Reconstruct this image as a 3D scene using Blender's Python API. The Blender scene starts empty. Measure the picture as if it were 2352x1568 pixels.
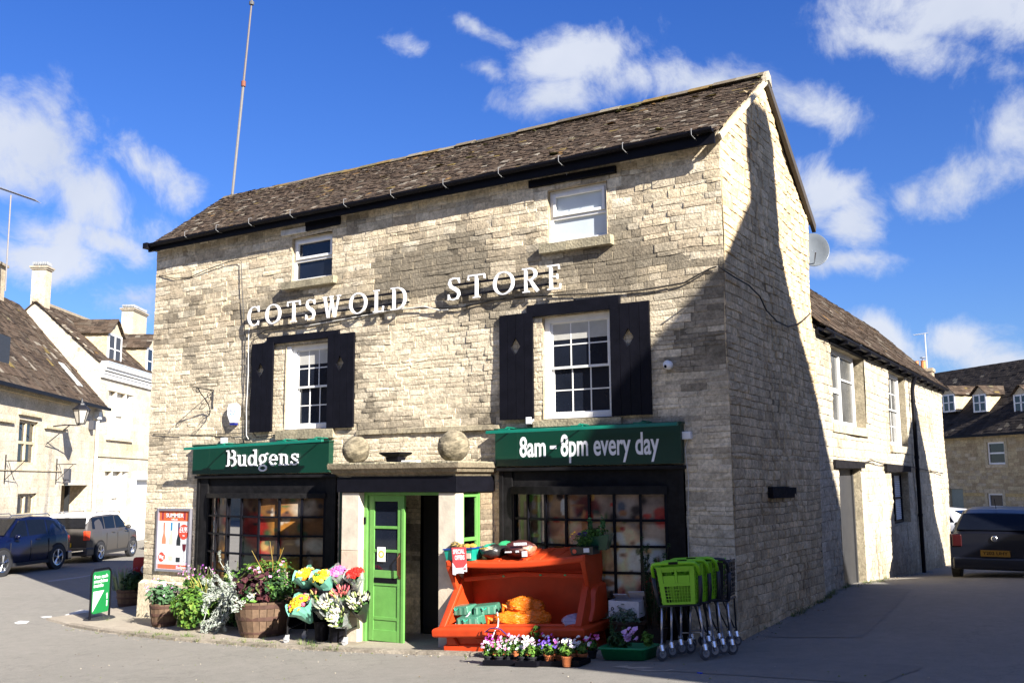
import bpy, math, random
import numpy as np
from mathutils import Vector, Matrix, noise
random.seed(7)
C = bpy.context.scene.collection
scene = bpy.context.scene
PI = math.pi
# ---------------------------------------------------------------- camera
CAM = Vector((4.2147, -12.3349, 2.05))
FPX = 2238.01                     # focal length in units of a 2352 px wide picture
RC = Matrix(((0.85267223, 0.07982267, 0.51631232), (0.52239375, -0.11625526, -0.84474226), (-0.00740556, 0.99000659, -0.14082649)))
cd = bpy.data.cameras.new('camera'); cam = bpy.data.objects.new('camera', cd); C.objects.link(cam)
cd.sensor_width = 36; cd.lens = FPX * 36 / 2352; cd.clip_end = 3000; cd.clip_start = .05
cam.matrix_world = Matrix.Translation(CAM) @ RC.to_4x4()
scene.camera = cam
scene.render.resolution_x = 1024; scene.render.resolution_y = 682
scene.view_settings.view_transform = 'Standard'; scene.view_settings.look = 'None'
scene.view_settings.exposure = 1.6; scene.view_settings.gamma = 1
# ---------------------------------------------------------------- sun and sky
SUN = Vector((-2.5, 1.0, -1.55)).normalized()
elev = math.asin(-SUN.z); azim = math.atan2(-SUN.x, -SUN.y)      # direction towards the sun
sl = bpy.data.lights.new('sun', 'SUN'); sl.energy = 5.0; sl.angle = math.radians(.5); sl.color = (1, .95, .875)
so = bpy.data.objects.new('sun', sl); C.objects.link(so); so.location = (20, -10, 20)
so.rotation_euler = SUN.to_track_quat('-Z', 'Y').to_euler()
def ray(px, py):
    return (RC @ Vector((px - 1176, -(py - 784), -FPX))).normalized()
world = bpy.data.worlds.new('World'); scene.world = world; world.use_nodes = True
nt = world.node_tree; nt.nodes.clear(); L = nt.links.new
def nd(t, tree=None, **k):
    n = (tree or nt).nodes.new(t)
    for a, b in k.items(): setattr(n, a, b)
    return n
out = nd('ShaderNodeOutputWorld'); bg = nd('ShaderNodeBackground'); L(bg.outputs[0], out.inputs[0])
bg.inputs[1].default_value = .05
sky = nd('ShaderNodeTexSky', sky_type='NISHITA'); sky.sun_disc = False
sky.sun_elevation = elev; sky.sun_rotation = azim; sky.air_density = 1.0; sky.dust_density = .25; sky.ozone_density = 3.0
hs = nd('ShaderNodeHueSaturation'); hs.inputs['Saturation'].default_value = 1.0; hs.inputs['Value'].default_value = 1.0
tc = nd('ShaderNodeTexCoord')
sxyz = nd('ShaderNodeSeparateXYZ'); L(tc.outputs['Generated'], sxyz.inputs[0])
rmp = nd('ShaderNodeValToRGB'); L(sxyz.outputs['Z'], rmp.inputs[0]); rmp.color_ramp.elements[0].position = 0; rmp.color_ramp.elements[0].color = (.56, .66, .86, 1); rmp.color_ramp.elements[1].position = .55; rmp.color_ramp.elements[1].color = (.26, .56, 1.22, 1)
e_ = rmp.color_ramp.elements.new(.2); e_.color = (.42, .64, 1.08, 1)
tint = nd('ShaderNodeMix', data_type='RGBA', blend_type='MULTIPLY'); tint.inputs[0].default_value = 1; L(sky.outputs[0], tint.inputs[6]); L(rmp.outputs[0], tint.inputs[7]); L(tint.outputs[2], hs.inputs['Color'])
def vmath(op, a, b=None, tree=None):
    n = nd('ShaderNodeVectorMath', tree, operation=op); l = (tree or nt).links.new
    if isinstance(a, (tuple, Vector)): n.inputs[0].default_value = a
    else: l(a, n.inputs[0])
    if b is not None:
        if isinstance(b, (tuple, Vector)): n.inputs[1].default_value = b
        else: l(b, n.inputs[1])
    return n
def fm(op, a, b=None, c=None, tree=None, clamp=False):
    n = nd('ShaderNodeMath', tree, operation=op); n.use_clamp = clamp; l = (tree or nt).links.new
    for i, v in enumerate((a, b, c)):
        if v is None: continue
        if isinstance(v, (int, float)): n.inputs[i].default_value = v
        else: l(v, n.inputs[i])
    return n.outputs[0]
D0 = tc.outputs['Generated']
nz = nd('ShaderNodeTexNoise'); nz.inputs['Scale'].default_value = 5; nz.inputs['Detail'].default_value = 4; L(D0, nz.inputs['Vector'])
off = vmath('SUBTRACT', nz.outputs['Color'], (.5, .5, .5)); sc = nd('ShaderNodeVectorMath', operation='SCALE'); L(off.outputs[0], sc.inputs[0]); sc.inputs['Scale'].default_value = .07
DW = vmath('ADD', D0, sc.outputs[0]).outputs[0]
fb = nd('ShaderNodeTexNoise'); fb.inputs['Scale'].default_value = 11; fb.inputs['Detail'].default_value = 12; fb.inputs['Roughness'].default_value = .64; fb.inputs['Distortion'].default_value = .35; L(DW, fb.inputs['Vector'])
BL = [(20, 330, 210, 110, 30, 1.0), (150, 430, 230, 90, 32, 1.0), (350, 380, 150, 55, 30, .95), (240, 545, 150, 48, 22, .85), (60, 590, 170, 70, 10, .9), (300, 680, 130, 45, 5, .75), (70, 520, 120, 60, 0, .7),
      (1360, 150, 190, 80, -10, 1.0), (1260, 235, 140, 60, -5, .9), (1560, 190, 260, 75, 8, .9), (1830, 240, 150, 50, 15, .62), (1110, 165, 60, 30, 20, .6),
      (2200, 10, 380, 85, 3, 1.1), (2050, 90, 240, 60, 10, .7), (1900, 455, 110, 90, 15, 1.15), (1960, 510, 100, 80, 15, 1.05), (1920, 610, 130, 42, 0, .75), (2210, 410, 150, 70, -25, .62), (2330, 300, 80, 80, 0, .6), (2110, 440, 60, 35, -30, .6),
      (2010, 800, 120, 60, 20, .95), (2190, 790, 80, 55, 0, 1.05), (2310, 820, 190, 65, 5, .95), (950, 78, 40, 30, 40, .42), (1100, 55, 90, 18, 35, .38), (1330, 700, 300, 40, 0, .5)]
best = None
for (px, py, rx, ry, tilt, s) in BL:
    c = ray(px, py); rt = RC @ Vector((1, 0, 0)); e1 = (rt - c * rt.dot(c)).normalized(); e2 = c.cross(e1) * -1
    t = math.radians(-tilt); f1 = e1 * math.cos(t) + e2 * math.sin(t); f2 = -e1 * math.sin(t) + e2 * math.cos(t)
    a = vmath('DOT_PRODUCT', DW, f1 * (FPX / rx)).outputs['Value']; b = vmath('DOT_PRODUCT', DW, f2 * (FPX / ry)).outputs['Value']
    z = vmath('DOT_PRODUCT', DW, c).outputs['Value']
    q = fm('ADD', fm('MULTIPLY', a, a), fm('MULTIPLY', b, b))
    v = fm('MULTIPLY', fm('SUBTRACT', 1, fm('POWER', q, .5)), s)
    v = fm('MULTIPLY', fm('MAXIMUM', v, -.6), fm('GREATER_THAN', z, .3))
    v = fm('SUBTRACT', v, fm('MULTIPLY', fm('LESS_THAN', z, .3), .6))
    best = v if best is None else fm('SMOOTH_MAX', best, v, .25) if False else fm('MAXIMUM', best, v)
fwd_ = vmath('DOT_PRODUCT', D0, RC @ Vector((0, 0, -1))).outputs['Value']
best = fm('MAXIMUM', best, fm('MINIMUM', fm('MULTIPLY', fm('SUBTRACT', .25, fwd_), 1.6), .22))   # unseen broken cloud added behind the camera to whiten the fill light
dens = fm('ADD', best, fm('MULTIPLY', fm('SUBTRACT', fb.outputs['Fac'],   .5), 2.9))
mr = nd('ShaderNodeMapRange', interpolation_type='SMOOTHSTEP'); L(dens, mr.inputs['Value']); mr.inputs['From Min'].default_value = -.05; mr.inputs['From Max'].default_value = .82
fb2 = nd('ShaderNodeTexNoise'); fb2.inputs['Scale'].default_value = 9; fb2.inputs['Detail'].default_value = 5; L(vmath('ADD', DW, (0.02, -.01, .03)).outputs[0], fb2.inputs['Vector'])
ccol = nd('ShaderNodeMix', data_type='RGBA'); L(fb2.outputs['Fac'], ccol.inputs[0])
ccol.inputs[6].default_value = (3.6, 4.1, 5.2, 1); ccol.inputs[7].default_value = (6.0, 6.2, 6.7, 1)
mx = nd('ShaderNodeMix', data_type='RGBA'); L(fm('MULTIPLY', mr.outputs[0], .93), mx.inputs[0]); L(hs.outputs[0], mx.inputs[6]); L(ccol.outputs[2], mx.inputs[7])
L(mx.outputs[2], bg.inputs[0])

# ---------------------------------------------------------------- materials
MATS = {}
def M(name, col=(.5, .5, .5), rough=.7, metal=0., var=.12, vs=6., bump=0., bs=40., attr=False, spec=.5, trans=0., coat=0., emit=0.):
    if name in MATS: return MATS[name]
    m = bpy.data.materials.new(name); m.use_nodes = True; t = m.node_tree; p = t.nodes['Principled BSDF']; l = t.links.new
    p.inputs['Roughness'].default_value = rough; p.inputs['Metallic'].default_value = metal
    p.inputs['Specular IOR Level'].default_value = spec; p.inputs['Transmission Weight'].default_value = trans
    p.inputs['Coat Weight'].default_value = coat
    tcn = t.nodes.new('ShaderNodeTexCoord')
    n = t.nodes.new('ShaderNodeTexNoise'); n.inputs['Scale'].default_value = vs; n.inputs['Detail'].default_value = 6; n.inputs['Roughness'].default_value = .62; l(tcn.outputs['Object'], n.inputs['Vector'])
    r = t.nodes.new('ShaderNodeMapRange'); l(n.outputs['Fac'], r.inputs['Value']); r.inputs['From Min'].default_value = .25; r.inputs['From Max'].default_value = .75
    r.inputs['To Min'].default_value = 1 - var; r.inputs['To Max'].default_value = 1 + var
    mul = t.nodes.new('ShaderNodeVectorMath'); mul.operation = 'SCALE'; l(r.outputs[0], mul.inputs['Scale'])
    if attr:
        a = t.nodes.new('ShaderNodeAttribute'); a.attribute_name = 'Col'; l(a.outputs['Color'], mul.inputs[0])
    else: mul.inputs[0].default_value = col[:3]
    l(mul.outputs[0], p.inputs['Base Color'])
    if bump:
        n2 = t.nodes.new('ShaderNodeTexNoise'); n2.inputs['Scale'].default_value = bs; n2.inputs['Detail'].default_value = 5; l(tcn.outputs['Object'], n2.inputs['Vector'])
        b = t.nodes.new('ShaderNodeBump'); b.inputs['Strength'].default_value = 1; b.inputs['Distance'].default_value = bump; l(n2.outputs['Fac'], b.inputs['Height']); l(b.outputs[0], p.inputs['Normal'])
    MATS[name] = m; return m
STONE = M('rubble_stone', rough=.93, var=.22, vs=11, bump=.010, bs=34, attr=True, spec=.15)
ASHLAR = M('pale_stone', rough=.92, var=.14, vs=3.5, bump=.004, bs=30, attr=True, spec=.15)
def dirty(m, lo, hi, s1=3.2, s2=24.):
    'soot and lichen mottling at two sizes'
    t = m.node_tree; l = t.links.new; p = t.nodes['Principled BSDF']; src = p.inputs['Base Color'].links[0].from_socket
    tcn = t.nodes.new('ShaderNodeTexCoord'); f = None
    for s, a, b, d in ((s1, lo, hi, 10), (s2, .78, 1.16, 3)):
        n = t.nodes.new('ShaderNodeTexNoise'); n.inputs['Scale'].default_value = s; n.inputs['Detail'].default_value = d; n.inputs['Roughness'].default_value = .74; l(tcn.outputs['Object'], n.inputs['Vector'])
        r = t.nodes.new('ShaderNodeMapRange'); r.inputs['From Min'].default_value = .36; r.inputs['From Max'].default_value = .60; r.inputs['To Min'].default_value = a; r.inputs['To Max'].default_value = b; l(n.outputs['Fac'], r.inputs['Value'])
        f = r.outputs[0] if f is None else fm('MULTIPLY', f, r.outputs[0], tree=t)
    v = t.nodes.new('ShaderNodeVectorMath'); v.operation = 'SCALE'; l(src, v.inputs[0]); l(f, v.inputs['Scale']); l(v.outputs[0], p.inputs['Base Color'])
dirty(STONE, .74, 1.10); dirty(ASHLAR, .80, 1.05, 1.2, 14.)
ROOF = M('stone_slates', rough=.95, var=.3, vs=14, bump=.008, bs=30, attr=True, spec=.1)
BLACK = M('black_paint', (.005, .005, .008), .5, var=.35, vs=7, bump=.002, bs=25, spec=.12)
BLACKW = M('worn_black_paint', (.009, .0085, .009), .55, var=.7, vs=9, bump=.003, bs=30, spec=.15)
WHITE = M('white_paint', (.74, .73, .70), .45, var=.1, vs=9)
WHITEP = M('white_plastic', (.78, .78, .78), .4, var=.03)
GLASS = M('window_glass', (.010, .013, .022), .04, var=.35, vs=1.5, spec=.5)
GREENS = M('dark_green_sign', (.0013, .033, .019), .35, var=.08, vs=3)
GREENP = M('lime_green_paint', (.12, .31, .07), .4, var=.14, vs=7, bump=.001)
VC = M('coloured_matt', rough=.65, var=.14, vs=18, attr=True, spec=.25)
VCS = M('coloured_gloss', rough=.32, var=.08, vs=12, attr=True)
LEAF = M('leaves', rough=.6, var=.2, vs=20, attr=True, spec=.25)
ORANGE = M('orange_plastic', (.50, .050, .010), .45, var=.18, vs=5, bump=.001, bs=60, spec=.35)
METAL = M('galvanised_metal', (.55, .57, .60), .32, .85, var=.15)
DMETAL = M('black_metal', (.012, .012, .014), .45, .2, var=.2)
TIMBER = M('dark_timber', (.012, .011, .012), .8, spec=.1, var=.6, vs=10, bump=.006, bs=22)
RUBBER = M('rubber', (.018, .018, .02), .75)
CHROME = M('bright_metal', (.72, .73, .75), .22, 1., var=.05)
# ---------------------------------------------------------------- object helpers
def thing(name, label, cat, loc=(0, 0, 0), rz=0., group=None, tilt=0., kind=None):
    o = bpy.data.objects.new(name, None); C.objects.link(o); o.empty_display_size = .2
    o.rotation_mode = 'XYZ'; o.location = loc; o.rotation_euler = (0, tilt, rz)
    o['label'] = label; o['category'] = cat
    if group: o['group'] = group
    return o
def tag(o, label, cat, group=None):
    o['label'] = label; o['category'] = cat
    if group: o['group'] = group
    return o
class MB:
    def __init__(s): s.v = []; s.f = []; s.c = []; s.X = None; s.col = (.5, .5, .5)
    def add(s, vs, fs, col=None):
        o = len(s.v); col = col or s.col
        for p in vs:
            p = Vector(p)
            s.v.append(s.X @ p if s.X is not None else p); s.c.append(col)
        for f in fs: s.f.append(tuple(i + o for i in f))
        return s
    def box(s, a, b, col=None):
        (x0, y0, z0), (x1, y1, z1) = a, b
        x0, x1 = min(x0, x1), max(x0, x1); y0, y1 = min(y0, y1), max(y0, y1); z0, z1 = min(z0, z1), max(z0, z1)
        return s.add([(x0, y0, z0), (x1, y0, z0), (x1, y1, z0), (x0, y1, z0), (x0, y0, z1), (x1, y0, z1), (x1, y1, z1), (x0, y1, z1)],
                     [(0, 3, 2, 1), (4, 5, 6, 7), (0, 1, 5, 4), (1, 2, 6, 5), (2, 3, 7, 6), (3, 0, 4, 7)], col)
    def prism(s, poly, ax, t0, t1, col=None):
        # poly: 2-D points, extruded along axis ax (0,1,2) between t0 and t1
        def P(p, t):
            return {0: (t, p[0], p[1]), 1: (p[0], t, p[1]), 2: (p[0], p[1], t)}[ax]
        n = len(poly); vs = [P(p, t0) for p in poly] + [P(p, t1) for p in poly]
        return s.add(vs, [tuple(range(n))[::-1], tuple(range(n, 2 * n))] + [(i, (i + 1) % n, (i + 1) % n + n, i + n) for i in range(n)], col)
    def hexa(s, b4, t4, col=None):
        return s.add(list(b4) + list(t4), [(0, 3, 2, 1), (4, 5, 6, 7), (0, 1, 5, 4), (1, 2, 6, 5), (2, 3, 7, 6), (3, 0, 4, 7)], col)
    def tube(s, pts, r, n=8, col=None, cap=True):
        pts = [Vector(p) for p in pts]; rs = r if isinstance(r, (list, tuple)) else [r] * len(pts)
        vs = []; up = None
        for i, p in enumerate(pts):
            d = (pts[min(i + 1, len(pts) - 1)] - pts[max(i - 1, 0)]).normalized()
            if up is None: up = Vector((0, 0, 1)) if abs(d.z) < .9 else Vector((1, 0, 0))
            u = (up - d * up.dot(d)).normalized(); w = d.cross(u); up = u
            for k in range(n):
                a = 2 * PI * k / n; vs.append(p + (u * math.cos(a) + w * math.sin(a)) * rs[i])
        fs = [(i * n + k, i * n + (k + 1) % n, (i + 1) * n + (k + 1) % n, (i + 1) * n + k) for i in range(len(pts) - 1) for k in range(n)]
        if cap: fs += [tuple(range(n))[::-1], tuple(range((len(pts) - 1) * n, len(pts) * n))]
        return s.add(vs, fs, col)
    def lathe(s, prof, c=(0, 0, 0), n=20, axis=2, col=None, sx=1, sy=1):
        vs = []
        for (r, h) in prof:
            for k in range(n):
                a = 2 * PI * k / n; x, y = r * math.cos(a) * sx, r * math.sin(a) * sy
                p = {2: (x, y, h), 1: (x, h, y), 0: (h, x, y)}[axis]
                vs.append((p[0] + c[0], p[1] + c[1], p[2] + c[2]))
        m = len(prof)
        fs = [(i * n + k, i * n + (k + 1) % n, (i + 1) * n + (k + 1) % n, (i + 1) * n + k) for i in range(m - 1) for k in range(n)]
        fs += [tuple(range(n))[::-1], tuple(range((m - 1) * n, m * n))]
        return s.add(vs, fs, col)
    def ball(s, c, r, n=8, m=6, col=None, jit=0.):
        rx, ry, rz = r if isinstance(r, (tuple, list)) else (r, r, r)
        vs = [(c[0], c[1], c[2] - rz)]
        for i in range(1, m):
            t = -PI / 2 + PI * i / m
            for k in range(n):
                a = 2 * PI * k / n + (i % 2) * .3; j = 1 + random.uniform(-jit, jit)
                vs.append((c[0] + rx * j * math.cos(t) * math.cos(a), c[1] + ry * j * math.cos(t) * math.sin(a), c[2] + rz * j * math.sin(t)))
        vs.append((c[0], c[1], c[2] + rz)); e = len(vs) - 1
        fs = [(0, 1 + (k + 1) % n, 1 + k) for k in range(n)]
        for i in range(m - 2): fs += [(1 + i * n + k, 1 + i * n + (k + 1) % n, 1 + (i + 1) * n + (k + 1) % n, 1 + (i + 1) * n + k) for k in range(n)]
        fs += [(e, 1 + (m - 2) * n + k, 1 + (m - 2) * n + (k + 1) % n) for k in range(n)]
        return s.add(vs, fs, col)
    def build(s, name, mat, parent=None, smooth=False, bevel=0., seg=2):
        me = bpy.data.meshes.new(name); me.from_pydata([tuple(p) for p in s.v], [], s.f); me.validate()
        if len(me.vertices) == len(s.c):
            ca = me.color_attributes.new('Col', 'FLOAT_COLOR', 'POINT')
            ca.data.foreach_set('color', np.array([(c[0], c[1], c[2], 1) for c in s.c], dtype=np.float32).ravel())
        me.materials.append(mat); me.update()
        import bmesh
        bm = bmesh.new(); bm.from_mesh(me); bmesh.ops.recalc_face_normals(bm, faces=bm.faces); bm.to_mesh(me); bm.free()
        if smooth: me.polygons.foreach_set('use_smooth', [True] * len(me.polygons))
        o = bpy.data.objects.new(name, me); C.objects.link(o)
        if parent is not None: o.parent = parent
        if bevel:
            b = o.modifiers.new('bevel', 'BEVEL'); b.width = bevel; b.segments = seg; b.limit_method = 'ANGLE'; b.angle_limit = .6
            me.polygons.foreach_set('use_smooth', [True] * len(me.polygons))
            w = o.modifiers.new('wn', 'WEIGHTED_NORMAL')
        return o
def dup(root, loc, rz=None, label=None, tilt=None):
    r = root.copy(); C.objects.link(r); r.location = loc
    if rz is not None: r.rotation_euler = (0, r.rotation_euler[1] if tilt is None else tilt, rz)
    if label: r['label'] = label
    for ch in list(root.children):
        c = ch.copy(); C.objects.link(c); c.parent = r
        for g in ch.children:
            d = g.copy(); C.objects.link(d); d.parent = c
    return r
class Fr:
    'upright frame: a along the wall (to the right seen from outside), b into the wall, c up'
    def __init__(s, o, ang):
        s.o = Vector(o); s.ang = ang; s.M = Matrix.Translation(s.o) @ Matrix.Rotation(ang, 4, 'Z'); s.I = s.M.inverted()
    def px(s, x, y, b=0.):
        q = s.I @ CAM; d = s.I.to_3x3() @ ray(x, y); t = (b - q.y) / d.y; p = q + d * t
        return p.x, p.z
    def rect(s, xl, xr, yt, yb, b=0.):
        xm, ym = (xl + xr) / 2, (yt + yb) / 2
        return s.px(xl, ym, b)[0], s.px(xr, ym, b)[0], s.px(xm, yb, b)[1], s.px(xm, yt, b)[1]
FRONT = Fr((0, 0, 0), 0.); SIDE = Fr((0, 0, 0), PI / 2)
# ---------------------------------------------------------------- ground heights
GC = [(0, 0, 0), (0, 1.15, .03), (0, 3.15, .06), (0, 5.3, .14), (0, 7, .09), (0, 10.5, -.08), (0, 13.3, -.24), (0, 19, -.45),
      (0, -1.3, 0), (-1, -1, -.08), (-2, -1, -.15), (-3, -1, -.21), (-4, -1, -.26), (-5, -1, -.30), (-6.5, -1, -.34), (-8.5, -1, -.39), (-11.4, -.5, -.45), (1.2, -.5, .08), (2.5, 0, .15), (4, 0, .25), (4, -5, .32),
      (4.2, -12.3, .45), (0, -6, .08), (-4, -6, -.18), (-9, -6, -.38), (-11.4, -4, -.45), (2, 5, .18), (2.2, 9.5, .10), (3, 14, -.1), (4.5, 6, .2), (4, 12, 0), (2, 20, -.5), (-16, 2, -.45), (-22, 5, -.45), (-24, 9, -.47), (-30, 12, -.5),
      (-20, -6, -.45), (-25, -12, -.45), (10, -8, .7), (10, 4, .5), (8, 20, -.2), (-40, 30, -.6), (-3, 45, -.6), (20, 40, -.4)]
GP = np.array(GC, float); GS = 12.
def _k(r): return np.sqrt(r * r + .3)          # multiquadric
_A = _k(np.linalg.norm(GP[:, None, :2] - GP[None, :, :2], axis=2)) + np.eye(len(GP)) * -.02
_P = np.hstack([np.ones((len(GP), 1)), GP[:, :2]])
_S = np.block([[_A, _P], [_P.T, np.zeros((3, 3))]])
_W = np.linalg.solve(_S, np.concatenate([GP[:, 2], [0, 0, 0]]))
def gz(x, y):
    r = np.hypot(GP[:, 0] - x, GP[:, 1] - y)
    z = float(_k(r) @ _W[:-3] + _W[-3] + _W[-2] * x + _W[-1] * y)
    R = math.hypot(x + 8, y - 4); w = min(max((R - 26) / 20, 0), 1)
    return z * (1 - w) + -.55 * w
def gp(px, py, dz=0.):
    'point of the ground seen at a picture position'
    d = ray(px, py); t = 5.; 
    for i in range(400):
        p = CAM + d * t
        if p.z <= gz(p.x, p.y) + dz: break
        t += .15
    lo, hi = t - .15, t
    for i in range(20):
        m = (lo + hi) / 2; p = CAM + d * m
        if p.z <= gz(p.x, p.y) + dz: hi = m
        else: lo = m
    return CAM + d * hi
def at(px, py, dist):
    d = ray(px, py); f = RC @ Vector((0, 0, -1)); return CAM + d * (dist / d.dot(f))
def on(o, kind='structure'): o['kind'] = kind; return o
xs = np.concatenate([[-900, -400, -200, -110, -70, -50], np.arange(-42, -14, 1.), np.arange(-14, 8, .4), np.arange(8, 20, 1.), [25, 35, 60, 110, 200, 400, 900]])
ys = np.concatenate([[-900, -400, -150, -60, -30, -20], np.arange(-15, -4, .8), np.arange(-4, 12, .4), np.arange(12, 50, 1.5), [60, 90, 150, 400, 900]])
g = MB(); nx = len(xs)
for y in ys:
    for x in xs: g.v.append(Vector((x, y, gz(x, y)))); g.c.append((.5, .5, .5))
g.f = [(j * nx + i, j * nx + i + 1, (j + 1) * nx + i + 1, (j + 1) * nx + i) for j in range(len(ys) - 1) for i in range(nx - 1)]
def asphalt(name, c1, c2, fine=220, seams=True):
    m = bpy.data.materials.new(name); m.use_nodes = True; t = m.node_tree; p = t.nodes['Principled BSDF']; l = t.links.new
    p.inputs['Roughness'].default_value = .88; p.inputs['Specular IOR Level'].default_value = .25
    tcn = t.nodes.new('ShaderNodeTexCoord'); O = tcn.outputs['Object']
    def N(s, d=5, r=.6):
        n = t.nodes.new('ShaderNodeTexNoise'); n.inputs['Scale'].default_value = s; n.inputs['Detail'].default_value = d; n.inputs['Roughness'].default_value = r; l(O, n.inputs['Vector']); return n.outputs['Fac']
    mixc = t.nodes.new('ShaderNodeMix'); mixc.data_type = 'RGBA'; l(fm('MULTIPLY_ADD', N(.55), 2.2, -.6, tree=t, clamp=True), mixc.inputs[0]); mixc.inputs[6].default_value = (*c1, 1); mixc.inputs[7].default_value = (*c2, 1)
    v = fm('ADD', fm('MULTIPLY', N(fine, 2, .7), 1.5, tree=t), fm('ADD', fm('MULTIPLY_ADD', N(5, 8, .7), .55, -.32, tree=t), fm('MULTIPLY', N(46, 3, .8), .62, tree=t), tree=t), tree=t)
    vo = t.nodes.new('ShaderNodeTexVoronoi'); vo.feature = 'DISTANCE_TO_EDGE'; vo.inputs['Scale'].default_value = .45
    nn = t.nodes.new('ShaderNodeTexNoise'); nn.inputs['Scale'].default_value = 1.3; nn.inputs['Detail'].default_value = 4; l(O, nn.inputs['Vector'])
    l(vmath('ADD', O, nn.outputs['Color'], tree=t).outputs[0], vo.inputs['Vector'])
    crack = fm('MULTIPLY_ADD', fm('LESS_THAN', vo.outputs['Distance'], .004, tree=t), -.12 if seams else 0., 1, tree=t)
    s = t.nodes.new('ShaderNodeVectorMath'); s.operation = 'SCALE'; l(mixc.outputs[2], s.inputs[0]); l(fm('MULTIPLY', v, crack, tree=t), s.inputs['Scale'])
    l(s.outputs[0], p.inputs['Base Color'])
    b = t.nodes.new('ShaderNodeBump'); b.inputs['Distance'].default_value = .006; b.inputs['Strength'].default_value = .8; l(N(fine * .6, 3), b.inputs['Height']); l(b.outputs[0], p.inputs['Normal'])
    return m
ASPH = asphalt('asphalt', (.228, .212, .183), (.20, .187, .160))
PAVE = asphalt('old_paving', (.36, .31, .24), (.24, .21, .165), fine=120)
on(g.build('road', ASPH, smooth=True))
# ---------------------------------------------------------------- stone walls
def rint(a, b): return random.uniform(a, b)
CREAM = [(.62, .525, .375), (.58, .49, .35), (.66, .575, .425), (.53, .435, .30), (.60, .51, .365), (.48, .395, .275), (.62, .515, .35)]
def lerp3(a, b, t): return tuple(a[i] * (1 - t) + b[i] * t for i in range(3))
def front_stain(a, c):
    n = noise.noise(Vector((a * .7, c * 1.1, 3.1))) + .5 * noise.noise(Vector((a * 2.1, c * 2.6, 7.7))) + .3 * noise.noise(Vector((a * 6, c * 6, 1.7)))
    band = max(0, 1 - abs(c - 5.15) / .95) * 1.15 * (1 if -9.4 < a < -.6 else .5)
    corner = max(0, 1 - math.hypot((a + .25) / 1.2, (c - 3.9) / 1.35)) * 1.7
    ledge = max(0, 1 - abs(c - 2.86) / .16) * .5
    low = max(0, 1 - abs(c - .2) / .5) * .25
    patch = max(0, 1 - math.hypot((a + 4.9) / 1.7, (c - 5.4) / .7)) * .7 + max(0, 1 - math.hypot((a + 9.3) / .9, (c - 5.2) / 1.1)) * .7 + max(0, 1 - math.hypot((a + 1.1) / .9, (c - 5.4) / .6)) * .45
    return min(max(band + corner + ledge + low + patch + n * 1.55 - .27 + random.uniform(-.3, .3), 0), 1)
def front_col(a, c):
    t = front_stain(a, c); b = random.choice(CREAM)
    if c < 4.6: b = lerp3(b, (.68, .585, .425), .5)
    k = random.uniform(.86, 1.12); b = tuple(x * k for x in b)
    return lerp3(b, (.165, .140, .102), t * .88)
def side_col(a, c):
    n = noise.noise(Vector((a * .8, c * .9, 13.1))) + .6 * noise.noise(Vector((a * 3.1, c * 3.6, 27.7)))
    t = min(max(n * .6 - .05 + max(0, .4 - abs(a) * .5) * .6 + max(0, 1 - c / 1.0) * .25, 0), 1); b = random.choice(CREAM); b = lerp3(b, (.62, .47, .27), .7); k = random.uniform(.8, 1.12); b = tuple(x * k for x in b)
    return lerp3(b, (.25, .19, .12), t * .75)
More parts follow.
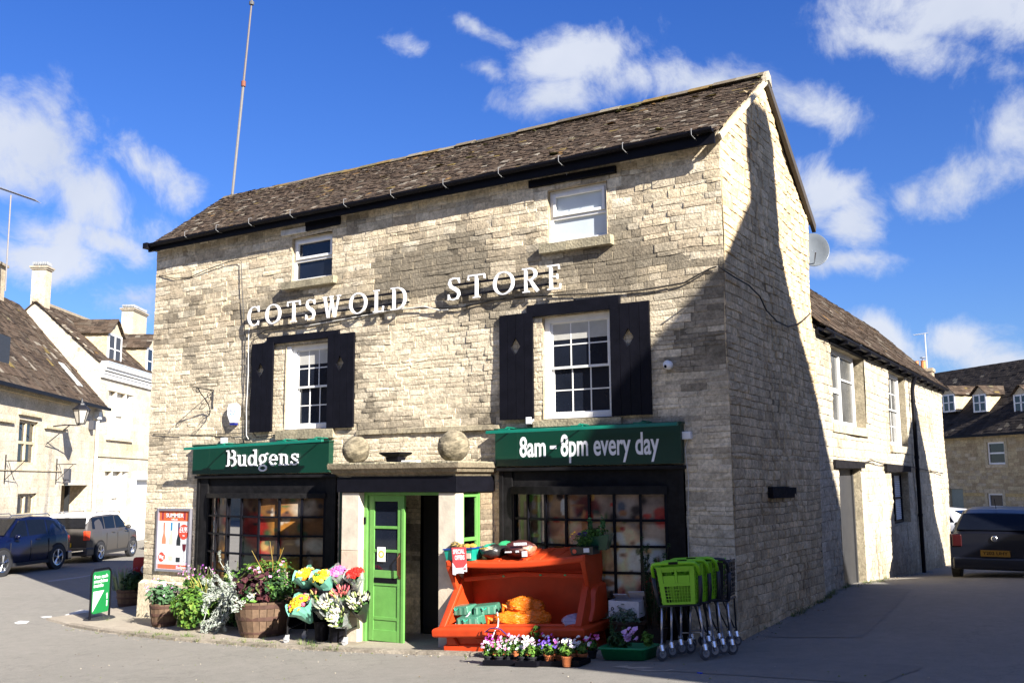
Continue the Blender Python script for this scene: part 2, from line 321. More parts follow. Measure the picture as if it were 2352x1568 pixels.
def stonewall(mb, a0, a1, c0, c1, openings, colf, top=None, h=(.055, .115), w=(.12, .48), relief=(.001, .012), joint=.007, wob=0., bot=None, quoin=True, mort=.8, wavy=.028):
    'individually laid stones standing out of a mortar sheet (b=0 is the wall face)'
    def wb(a, c): return wob * noise.noise(Vector((a * .6, c * .55, 4.4)))
    n_start = len(mb.v)
    def inside(a, c): return top is None or c < top(a)
    # mortar sheet in cells
    es = sorted(set([a0, a1] + [x for o in openings for x in (o[0], o[1]) if a0 < x < a1] + [a0 + i * .3 for i in range(1, int((a1 - a0) / .3) + 1)]))
    cs = sorted(set([c0, c1] + [x for o in openings for x in (o[2], o[3]) if c0 < x < c1] + [c0 + i * .3 for i in range(1, int((c1 - c0) / .3) + 1)]))
    for i in range(len(es) - 1):
        for j in range(len(cs) - 1):
            A0, A1, C0, C1 = es[i], es[i + 1], cs[j], cs[j + 1]; am, cm = (A0 + A1) / 2, (C0 + C1) / 2
            if any(o[0] < am < o[1] and o[2] < cm < o[3] for o in openings): continue
            q = [(A0, C0), (A1, C0), (A1, C1), (A0, C1)]
            if top is not None:
                if C0 >= max(top(A0), top(A1)): continue
                q = [(A0, C0), (A1, C0), (A1, min(C1, max(top(A1), C0))), (A0, min(C1, max(top(A0), C0)))]
            mk = mort * (.62 + .38 * min(max(.6 + 1.8 * noise.noise(Vector((am * 1.3, cm * 1.7, 77.))), 0), 1)); col = tuple(x * mk for x in colf(am, cm))
            mb.add([(a, wb(a, c), c) for a, c in q], [(0, 1, 2, 3)], col)
    c = c0; row = 0
    while c < c1 - .02:
        hh = random.uniform(*h) * (1.35 if (top is None and colf is front_col and (c > 4.9 and random.random() < .5 or c < 2.2 and random.random() < .3)) else 1); hh = min(hh, c1 - c)
        if c1 - c - hh < .05: hh = c1 - c
        a = a0; first = True
        while a < a1 - .01:
            ww = random.uniform(*w)
            if quoin and first: ww = .28 + .16 * (row % 2)
            first = False
            if a1 - a - ww < w[0] * .6: ww = a1 - a
            pieces = [(a, a + ww, c, c + hh)]
            for o in openings:
                nw = []
                for (p0, p1, r0, r1) in pieces:
                    if p1 <= o[0] or p0 >= o[1] or r1 <= o[2] or r0 >= o[3]: nw.append((p0, p1, r0, r1)); continue
                    if p0 < o[0]: nw.append((p0, o[0], r0, r1))
                    if p1 > o[1]: nw.append((o[1], p1, r0, r1))
                    q0, q1 = max(p0, o[0]), min(p1, o[1])
                    if r0 < o[2]: nw.append((q0, q1, r0, o[2]))
                    if r1 > o[3]: nw.append((q0, q1, o[3], r1))
                pieces = nw
            for (p0, p1, r0, r1) in pieces:
                if p1 - p0 < .035 or r1 - r0 < .03: continue
                if bot is not None and r0 < bot((p0 + p1) / 2) - .2: continue
                if top is not None:
                    tt = min(top(p0), top(p1))
                    if r0 > tt - .03: continue
                    r1 = min(r1, tt)
                am, cm = (p0 + p1) / 2, (r0 + r1) / 2; j = joint * random.uniform(.4, 1.1); rl = random.uniform(*relief)
                col = colf(am, cm); W = wb(am, cm)
                A = [p0 + j, am, p1 - j]; R = [r0 + j, cm, r1 - j]; vs = []
                for ci, cc in enumerate(R):
                    for ai, aa in enumerate(A):
                        ja = random.uniform(-.006, .006) if ai == 1 else random.uniform(-.002, .004)
                        jc = random.uniform(-.005, .005) if ci == 1 else random.uniform(-.004, .004)
                        dd = rl * (random.uniform(.75, 1.35) if (ai == 1 or ci == 1) else random.uniform(.25, .85))
                        vs.append((aa + ja, W - dd, cc + jc))
                for (aa, cc) in ((p0 + j * .3, r0 + j * .3), (p1 - j * .3, r0 + j * .3), (p1 - j * .3, r1 - j * .3), (p0 + j * .3, r1 - j * .3)): vs.append((aa, W + .004, cc))
                fs = [(0, 1, 4, 3), (1, 2, 5, 4), (3, 4, 7, 6), (4, 5, 8, 7), (9, 10, 2, 1, 0), (10, 11, 8, 5, 2), (11, 12, 6, 7, 8), (12, 9, 0, 3, 6)]
                mb.add(vs, fs, col)
            a += ww
        c += hh; row += 1
    if wavy:
        XI = mb.X.inverted() if mb.X is not None else None
        for i in range(n_start, len(mb.v)):
            p = XI @ mb.v[i] if XI is not None else mb.v[i]; dz = wavy * noise.noise(Vector((p.x * .9, p.z * .8, 9.9))) + wavy * .4 * noise.noise(Vector((p.x * 3, p.z * 3, 2.9))); mb.v[i] = mb.v[i] + Vector((0, 0, dz))
def reveal(mb, o, d, col, sill=True):
    a0, a1, c0, c1 = o
    for q in ([(a0, c0), (a0, c1)], [(a1, c0), (a1, c1)], [(a0, c1), (a1, c1)], [(a0, c0), (a1, c0)]):
        (x0, z0), (x1, z1) = q
        mb.add([(x0, 0, z0), (x1, 0, z1), (x1, d, z1), (x0, d, z0)], [(0, 1, 2, 3)], col)
exec_parts = []
# ================================================================ SHOP BUILDING (world axes: front wall y=0, side wall x=0)
shop = thing('stone_shop', 'three storey coursed stone village shop with black shutters and stone slate roof', 'building', (0, 0, 0))
R = FRONT.rect
UL = R(670.5, 764, 541, 641); UR = R(1259, 1394, 427, 551); LLw = R(655, 758, 790, 984); LRw = R(1247, 1407, 721, 959)
SHL = (-9.98, -6.70, -.50, 2.17); SHR = (-3.50, -.66, -.28, 2.23)
DOORI = (-5.0, -4.1, -.4, 1.85)          # inner doorway behind the porch
fo = [UL, UR, LLw, LRw, SHL, SHR, DOORI]
fr_wall = MB()
stonewall(fr_wall, -11.47, 0.0, -.75, 6.74, fo, front_col, wob=.05, bot=lambda a: -.6, mort=.96)
for o in (UL, UR, LLw, LRw): reveal(fr_wall, o, .22, (.40, .33, .22))
# thin projecting ledge course and plinth
for i in range(30):
    a0 = -6.3 + i * .095
    if a0 > -3.6: break
    fr_wall.hexa([(a0, -.055 - rint(0, .012), 2.80 + rint(-.006, .006)), (a0 + .094, -.055 - rint(0, .012), 2.80), (a0 + .094, 0, 2.8), (a0, 0, 2.8)],
                 [(a0, -.035, 2.87), (a0 + .094, -.035, 2.87), (a0 + .094, 0, 2.88), (a0, 0, 2.88)], lerp3((.2, .17, .12), (.35, .3, .2), random.random()))
a = -11.5
while a < -10.05:
    w = rint(.3, .55); fr_wall.hexa([(a, -.10, -.7), (min(a + w, -10.02), -.10, -.7), (min(a + w, -10.02), 0, -.7), (a, 0, -.7)], [(a + .01, -.085 + rint(-.01, .01), .22 + rint(-.015, .01)), (min(a + w, -10.02) - .01, -.085, .22), (min(a + w, -10.02) - .01, 0, .26), (a + .01, 0, .26)], front_col(-11, 1.5)); a += w
fr_wall.build('front_wall', STONE, shop)
# left end wall (slightly out of square) and back wall
bw = MB(); E0 = Vector((-11.47, .0, 0)); E1 = Vector((-12.4, 4.3, 0))
bw.add([(-11.47, .003, -.8), (-12.4, 4.3, -.8), (-12.4, 4.3, 6.6), (-11.93, 2.13, 8.1), (-11.47, .003, 6.7)], [(0, 1, 2, 3, 4)], (.3, .25, .17))
bw.add([(-12.4, 4.3, -.8), (-.003, 4.33, -.8), (-.003, 4.33, 6.6), (-12.4, 4.3, 6.6)], [(0, 1, 2, 3)], (.3, .25, .17))
bw.build('rear_wall', STONE, shop)
# side gable
def gtop(y):
    return 6.72 + (8.27 - 6.72) * (y / 2.13) if y < 2.13 else 8.27 - (8.27 - 6.60) * ((y - 2.13) / 2.22)
SLOT = (1.5, 2.70, 1.77, 1.93)
sw = MB(); sw.X = SIDE.M
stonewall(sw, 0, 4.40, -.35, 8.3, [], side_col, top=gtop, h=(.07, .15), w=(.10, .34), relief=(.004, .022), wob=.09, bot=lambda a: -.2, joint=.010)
sw.build('side_wall', STONE, shop)
b = MB(); b.X = SIDE.M; b.hexa([(SLOT[0], -.075, SLOT[2]), (SLOT[1], -.07, SLOT[2] - .01), (SLOT[1], 0, SLOT[2]), (SLOT[0], 0, SLOT[2])], [(SLOT[0], -.07, SLOT[3]), (SLOT[1], -.075, SLOT[3] - .02), (SLOT[1], 0, SLOT[3]), (SLOT[0], 0, SLOT[3])]); b.build('lintel', TIMBER, shop)
# floors that keep the inside dark
b = MB(); b.box((-11.4, .35, 2.6), (-.05, 4.2, 2.7)); b.box((-11.4, .3, -.6), (-.05, 4.2, -.33)); b.build('floor_slab', M('dark_interior', (.02, .018, .016), .9), shop)
b = MB(); b.box((-10.1, 2.2, -.4), (-.1, 2.25, 2.6)); b.box((-5.75, .3, -.4), (-5.7, 2.2, 2.6)); b.build('inner_partition', M('dark_interior'), shop)
# --- roof of individual slates
def slatecol(t, u, lich=.0):
    base = random.choice([(.068, .048, .034), (.085, .062, .045), (.055, .040, .029), (.085, .066, .049), (.075, .053, .038), (.042, .031, .024)])
    n = noise.noise(Vector((u * .8, t * 3, 5.5)))
    if random.random() < .03: base = (.19, .165, .13)
    if random.random() < .012 + lich * .18 * max(0, n + .1): base = random.choice([(.17, .10, .04), (.15, .11, .04), (.14, .12, .07)])
    k = rint(.8, 1.2); return tuple(x * k for x in base)
def slates(mb, P0, U, S, lenU, lenS, exp0=.15, exp1=.085, w=(.10, .26), skew0=0., skew1=0., lich=0., thick=.018, cf=slatecol, sag=0.):
    'rows of slates: P0 eaves corner, U unit vector along eaves, S unit vector up the slope; skew moves the ends with height'
    U = Vector(U).normalized(); S = Vector(S).normalized(); Nn = U.cross(S).normalized()
    if Nn.z < 0: Nn = -Nn
    s = -.02; P0 = Vector(P0)
    while s < lenS:
        t = s / lenS; e = exp0 * (1 - t) + exp1 * t; u = skew0 * t + rint(-.05, 0); u1 = lenU + skew1 * t
        while u < u1 - .02:
            ww = rint(*w); ww = min(ww, u1 - u + rint(0, .02)); th = thick * rint(.7, 1.4); lift = rint(.006, .02)
            sg = -sag * math.sin(PI * (u / lenU))
            o = P0 + U * u + S * s + Nn * sg
            dz = rint(-.012, .012)
            b4 = [o + U * .003 + S * dz + Nn * lift, o + U * (ww - .004) + S * (dz + rint(-.012, .012)) + Nn * (lift + rint(-.005, .005)), o + U * (ww - .004) + S * min(e * 1.9, lenS - s), o + U * .003 + S * min(e * 1.9, lenS - s)]
            t4 = [p + Nn * th for p in b4]
            mb.hexa(b4, t4, cf(t, u, lich)); u += ww
        s += e
rf = MB(); sf = Vector((0, 2.33, 8.24 - 6.64)); Ls = sf.length
slates(rf, (-11.30, -.2, 6.66), (1, 0, 0), sf, 11.34, Ls, skew0=-.66, lich=.35, sag=.03, exp0=.10, exp1=.06, w=(.06, .16), thick=.011)
rf.X = None
under = MB(); under.add([(-11.30, -.2, 6.64), (.03, -.2, 6.64), (.03, 2.13, 8.235), (-12.0, 2.13, 8.235)], [(0, 1, 2, 3)], (.1, .08, .06))
under.add([(.03, 4.6, 6.45), (.03, 2.13, 8.235), (-12.0, 2.13, 8.235), (-12.55, 4.6, 6.45)], [(0, 1, 2, 3)], (.1, .08, .06))
rf.v += under.v; o = len(rf.c); rf.f += [tuple(i + o for i in f) for f in under.f]; rf.c += under.c
slates(rf, (.045, 4.62, 6.46), (-1, 0, 0), (0, -2.49, 1.80), 12.1, 3.06, exp0=.3, exp1=.2, w=(.3, .5))
rf.build('roof', ROOF, shop)
rd = MB(); x = -11.98
while x < 0.0:
    w = rint(.34, .5); w = min(w, .06 - x); z = 8.235 + (x + 12) * .006 + rint(-.012, .012) - .03 * math.sin(PI * (x + 12) / 12)
    col = random.choice([(.14, .115, .08), (.19, .165, .12), (.09, .075, .055), (.12, .10, .05), (.16, .11, .045)])
    if -11.9 < x < -11: col = (.20, .12, .05)
    rd.prism([(2.13 - .15, z - .06), (2.13 - .06, z + .02), (2.13, z + .045), (2.13 + .06, z + .02), (2.13 + .15, z - .06)], 0, x + .004, x + w - .004, col); x += w
rd.build('ridge', ROOF, shop)
# moss cushions on the ridge and slates
ms = MB()
for i in range(60):
    t = random.random() ** 5; u = random.choice([rint(-11.9, -10.4), rint(-6.5, -2.5), rint(-2.5, 0), rint(-11.5, 0)])
    y = 2.06 - t * 1.9; z = 8.185 + (u + 12) * .006 - .03 * math.sin(PI * (u + 12) / 12) - t * 1.9 * .687
    ms.ball((u, y - .02, z), (rint(.03, .10), rint(.02, .06), rint(.006, .013)), 7, 4, random.choice([(.11, .10, .03), (.08, .08, .025), (.15, .12, .04), (.14, .08, .03)]), .4)
ms.build('moss', VC, shop)['kind'] = 'stuff'
# verge strips on the gable
v = MB(); v.prism([(-.20, 6.62), (-.13, 6.56), (2.13, 8.14), (2.13, 8.235)], 0, .045, .085, (.55, .47, .34)); v.build('verge', STONE, shop)
v = MB(); v.prism([(4.66, 6.44), (4.62, 6.30), (2.13, 8.10), (2.13, 8.25)], 0, .035, .10, (.06, .05, .04)); v.build('bargeboard', VC, shop)
v = MB(); v.prism([(1.98, 8.13), (2.02, 8.28), (2.13, 8.35), (2.24, 8.28), (2.28, 8.12), (2.13, 8.2)], 0, .03, .11, (.38, .33, .24)); v.build('ridge_end', STONE, shop)
# gutter
gm = MB(); pr = [(-.055, 0), (-.05, -.03), (-.03, -.055), (0, -.062), (.03, -.055), (.05, -.03), (.055, 0), (.045, 0), (0, -.045), (-.045, 0)]
x = -11.45
segs = [(-11.42, 6.63), (-9, 6.655), (-6, 6.65), (-3, 6.675), (.0, 6.70)]
for (x0, z0), (x1, z1) in zip(segs, segs[1:]):
    vs = [(x0, -.26 + p[0], z0 + p[1]) for p in pr] + [(x1, -.26 + p[0], z1 + p[1]) for p in pr]; n = len(pr)
    gm.add(vs, [tuple(range(n)), tuple(range(n, 2 * n))] + [(i, (i + 1) % n, (i + 1) % n + n, i + n) for i in range(n)])
gm.box((-11.5, -.2, 6.50), (0, -.16, 6.64)); gm.box((-11.50, -.33, 6.54), (-11.38, -.0, 6.65))
gut = gm.build('gutter', BLACK, shop)
for k, px in enumerate((425, 497, 572, 667, 790, 898, 1018, 1145, 1283, 1430, 1588)):
    xx, zz = FRONT.px(px, 0, -.32)[0], 6.6
    yy = 555 + (px - 345) * -.2; xx, zz = FRONT.px(px, yy, -.32)
    b = MB(); b.tube([(xx - .02, -.24, zz + .09), (xx, -.33, zz + .06), (xx + .005, -.335, zz - .03), (xx + .03, -.28, zz - .07), (xx + .02, -.2, zz - .06), (xx + .03, -.13, zz - .18)], .0045, 6)
    b.build('gutter_bracket', M('dull_zinc', (.22, .22, .22), .6), gut)
# --- upper windows
def wframe(mb, o, b0, b1, t):
    a0, a1, c0, c1 = o
    mb.box((a0, b0, c0), (a0 + t, b1, c1)); mb.box((a1 - t, b0, c0), (a1, b1, c1)); mb.box((a0 + t, b0 + .002, c0), (a1 - t, b1 - .002, c0 + t)); mb.box((a0 + t, b0 + .002, c1 - t), (a1 - t, b1 - .002, c1))
def top_window(o, parent, glassmat, m=WHITE, blind=False):
    a0, a1, c0, c1 = o; f = MB(); b = .07; f.col = (1, 1, 1)
    wframe(f, o, b, b + .07, .05); mid = (c0 + c1) / 2
    wframe(f, (a0 + .055, a1 - .055, mid + .005, c1 - .055), b - .025, b + .03, .045)
    f.box((a0 + .05, b, mid - .04), (a1 - .05, b + .05, mid))
    fr = f.build('window_frame', m, parent, bevel=.004)
    gmm = MB(); gmm.box((a0 + .04, b + .035, c0 + .04), (a1 - .04, b + .04, c1 - .04)); gmm.build('pane', glassmat, fr)
    if blind:
        q = MB(); q.box((a0 + .05, b + .06, mid + .03), (a1 - .05, b + .065, c1 - .05)); q.build('blind', WHITEP, fr)
    return fr
FROST = M('frosted_glass', (.50, .55, .58), .35, var=.12, vs=2)
CURT = M('net_curtain', (.30, .32, .33), .8, var=.25, vs=5)
top_window(UL, shop, GLASS); top_window(UR, shop, FROST)
def sill(o, d, h, ext, col=(.38, .33, .22), parent=shop, X=None):
    m = MB(); m.X = X; a0, a1, c0, c1 = o; n = 5
    for i in range(n):
        x0 = a0 - ext + (a1 - a0 + 2 * ext) * i / n; x1 = a0 - ext + (a1 - a0 + 2 * ext) * (i + 1) / n
        m.hexa([(x0, -d + rint(0, .01), c0 - h), (x1, -d + rint(0, .01), c0 - h), (x1, .12, c0 - h), (x0, .12, c0 - h)], [(x0, -d - .005, c0 - .02 + rint(-.004, .004)), (x1, -d - .005, c0 - .02), (x1, .12, c0 + .004), (x0, .12, c0 + .004)], lerp3(col, (.2, .18, .13), random.random() * .6))
    return m.build('window_sill', STONE, parent)
sill(UL, .12, .14, .13); sill(UR, .12, .15, .10); sill(LLw, .07, .17, .14); sill(LRw, .07, .16, .14)
def lintel(rc, b0, mat=BLACK, warp=.012):
    m = MB(); a0, a1, c0, c1 = rc; w = warp
    m.hexa([(a0, b0, c0 + rint(-w, w)), (a1, b0, c0 + rint(-w, w)), (a1, .05, c0), (a0, .05, c0)], [(a0, b0, c1 + rint(-w, w)), (a1, b0 + .005, c1 + rint(-w, w)), (a1, .05, c1), (a0, .05, c1)])
    return m.build('lintel', mat, shop)
lintel(R(705, 784.7, 503.5, 524), -.05); lintel(R(1217.8, 1415.8, 400, 416.5), -.06, warp=.02)
m = MB(); r = R(650, 706, 525, 538); m.box((r[0], -.05, r[2]), (r[1], .05, r[3] - .01)); m.build('lintel', M('bare_wood', (.55, .55, .55), .8, var=.3, vs=12), shop)
lintel(R(617.3, 782, 767, 782.5), -.055); lintel(R(1214.5, 1426, 691.7, 719.8), -.07)
def sash(o, parent, b=.10, X=None, cols=3, blind=0., g=GLASS, mat=WHITE):
    a0, a1, c0, c1 = o; f = MB(); f.X = X; T = .085
    wframe(f, o, b - .03, b + .1, T); mid = (c0 + c1) / 2
    A0, A1 = a0 + T, a1 - T; C0, C1 = c0 + T * .8, c1 - T * .8
    for (s0, s1, bb) in ((mid - .02, C1, b), (C0, mid + .02, b + .035)):
        wframe(f, (A0, A1, s0, s1), bb, bb + .03, .035)
        for i in range(1, cols):
            x = A0 + .03 + (A1 - A0 - .06) * i / cols; f.box((x - .009, bb + .004, s0 + .03), (x + .009, bb + .026, s1 - .03))
        z = (s0 + s1) / 2; f.box((A0 + .03, bb + .006, z - .009), (A1 - .03, bb + .024, z + .009))
    fr = f.build('window_frame', mat, parent)
    gmm = MB(); gmm.X = X
    gmm.box((A0, b + .012, mid), (A1, b + .016, C1)); gmm.box((A0, b + .047, C0), (A1, b + .051, mid)); gmm.build('pane', g, fr)
    return fr
for o, bl in ((LLw, .55), (LRw, .5)):
    fr = sash((o[0] + (.10 if o is LLw else 0), o[1], o[2], o[3]), shop)
    # blind just inside the upper panes
    m = MB(); a0 = o[0] + .2 if o is LLw else o[0] + .1; m.box((a0, .106, o[3] - .34), (o[1] - .1, .109, o[3] - .1)); m.build('blind', M('roller_blind', (.42, .41, .37), .8), fr)
m = MB(); m.box((LLw[0] + .005, .02, LLw[2]), (LLw[0] + .1, .15, LLw[3])); m.build('jamb', WHITE, shop)
# --- shutters with a diamond cut-out
def shutter(rc, dc, parent=shop):
    a0, a1, c0, c1 = rc; da, dcz = dc; dw, dh = .088, .135; m = MB(); n = 4
    # planks; those near the hole are cut round it
    W = (a1 - a0) / n
    def plank(x0, x1):
        y0, y1 = -.075, -.035
        def span(x):  # hole half height at x
            return dh * (1 - abs(x - da) / dw) if abs(x - da) < dw else 0.
        brk = sorted(set([x0, x1] + [x for x in (da - dw, da, da + dw) if x0 < x < x1]))
        for p, q in zip(brk, brk[1:]):
            sp, sq = span(p), span(q)
            if sp <= 0 and sq <= 0: m.box((p, y0, c0), (q, y1, c1)); continue
            m.hexa([(p, y0, c0), (q, y0, c0), (q, y1, c0), (p, y1, c0)], [(p, y0, dcz - sp), (q, y0, dcz - sq), (q, y1, dcz - sq), (p, y1, dcz - sp)])
            m.hexa([(p, y0, dcz + sp), (q, y0, dcz + sq), (q, y1, dcz + sq), (p, y1, dcz + sp)], [(p, y0, c1), (q, y0, c1), (q, y1, c1), (p, y1, c1)])
    for i in range(n): plank(a0 + W * i + .003, a0 + W * (i + 1) - .003)
    return m.build('shutter', BLACK, parent)
shutter(R(583, 631.7, 789, 992), FRONT.px(604, 851)); shutter(R(757.7, 818.2, 767, 982.6), FRONT.px(786.5, 835))
shutter(R(1152.7, 1229.5, 722.6, 963.6), FRONT.px(1189, 797)); shutter(R(1407, 1498.6, 696, 953.8), FRONT.px(1447, 776))
# --- shopfronts
def shopfront(o, boardtop, boardbot, railc, gr, sag, ncol, rows, posterf, lab):
    'black timber front with a bowed many-paned window; gr = (a0,a1,c0,c1) of the glazing'
    a0, a1, c0, c1 = o; g0, g1, h0, h1 = gr; root = MB()
    root.box((a0 - .02, -.07, c0), (g0 - .02, .05, c1)); root.box((g1 + .02, -.07, c0), (a1 + .02, .05, c1))   # pilasters
    root.box((a0 - .02, -.085, c0), (a0 + .05, .04, c1 + .001)); root.box((a1 - .05, -.085, c0), (a1 + .02, .04, c1 + .001))
    root.box((g0 - .02, -.04, boardbot), (g1 + .02, .05, boardtop)); root.box((a0 - .04, -.13, boardtop), (a1 + .04, .03, boardtop + .05))
    fr = root.build('shopfront', BLACKW, shop, bevel=.006)
    ch = g1 - g0; th = math.radians(27); Rr = ch / 2 / math.sin(th); cx = (g0 + g1) / 2; cy = -.0 + Rr * math.cos(th)
    def arc(t, dr=0.): an = -th + 2 * th * t; return (cx + (Rr + dr) * math.sin(an), cy - (Rr + dr) * math.cos(an) - .03)
    K = ncol * 2
    def band(mb, z0, z1, r0, r1):
        for k in range(K):
            p = [arc(k / K, r0), arc((k + 1) / K, r0), arc((k + 1) / K, r1), arc(k / K, r1)]
            mb.hexa([(q[0], q[1], z0) for q in p], [(q[0], q[1], z1) for q in p])
    h = MB()   # head rail, stall riser, sill following the bow
    band(h, h1, railc, -.35, .07); h.build('window_head', BLACKW, fr); h = MB(); band(h, h0 - .07, h0, -.3, .07); h.build('window_sill', BLACKW, fr)
    h = MB(); band(h, c0, h0 - .071, -.02, .02); h.build('stall_riser', BLACKW, fr)
    gb = MB(); dz = (h1 - h0) / rows
    for i in range(1, rows): band(gb, h0 + dz * i - .016, h0 + dz * i + .016, -.0, .030)
    for k in range(ncol + 1):
        x, y = arc(k / ncol, .004); an = -th + 2 * th * k / ncol; c, s = math.cos(an), math.sin(an); w = .017 if 0 < k < ncol else .04
        pp = [(x - c * w, y - s * w), (x - c * w + s * .034, y - s * w - c * .034), (x + c * w + s * .034, y + s * w - c * .034), (x + c * w, y + s * w)]
        gb.hexa([(q[0], q[1], h0) for q in pp], [(q[0], q[1], h1 + .002) for q in pp])
    gb.build('glazing_bars', BLACK, fr)
    gl = MB(); 
    for k in range(ncol):
        p, q = arc(k / ncol), arc((k + 1) / ncol); gl.add([(p[0], p[1], h0), (q[0], q[1], h0), (q[0], q[1], h1), (p[0], p[1], h1)], [(0, 1, 2, 3)])
    gl.build('pane', CLEAR, fr)
    ps = MB(); NU, NV = 110, 70
    for j in range(NV + 1):
        for i in range(NU + 1):
            t = i / NU; x, y = arc(t, -.03); ps.v.append(Vector((x, y, h0 + (h1 - h0) * j / NV))); ps.c.append(posterf(t, 1 - j / NV))
    ps.f = [(j * (NU + 1) + i, j * (NU + 1) + i + 1, (j + 1) * (NU + 1) + i + 1, (j + 1) * (NU + 1) + i) for j in range(NV) for i in range(NU)]
    ps.build('window_poster', POSTER, fr)
    # dark back so nothing shines through
    return arc
CLEAR = bpy.data.materials.new('clear_glass'); CLEAR.use_nodes = True; t = CLEAR.node_tree; t.nodes.clear()
_o = t.nodes.new('ShaderNodeOutputMaterial'); _m = t.nodes.new('ShaderNodeMixShader'); _t = t.nodes.new('ShaderNodeBsdfTransparent'); _g = t.nodes.new('ShaderNodeBsdfGlossy'); _f = t.nodes.new('ShaderNodeFresnel'); _f.inputs[0].default_value = 1.5
_g.inputs['Roughness'].default_value = .02; _t.inputs[0].default_value = (.93, .95, .94, 1); t.links.new(_f.outputs[0], _m.inputs[0]); t.links.new(_t.outputs[0], _m.inputs[1]); t.links.new(_g.outputs[0], _m.inputs[2]); t.links.new(_m.outputs[0], _o.inputs[0])
POSTER = M('printed_film', rough=.5, var=.1, vs=30, attr=True, spec=.2)
def blobs(bgf, B, gain=1.15):
    rs = random.Random(len(B)); B = B + [(rs.random(), rs.random(), rs.uniform(.01, .05), rs.uniform(.015, .07), rs.choice([(.30, .04, .03), (.05, .08, .03), (.35, .2, .06), (.12, .05, .03), (.4, .32, .25), (.03, .02, .02), (.22, .10, .05)]), rs.uniform(.3, 1)) for _ in range(110)]
    def f(u, v):
        c = bgf(u, v)
        for (cx, cy, rx, ry, col, soft) in B:
            d = math.hypot((u - cx) / rx, (v - cy) / ry); k = min(max((1 - d) / soft, 0), 1); k = k * k * (3 - 2 * k)
            c = lerp3(c, col, k)
        n = max(noise.noise(Vector((u * 14, v * 9, 2.2))) * .5 + noise.noise(Vector((u * 45, v * 30, 5.2))) * .25 + 1, .15)
        return tuple(min(max(x * n * gain, 0), .9) for x in c)
    return f
def bgL(u, v): return lerp3((.24, .17, .13), (.16, .07, .02), min(max((u - .25) * 3, 0), 1))
pepL = blobs(bgL, [(.86, .12, .14, .16, (.34, .28, .22), .9), (.72, .25, .12, .2, (.30, .12, .02), .8), (.95, .5, .12, .12, (.42, .38, .30), .8), (.90, .85, .14, .2, (.35, .14, .02), .7), (.68, .55, .09, .16, (.22, .10, .01), .7), (.75, .75, .14, .14, (.30, .17, .02), .7),
    (.30, .25, .14, .16, (.28, .03, .015), .35), (.42, .18, .08, .10, (.10, .02, .015), .4), (.52, .42, .13, .30, (.26, .015, .01), .2), (.52, .22, .07, .06, (.45, .10, .08), .6), (.36, .50, .12, .2, (.05, .10, .04), .4), (.44, .62, .13, .16, (.14, .20, .16), .5), (.24, .70, .12, .30, (.60, .28, .02), .2), (.18, .85, .15, .14, (.5, .25, .03), .4), (.56, .84, .10, .14, (.35, .04, .02), .3), (.40, .86, .10, .14, (.03, .05, .03), .4), (.70, .93, .12, .14, (.25, .10, .02), .5),
    (.34, .10, .022, .09, (.62, .62, .60), .1), (.08, .4, .05, .6, (.22, .19, .17), .6), (.05, .85, .08, .15, (.30, .18, .15), .4), (.14, .3, .03, .25, (.35, .28, .25), .4)])
def bgR(u, v): return lerp3((.15, .15, .15), (.22, .16, .13), min(max((u - .1) * 2, 0), 1))
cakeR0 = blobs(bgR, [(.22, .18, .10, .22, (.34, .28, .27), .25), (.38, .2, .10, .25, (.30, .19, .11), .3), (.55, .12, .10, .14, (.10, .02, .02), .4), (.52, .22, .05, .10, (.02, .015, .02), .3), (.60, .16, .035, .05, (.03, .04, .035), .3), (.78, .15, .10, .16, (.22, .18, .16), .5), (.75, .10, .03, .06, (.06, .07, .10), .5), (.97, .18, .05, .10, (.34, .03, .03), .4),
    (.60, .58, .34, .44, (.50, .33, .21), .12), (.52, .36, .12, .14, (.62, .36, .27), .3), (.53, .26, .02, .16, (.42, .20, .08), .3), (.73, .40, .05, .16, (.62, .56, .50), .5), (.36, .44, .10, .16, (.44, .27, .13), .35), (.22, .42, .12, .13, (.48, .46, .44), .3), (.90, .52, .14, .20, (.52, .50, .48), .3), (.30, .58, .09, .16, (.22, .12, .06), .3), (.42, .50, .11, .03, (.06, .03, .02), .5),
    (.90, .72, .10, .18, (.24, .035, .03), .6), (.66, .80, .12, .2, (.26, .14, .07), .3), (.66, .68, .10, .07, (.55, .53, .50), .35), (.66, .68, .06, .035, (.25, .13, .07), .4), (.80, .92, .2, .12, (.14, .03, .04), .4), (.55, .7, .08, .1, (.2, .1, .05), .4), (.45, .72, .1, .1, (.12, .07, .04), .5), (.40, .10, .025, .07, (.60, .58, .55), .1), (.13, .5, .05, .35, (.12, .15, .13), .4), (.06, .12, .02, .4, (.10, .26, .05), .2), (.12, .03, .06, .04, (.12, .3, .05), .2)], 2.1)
def cakeR(u, v): c = cakeR0(u, v); k = .35 + .65 * min(max((u - .2) / .2, 0), 1); return tuple(x * k * .9 for x in c)  # left part of the print dimmed to offset the sun striking those panes
GRB = .13
gL = R(487, 750, 1142, 1338); gR = R(1180, 1543, 1135, 1395)
shopfront(SHL, 2.12, 1.85, 1.86, (-9.70, -6.92, .23, 1.78), .3, 7, 5, pepL, 'L')
shopfront(SHR, 2.18, 1.92, 1.96, (-3.28, -.90, GRB, 1.85), .3, 7, 5, cakeR, 'R')
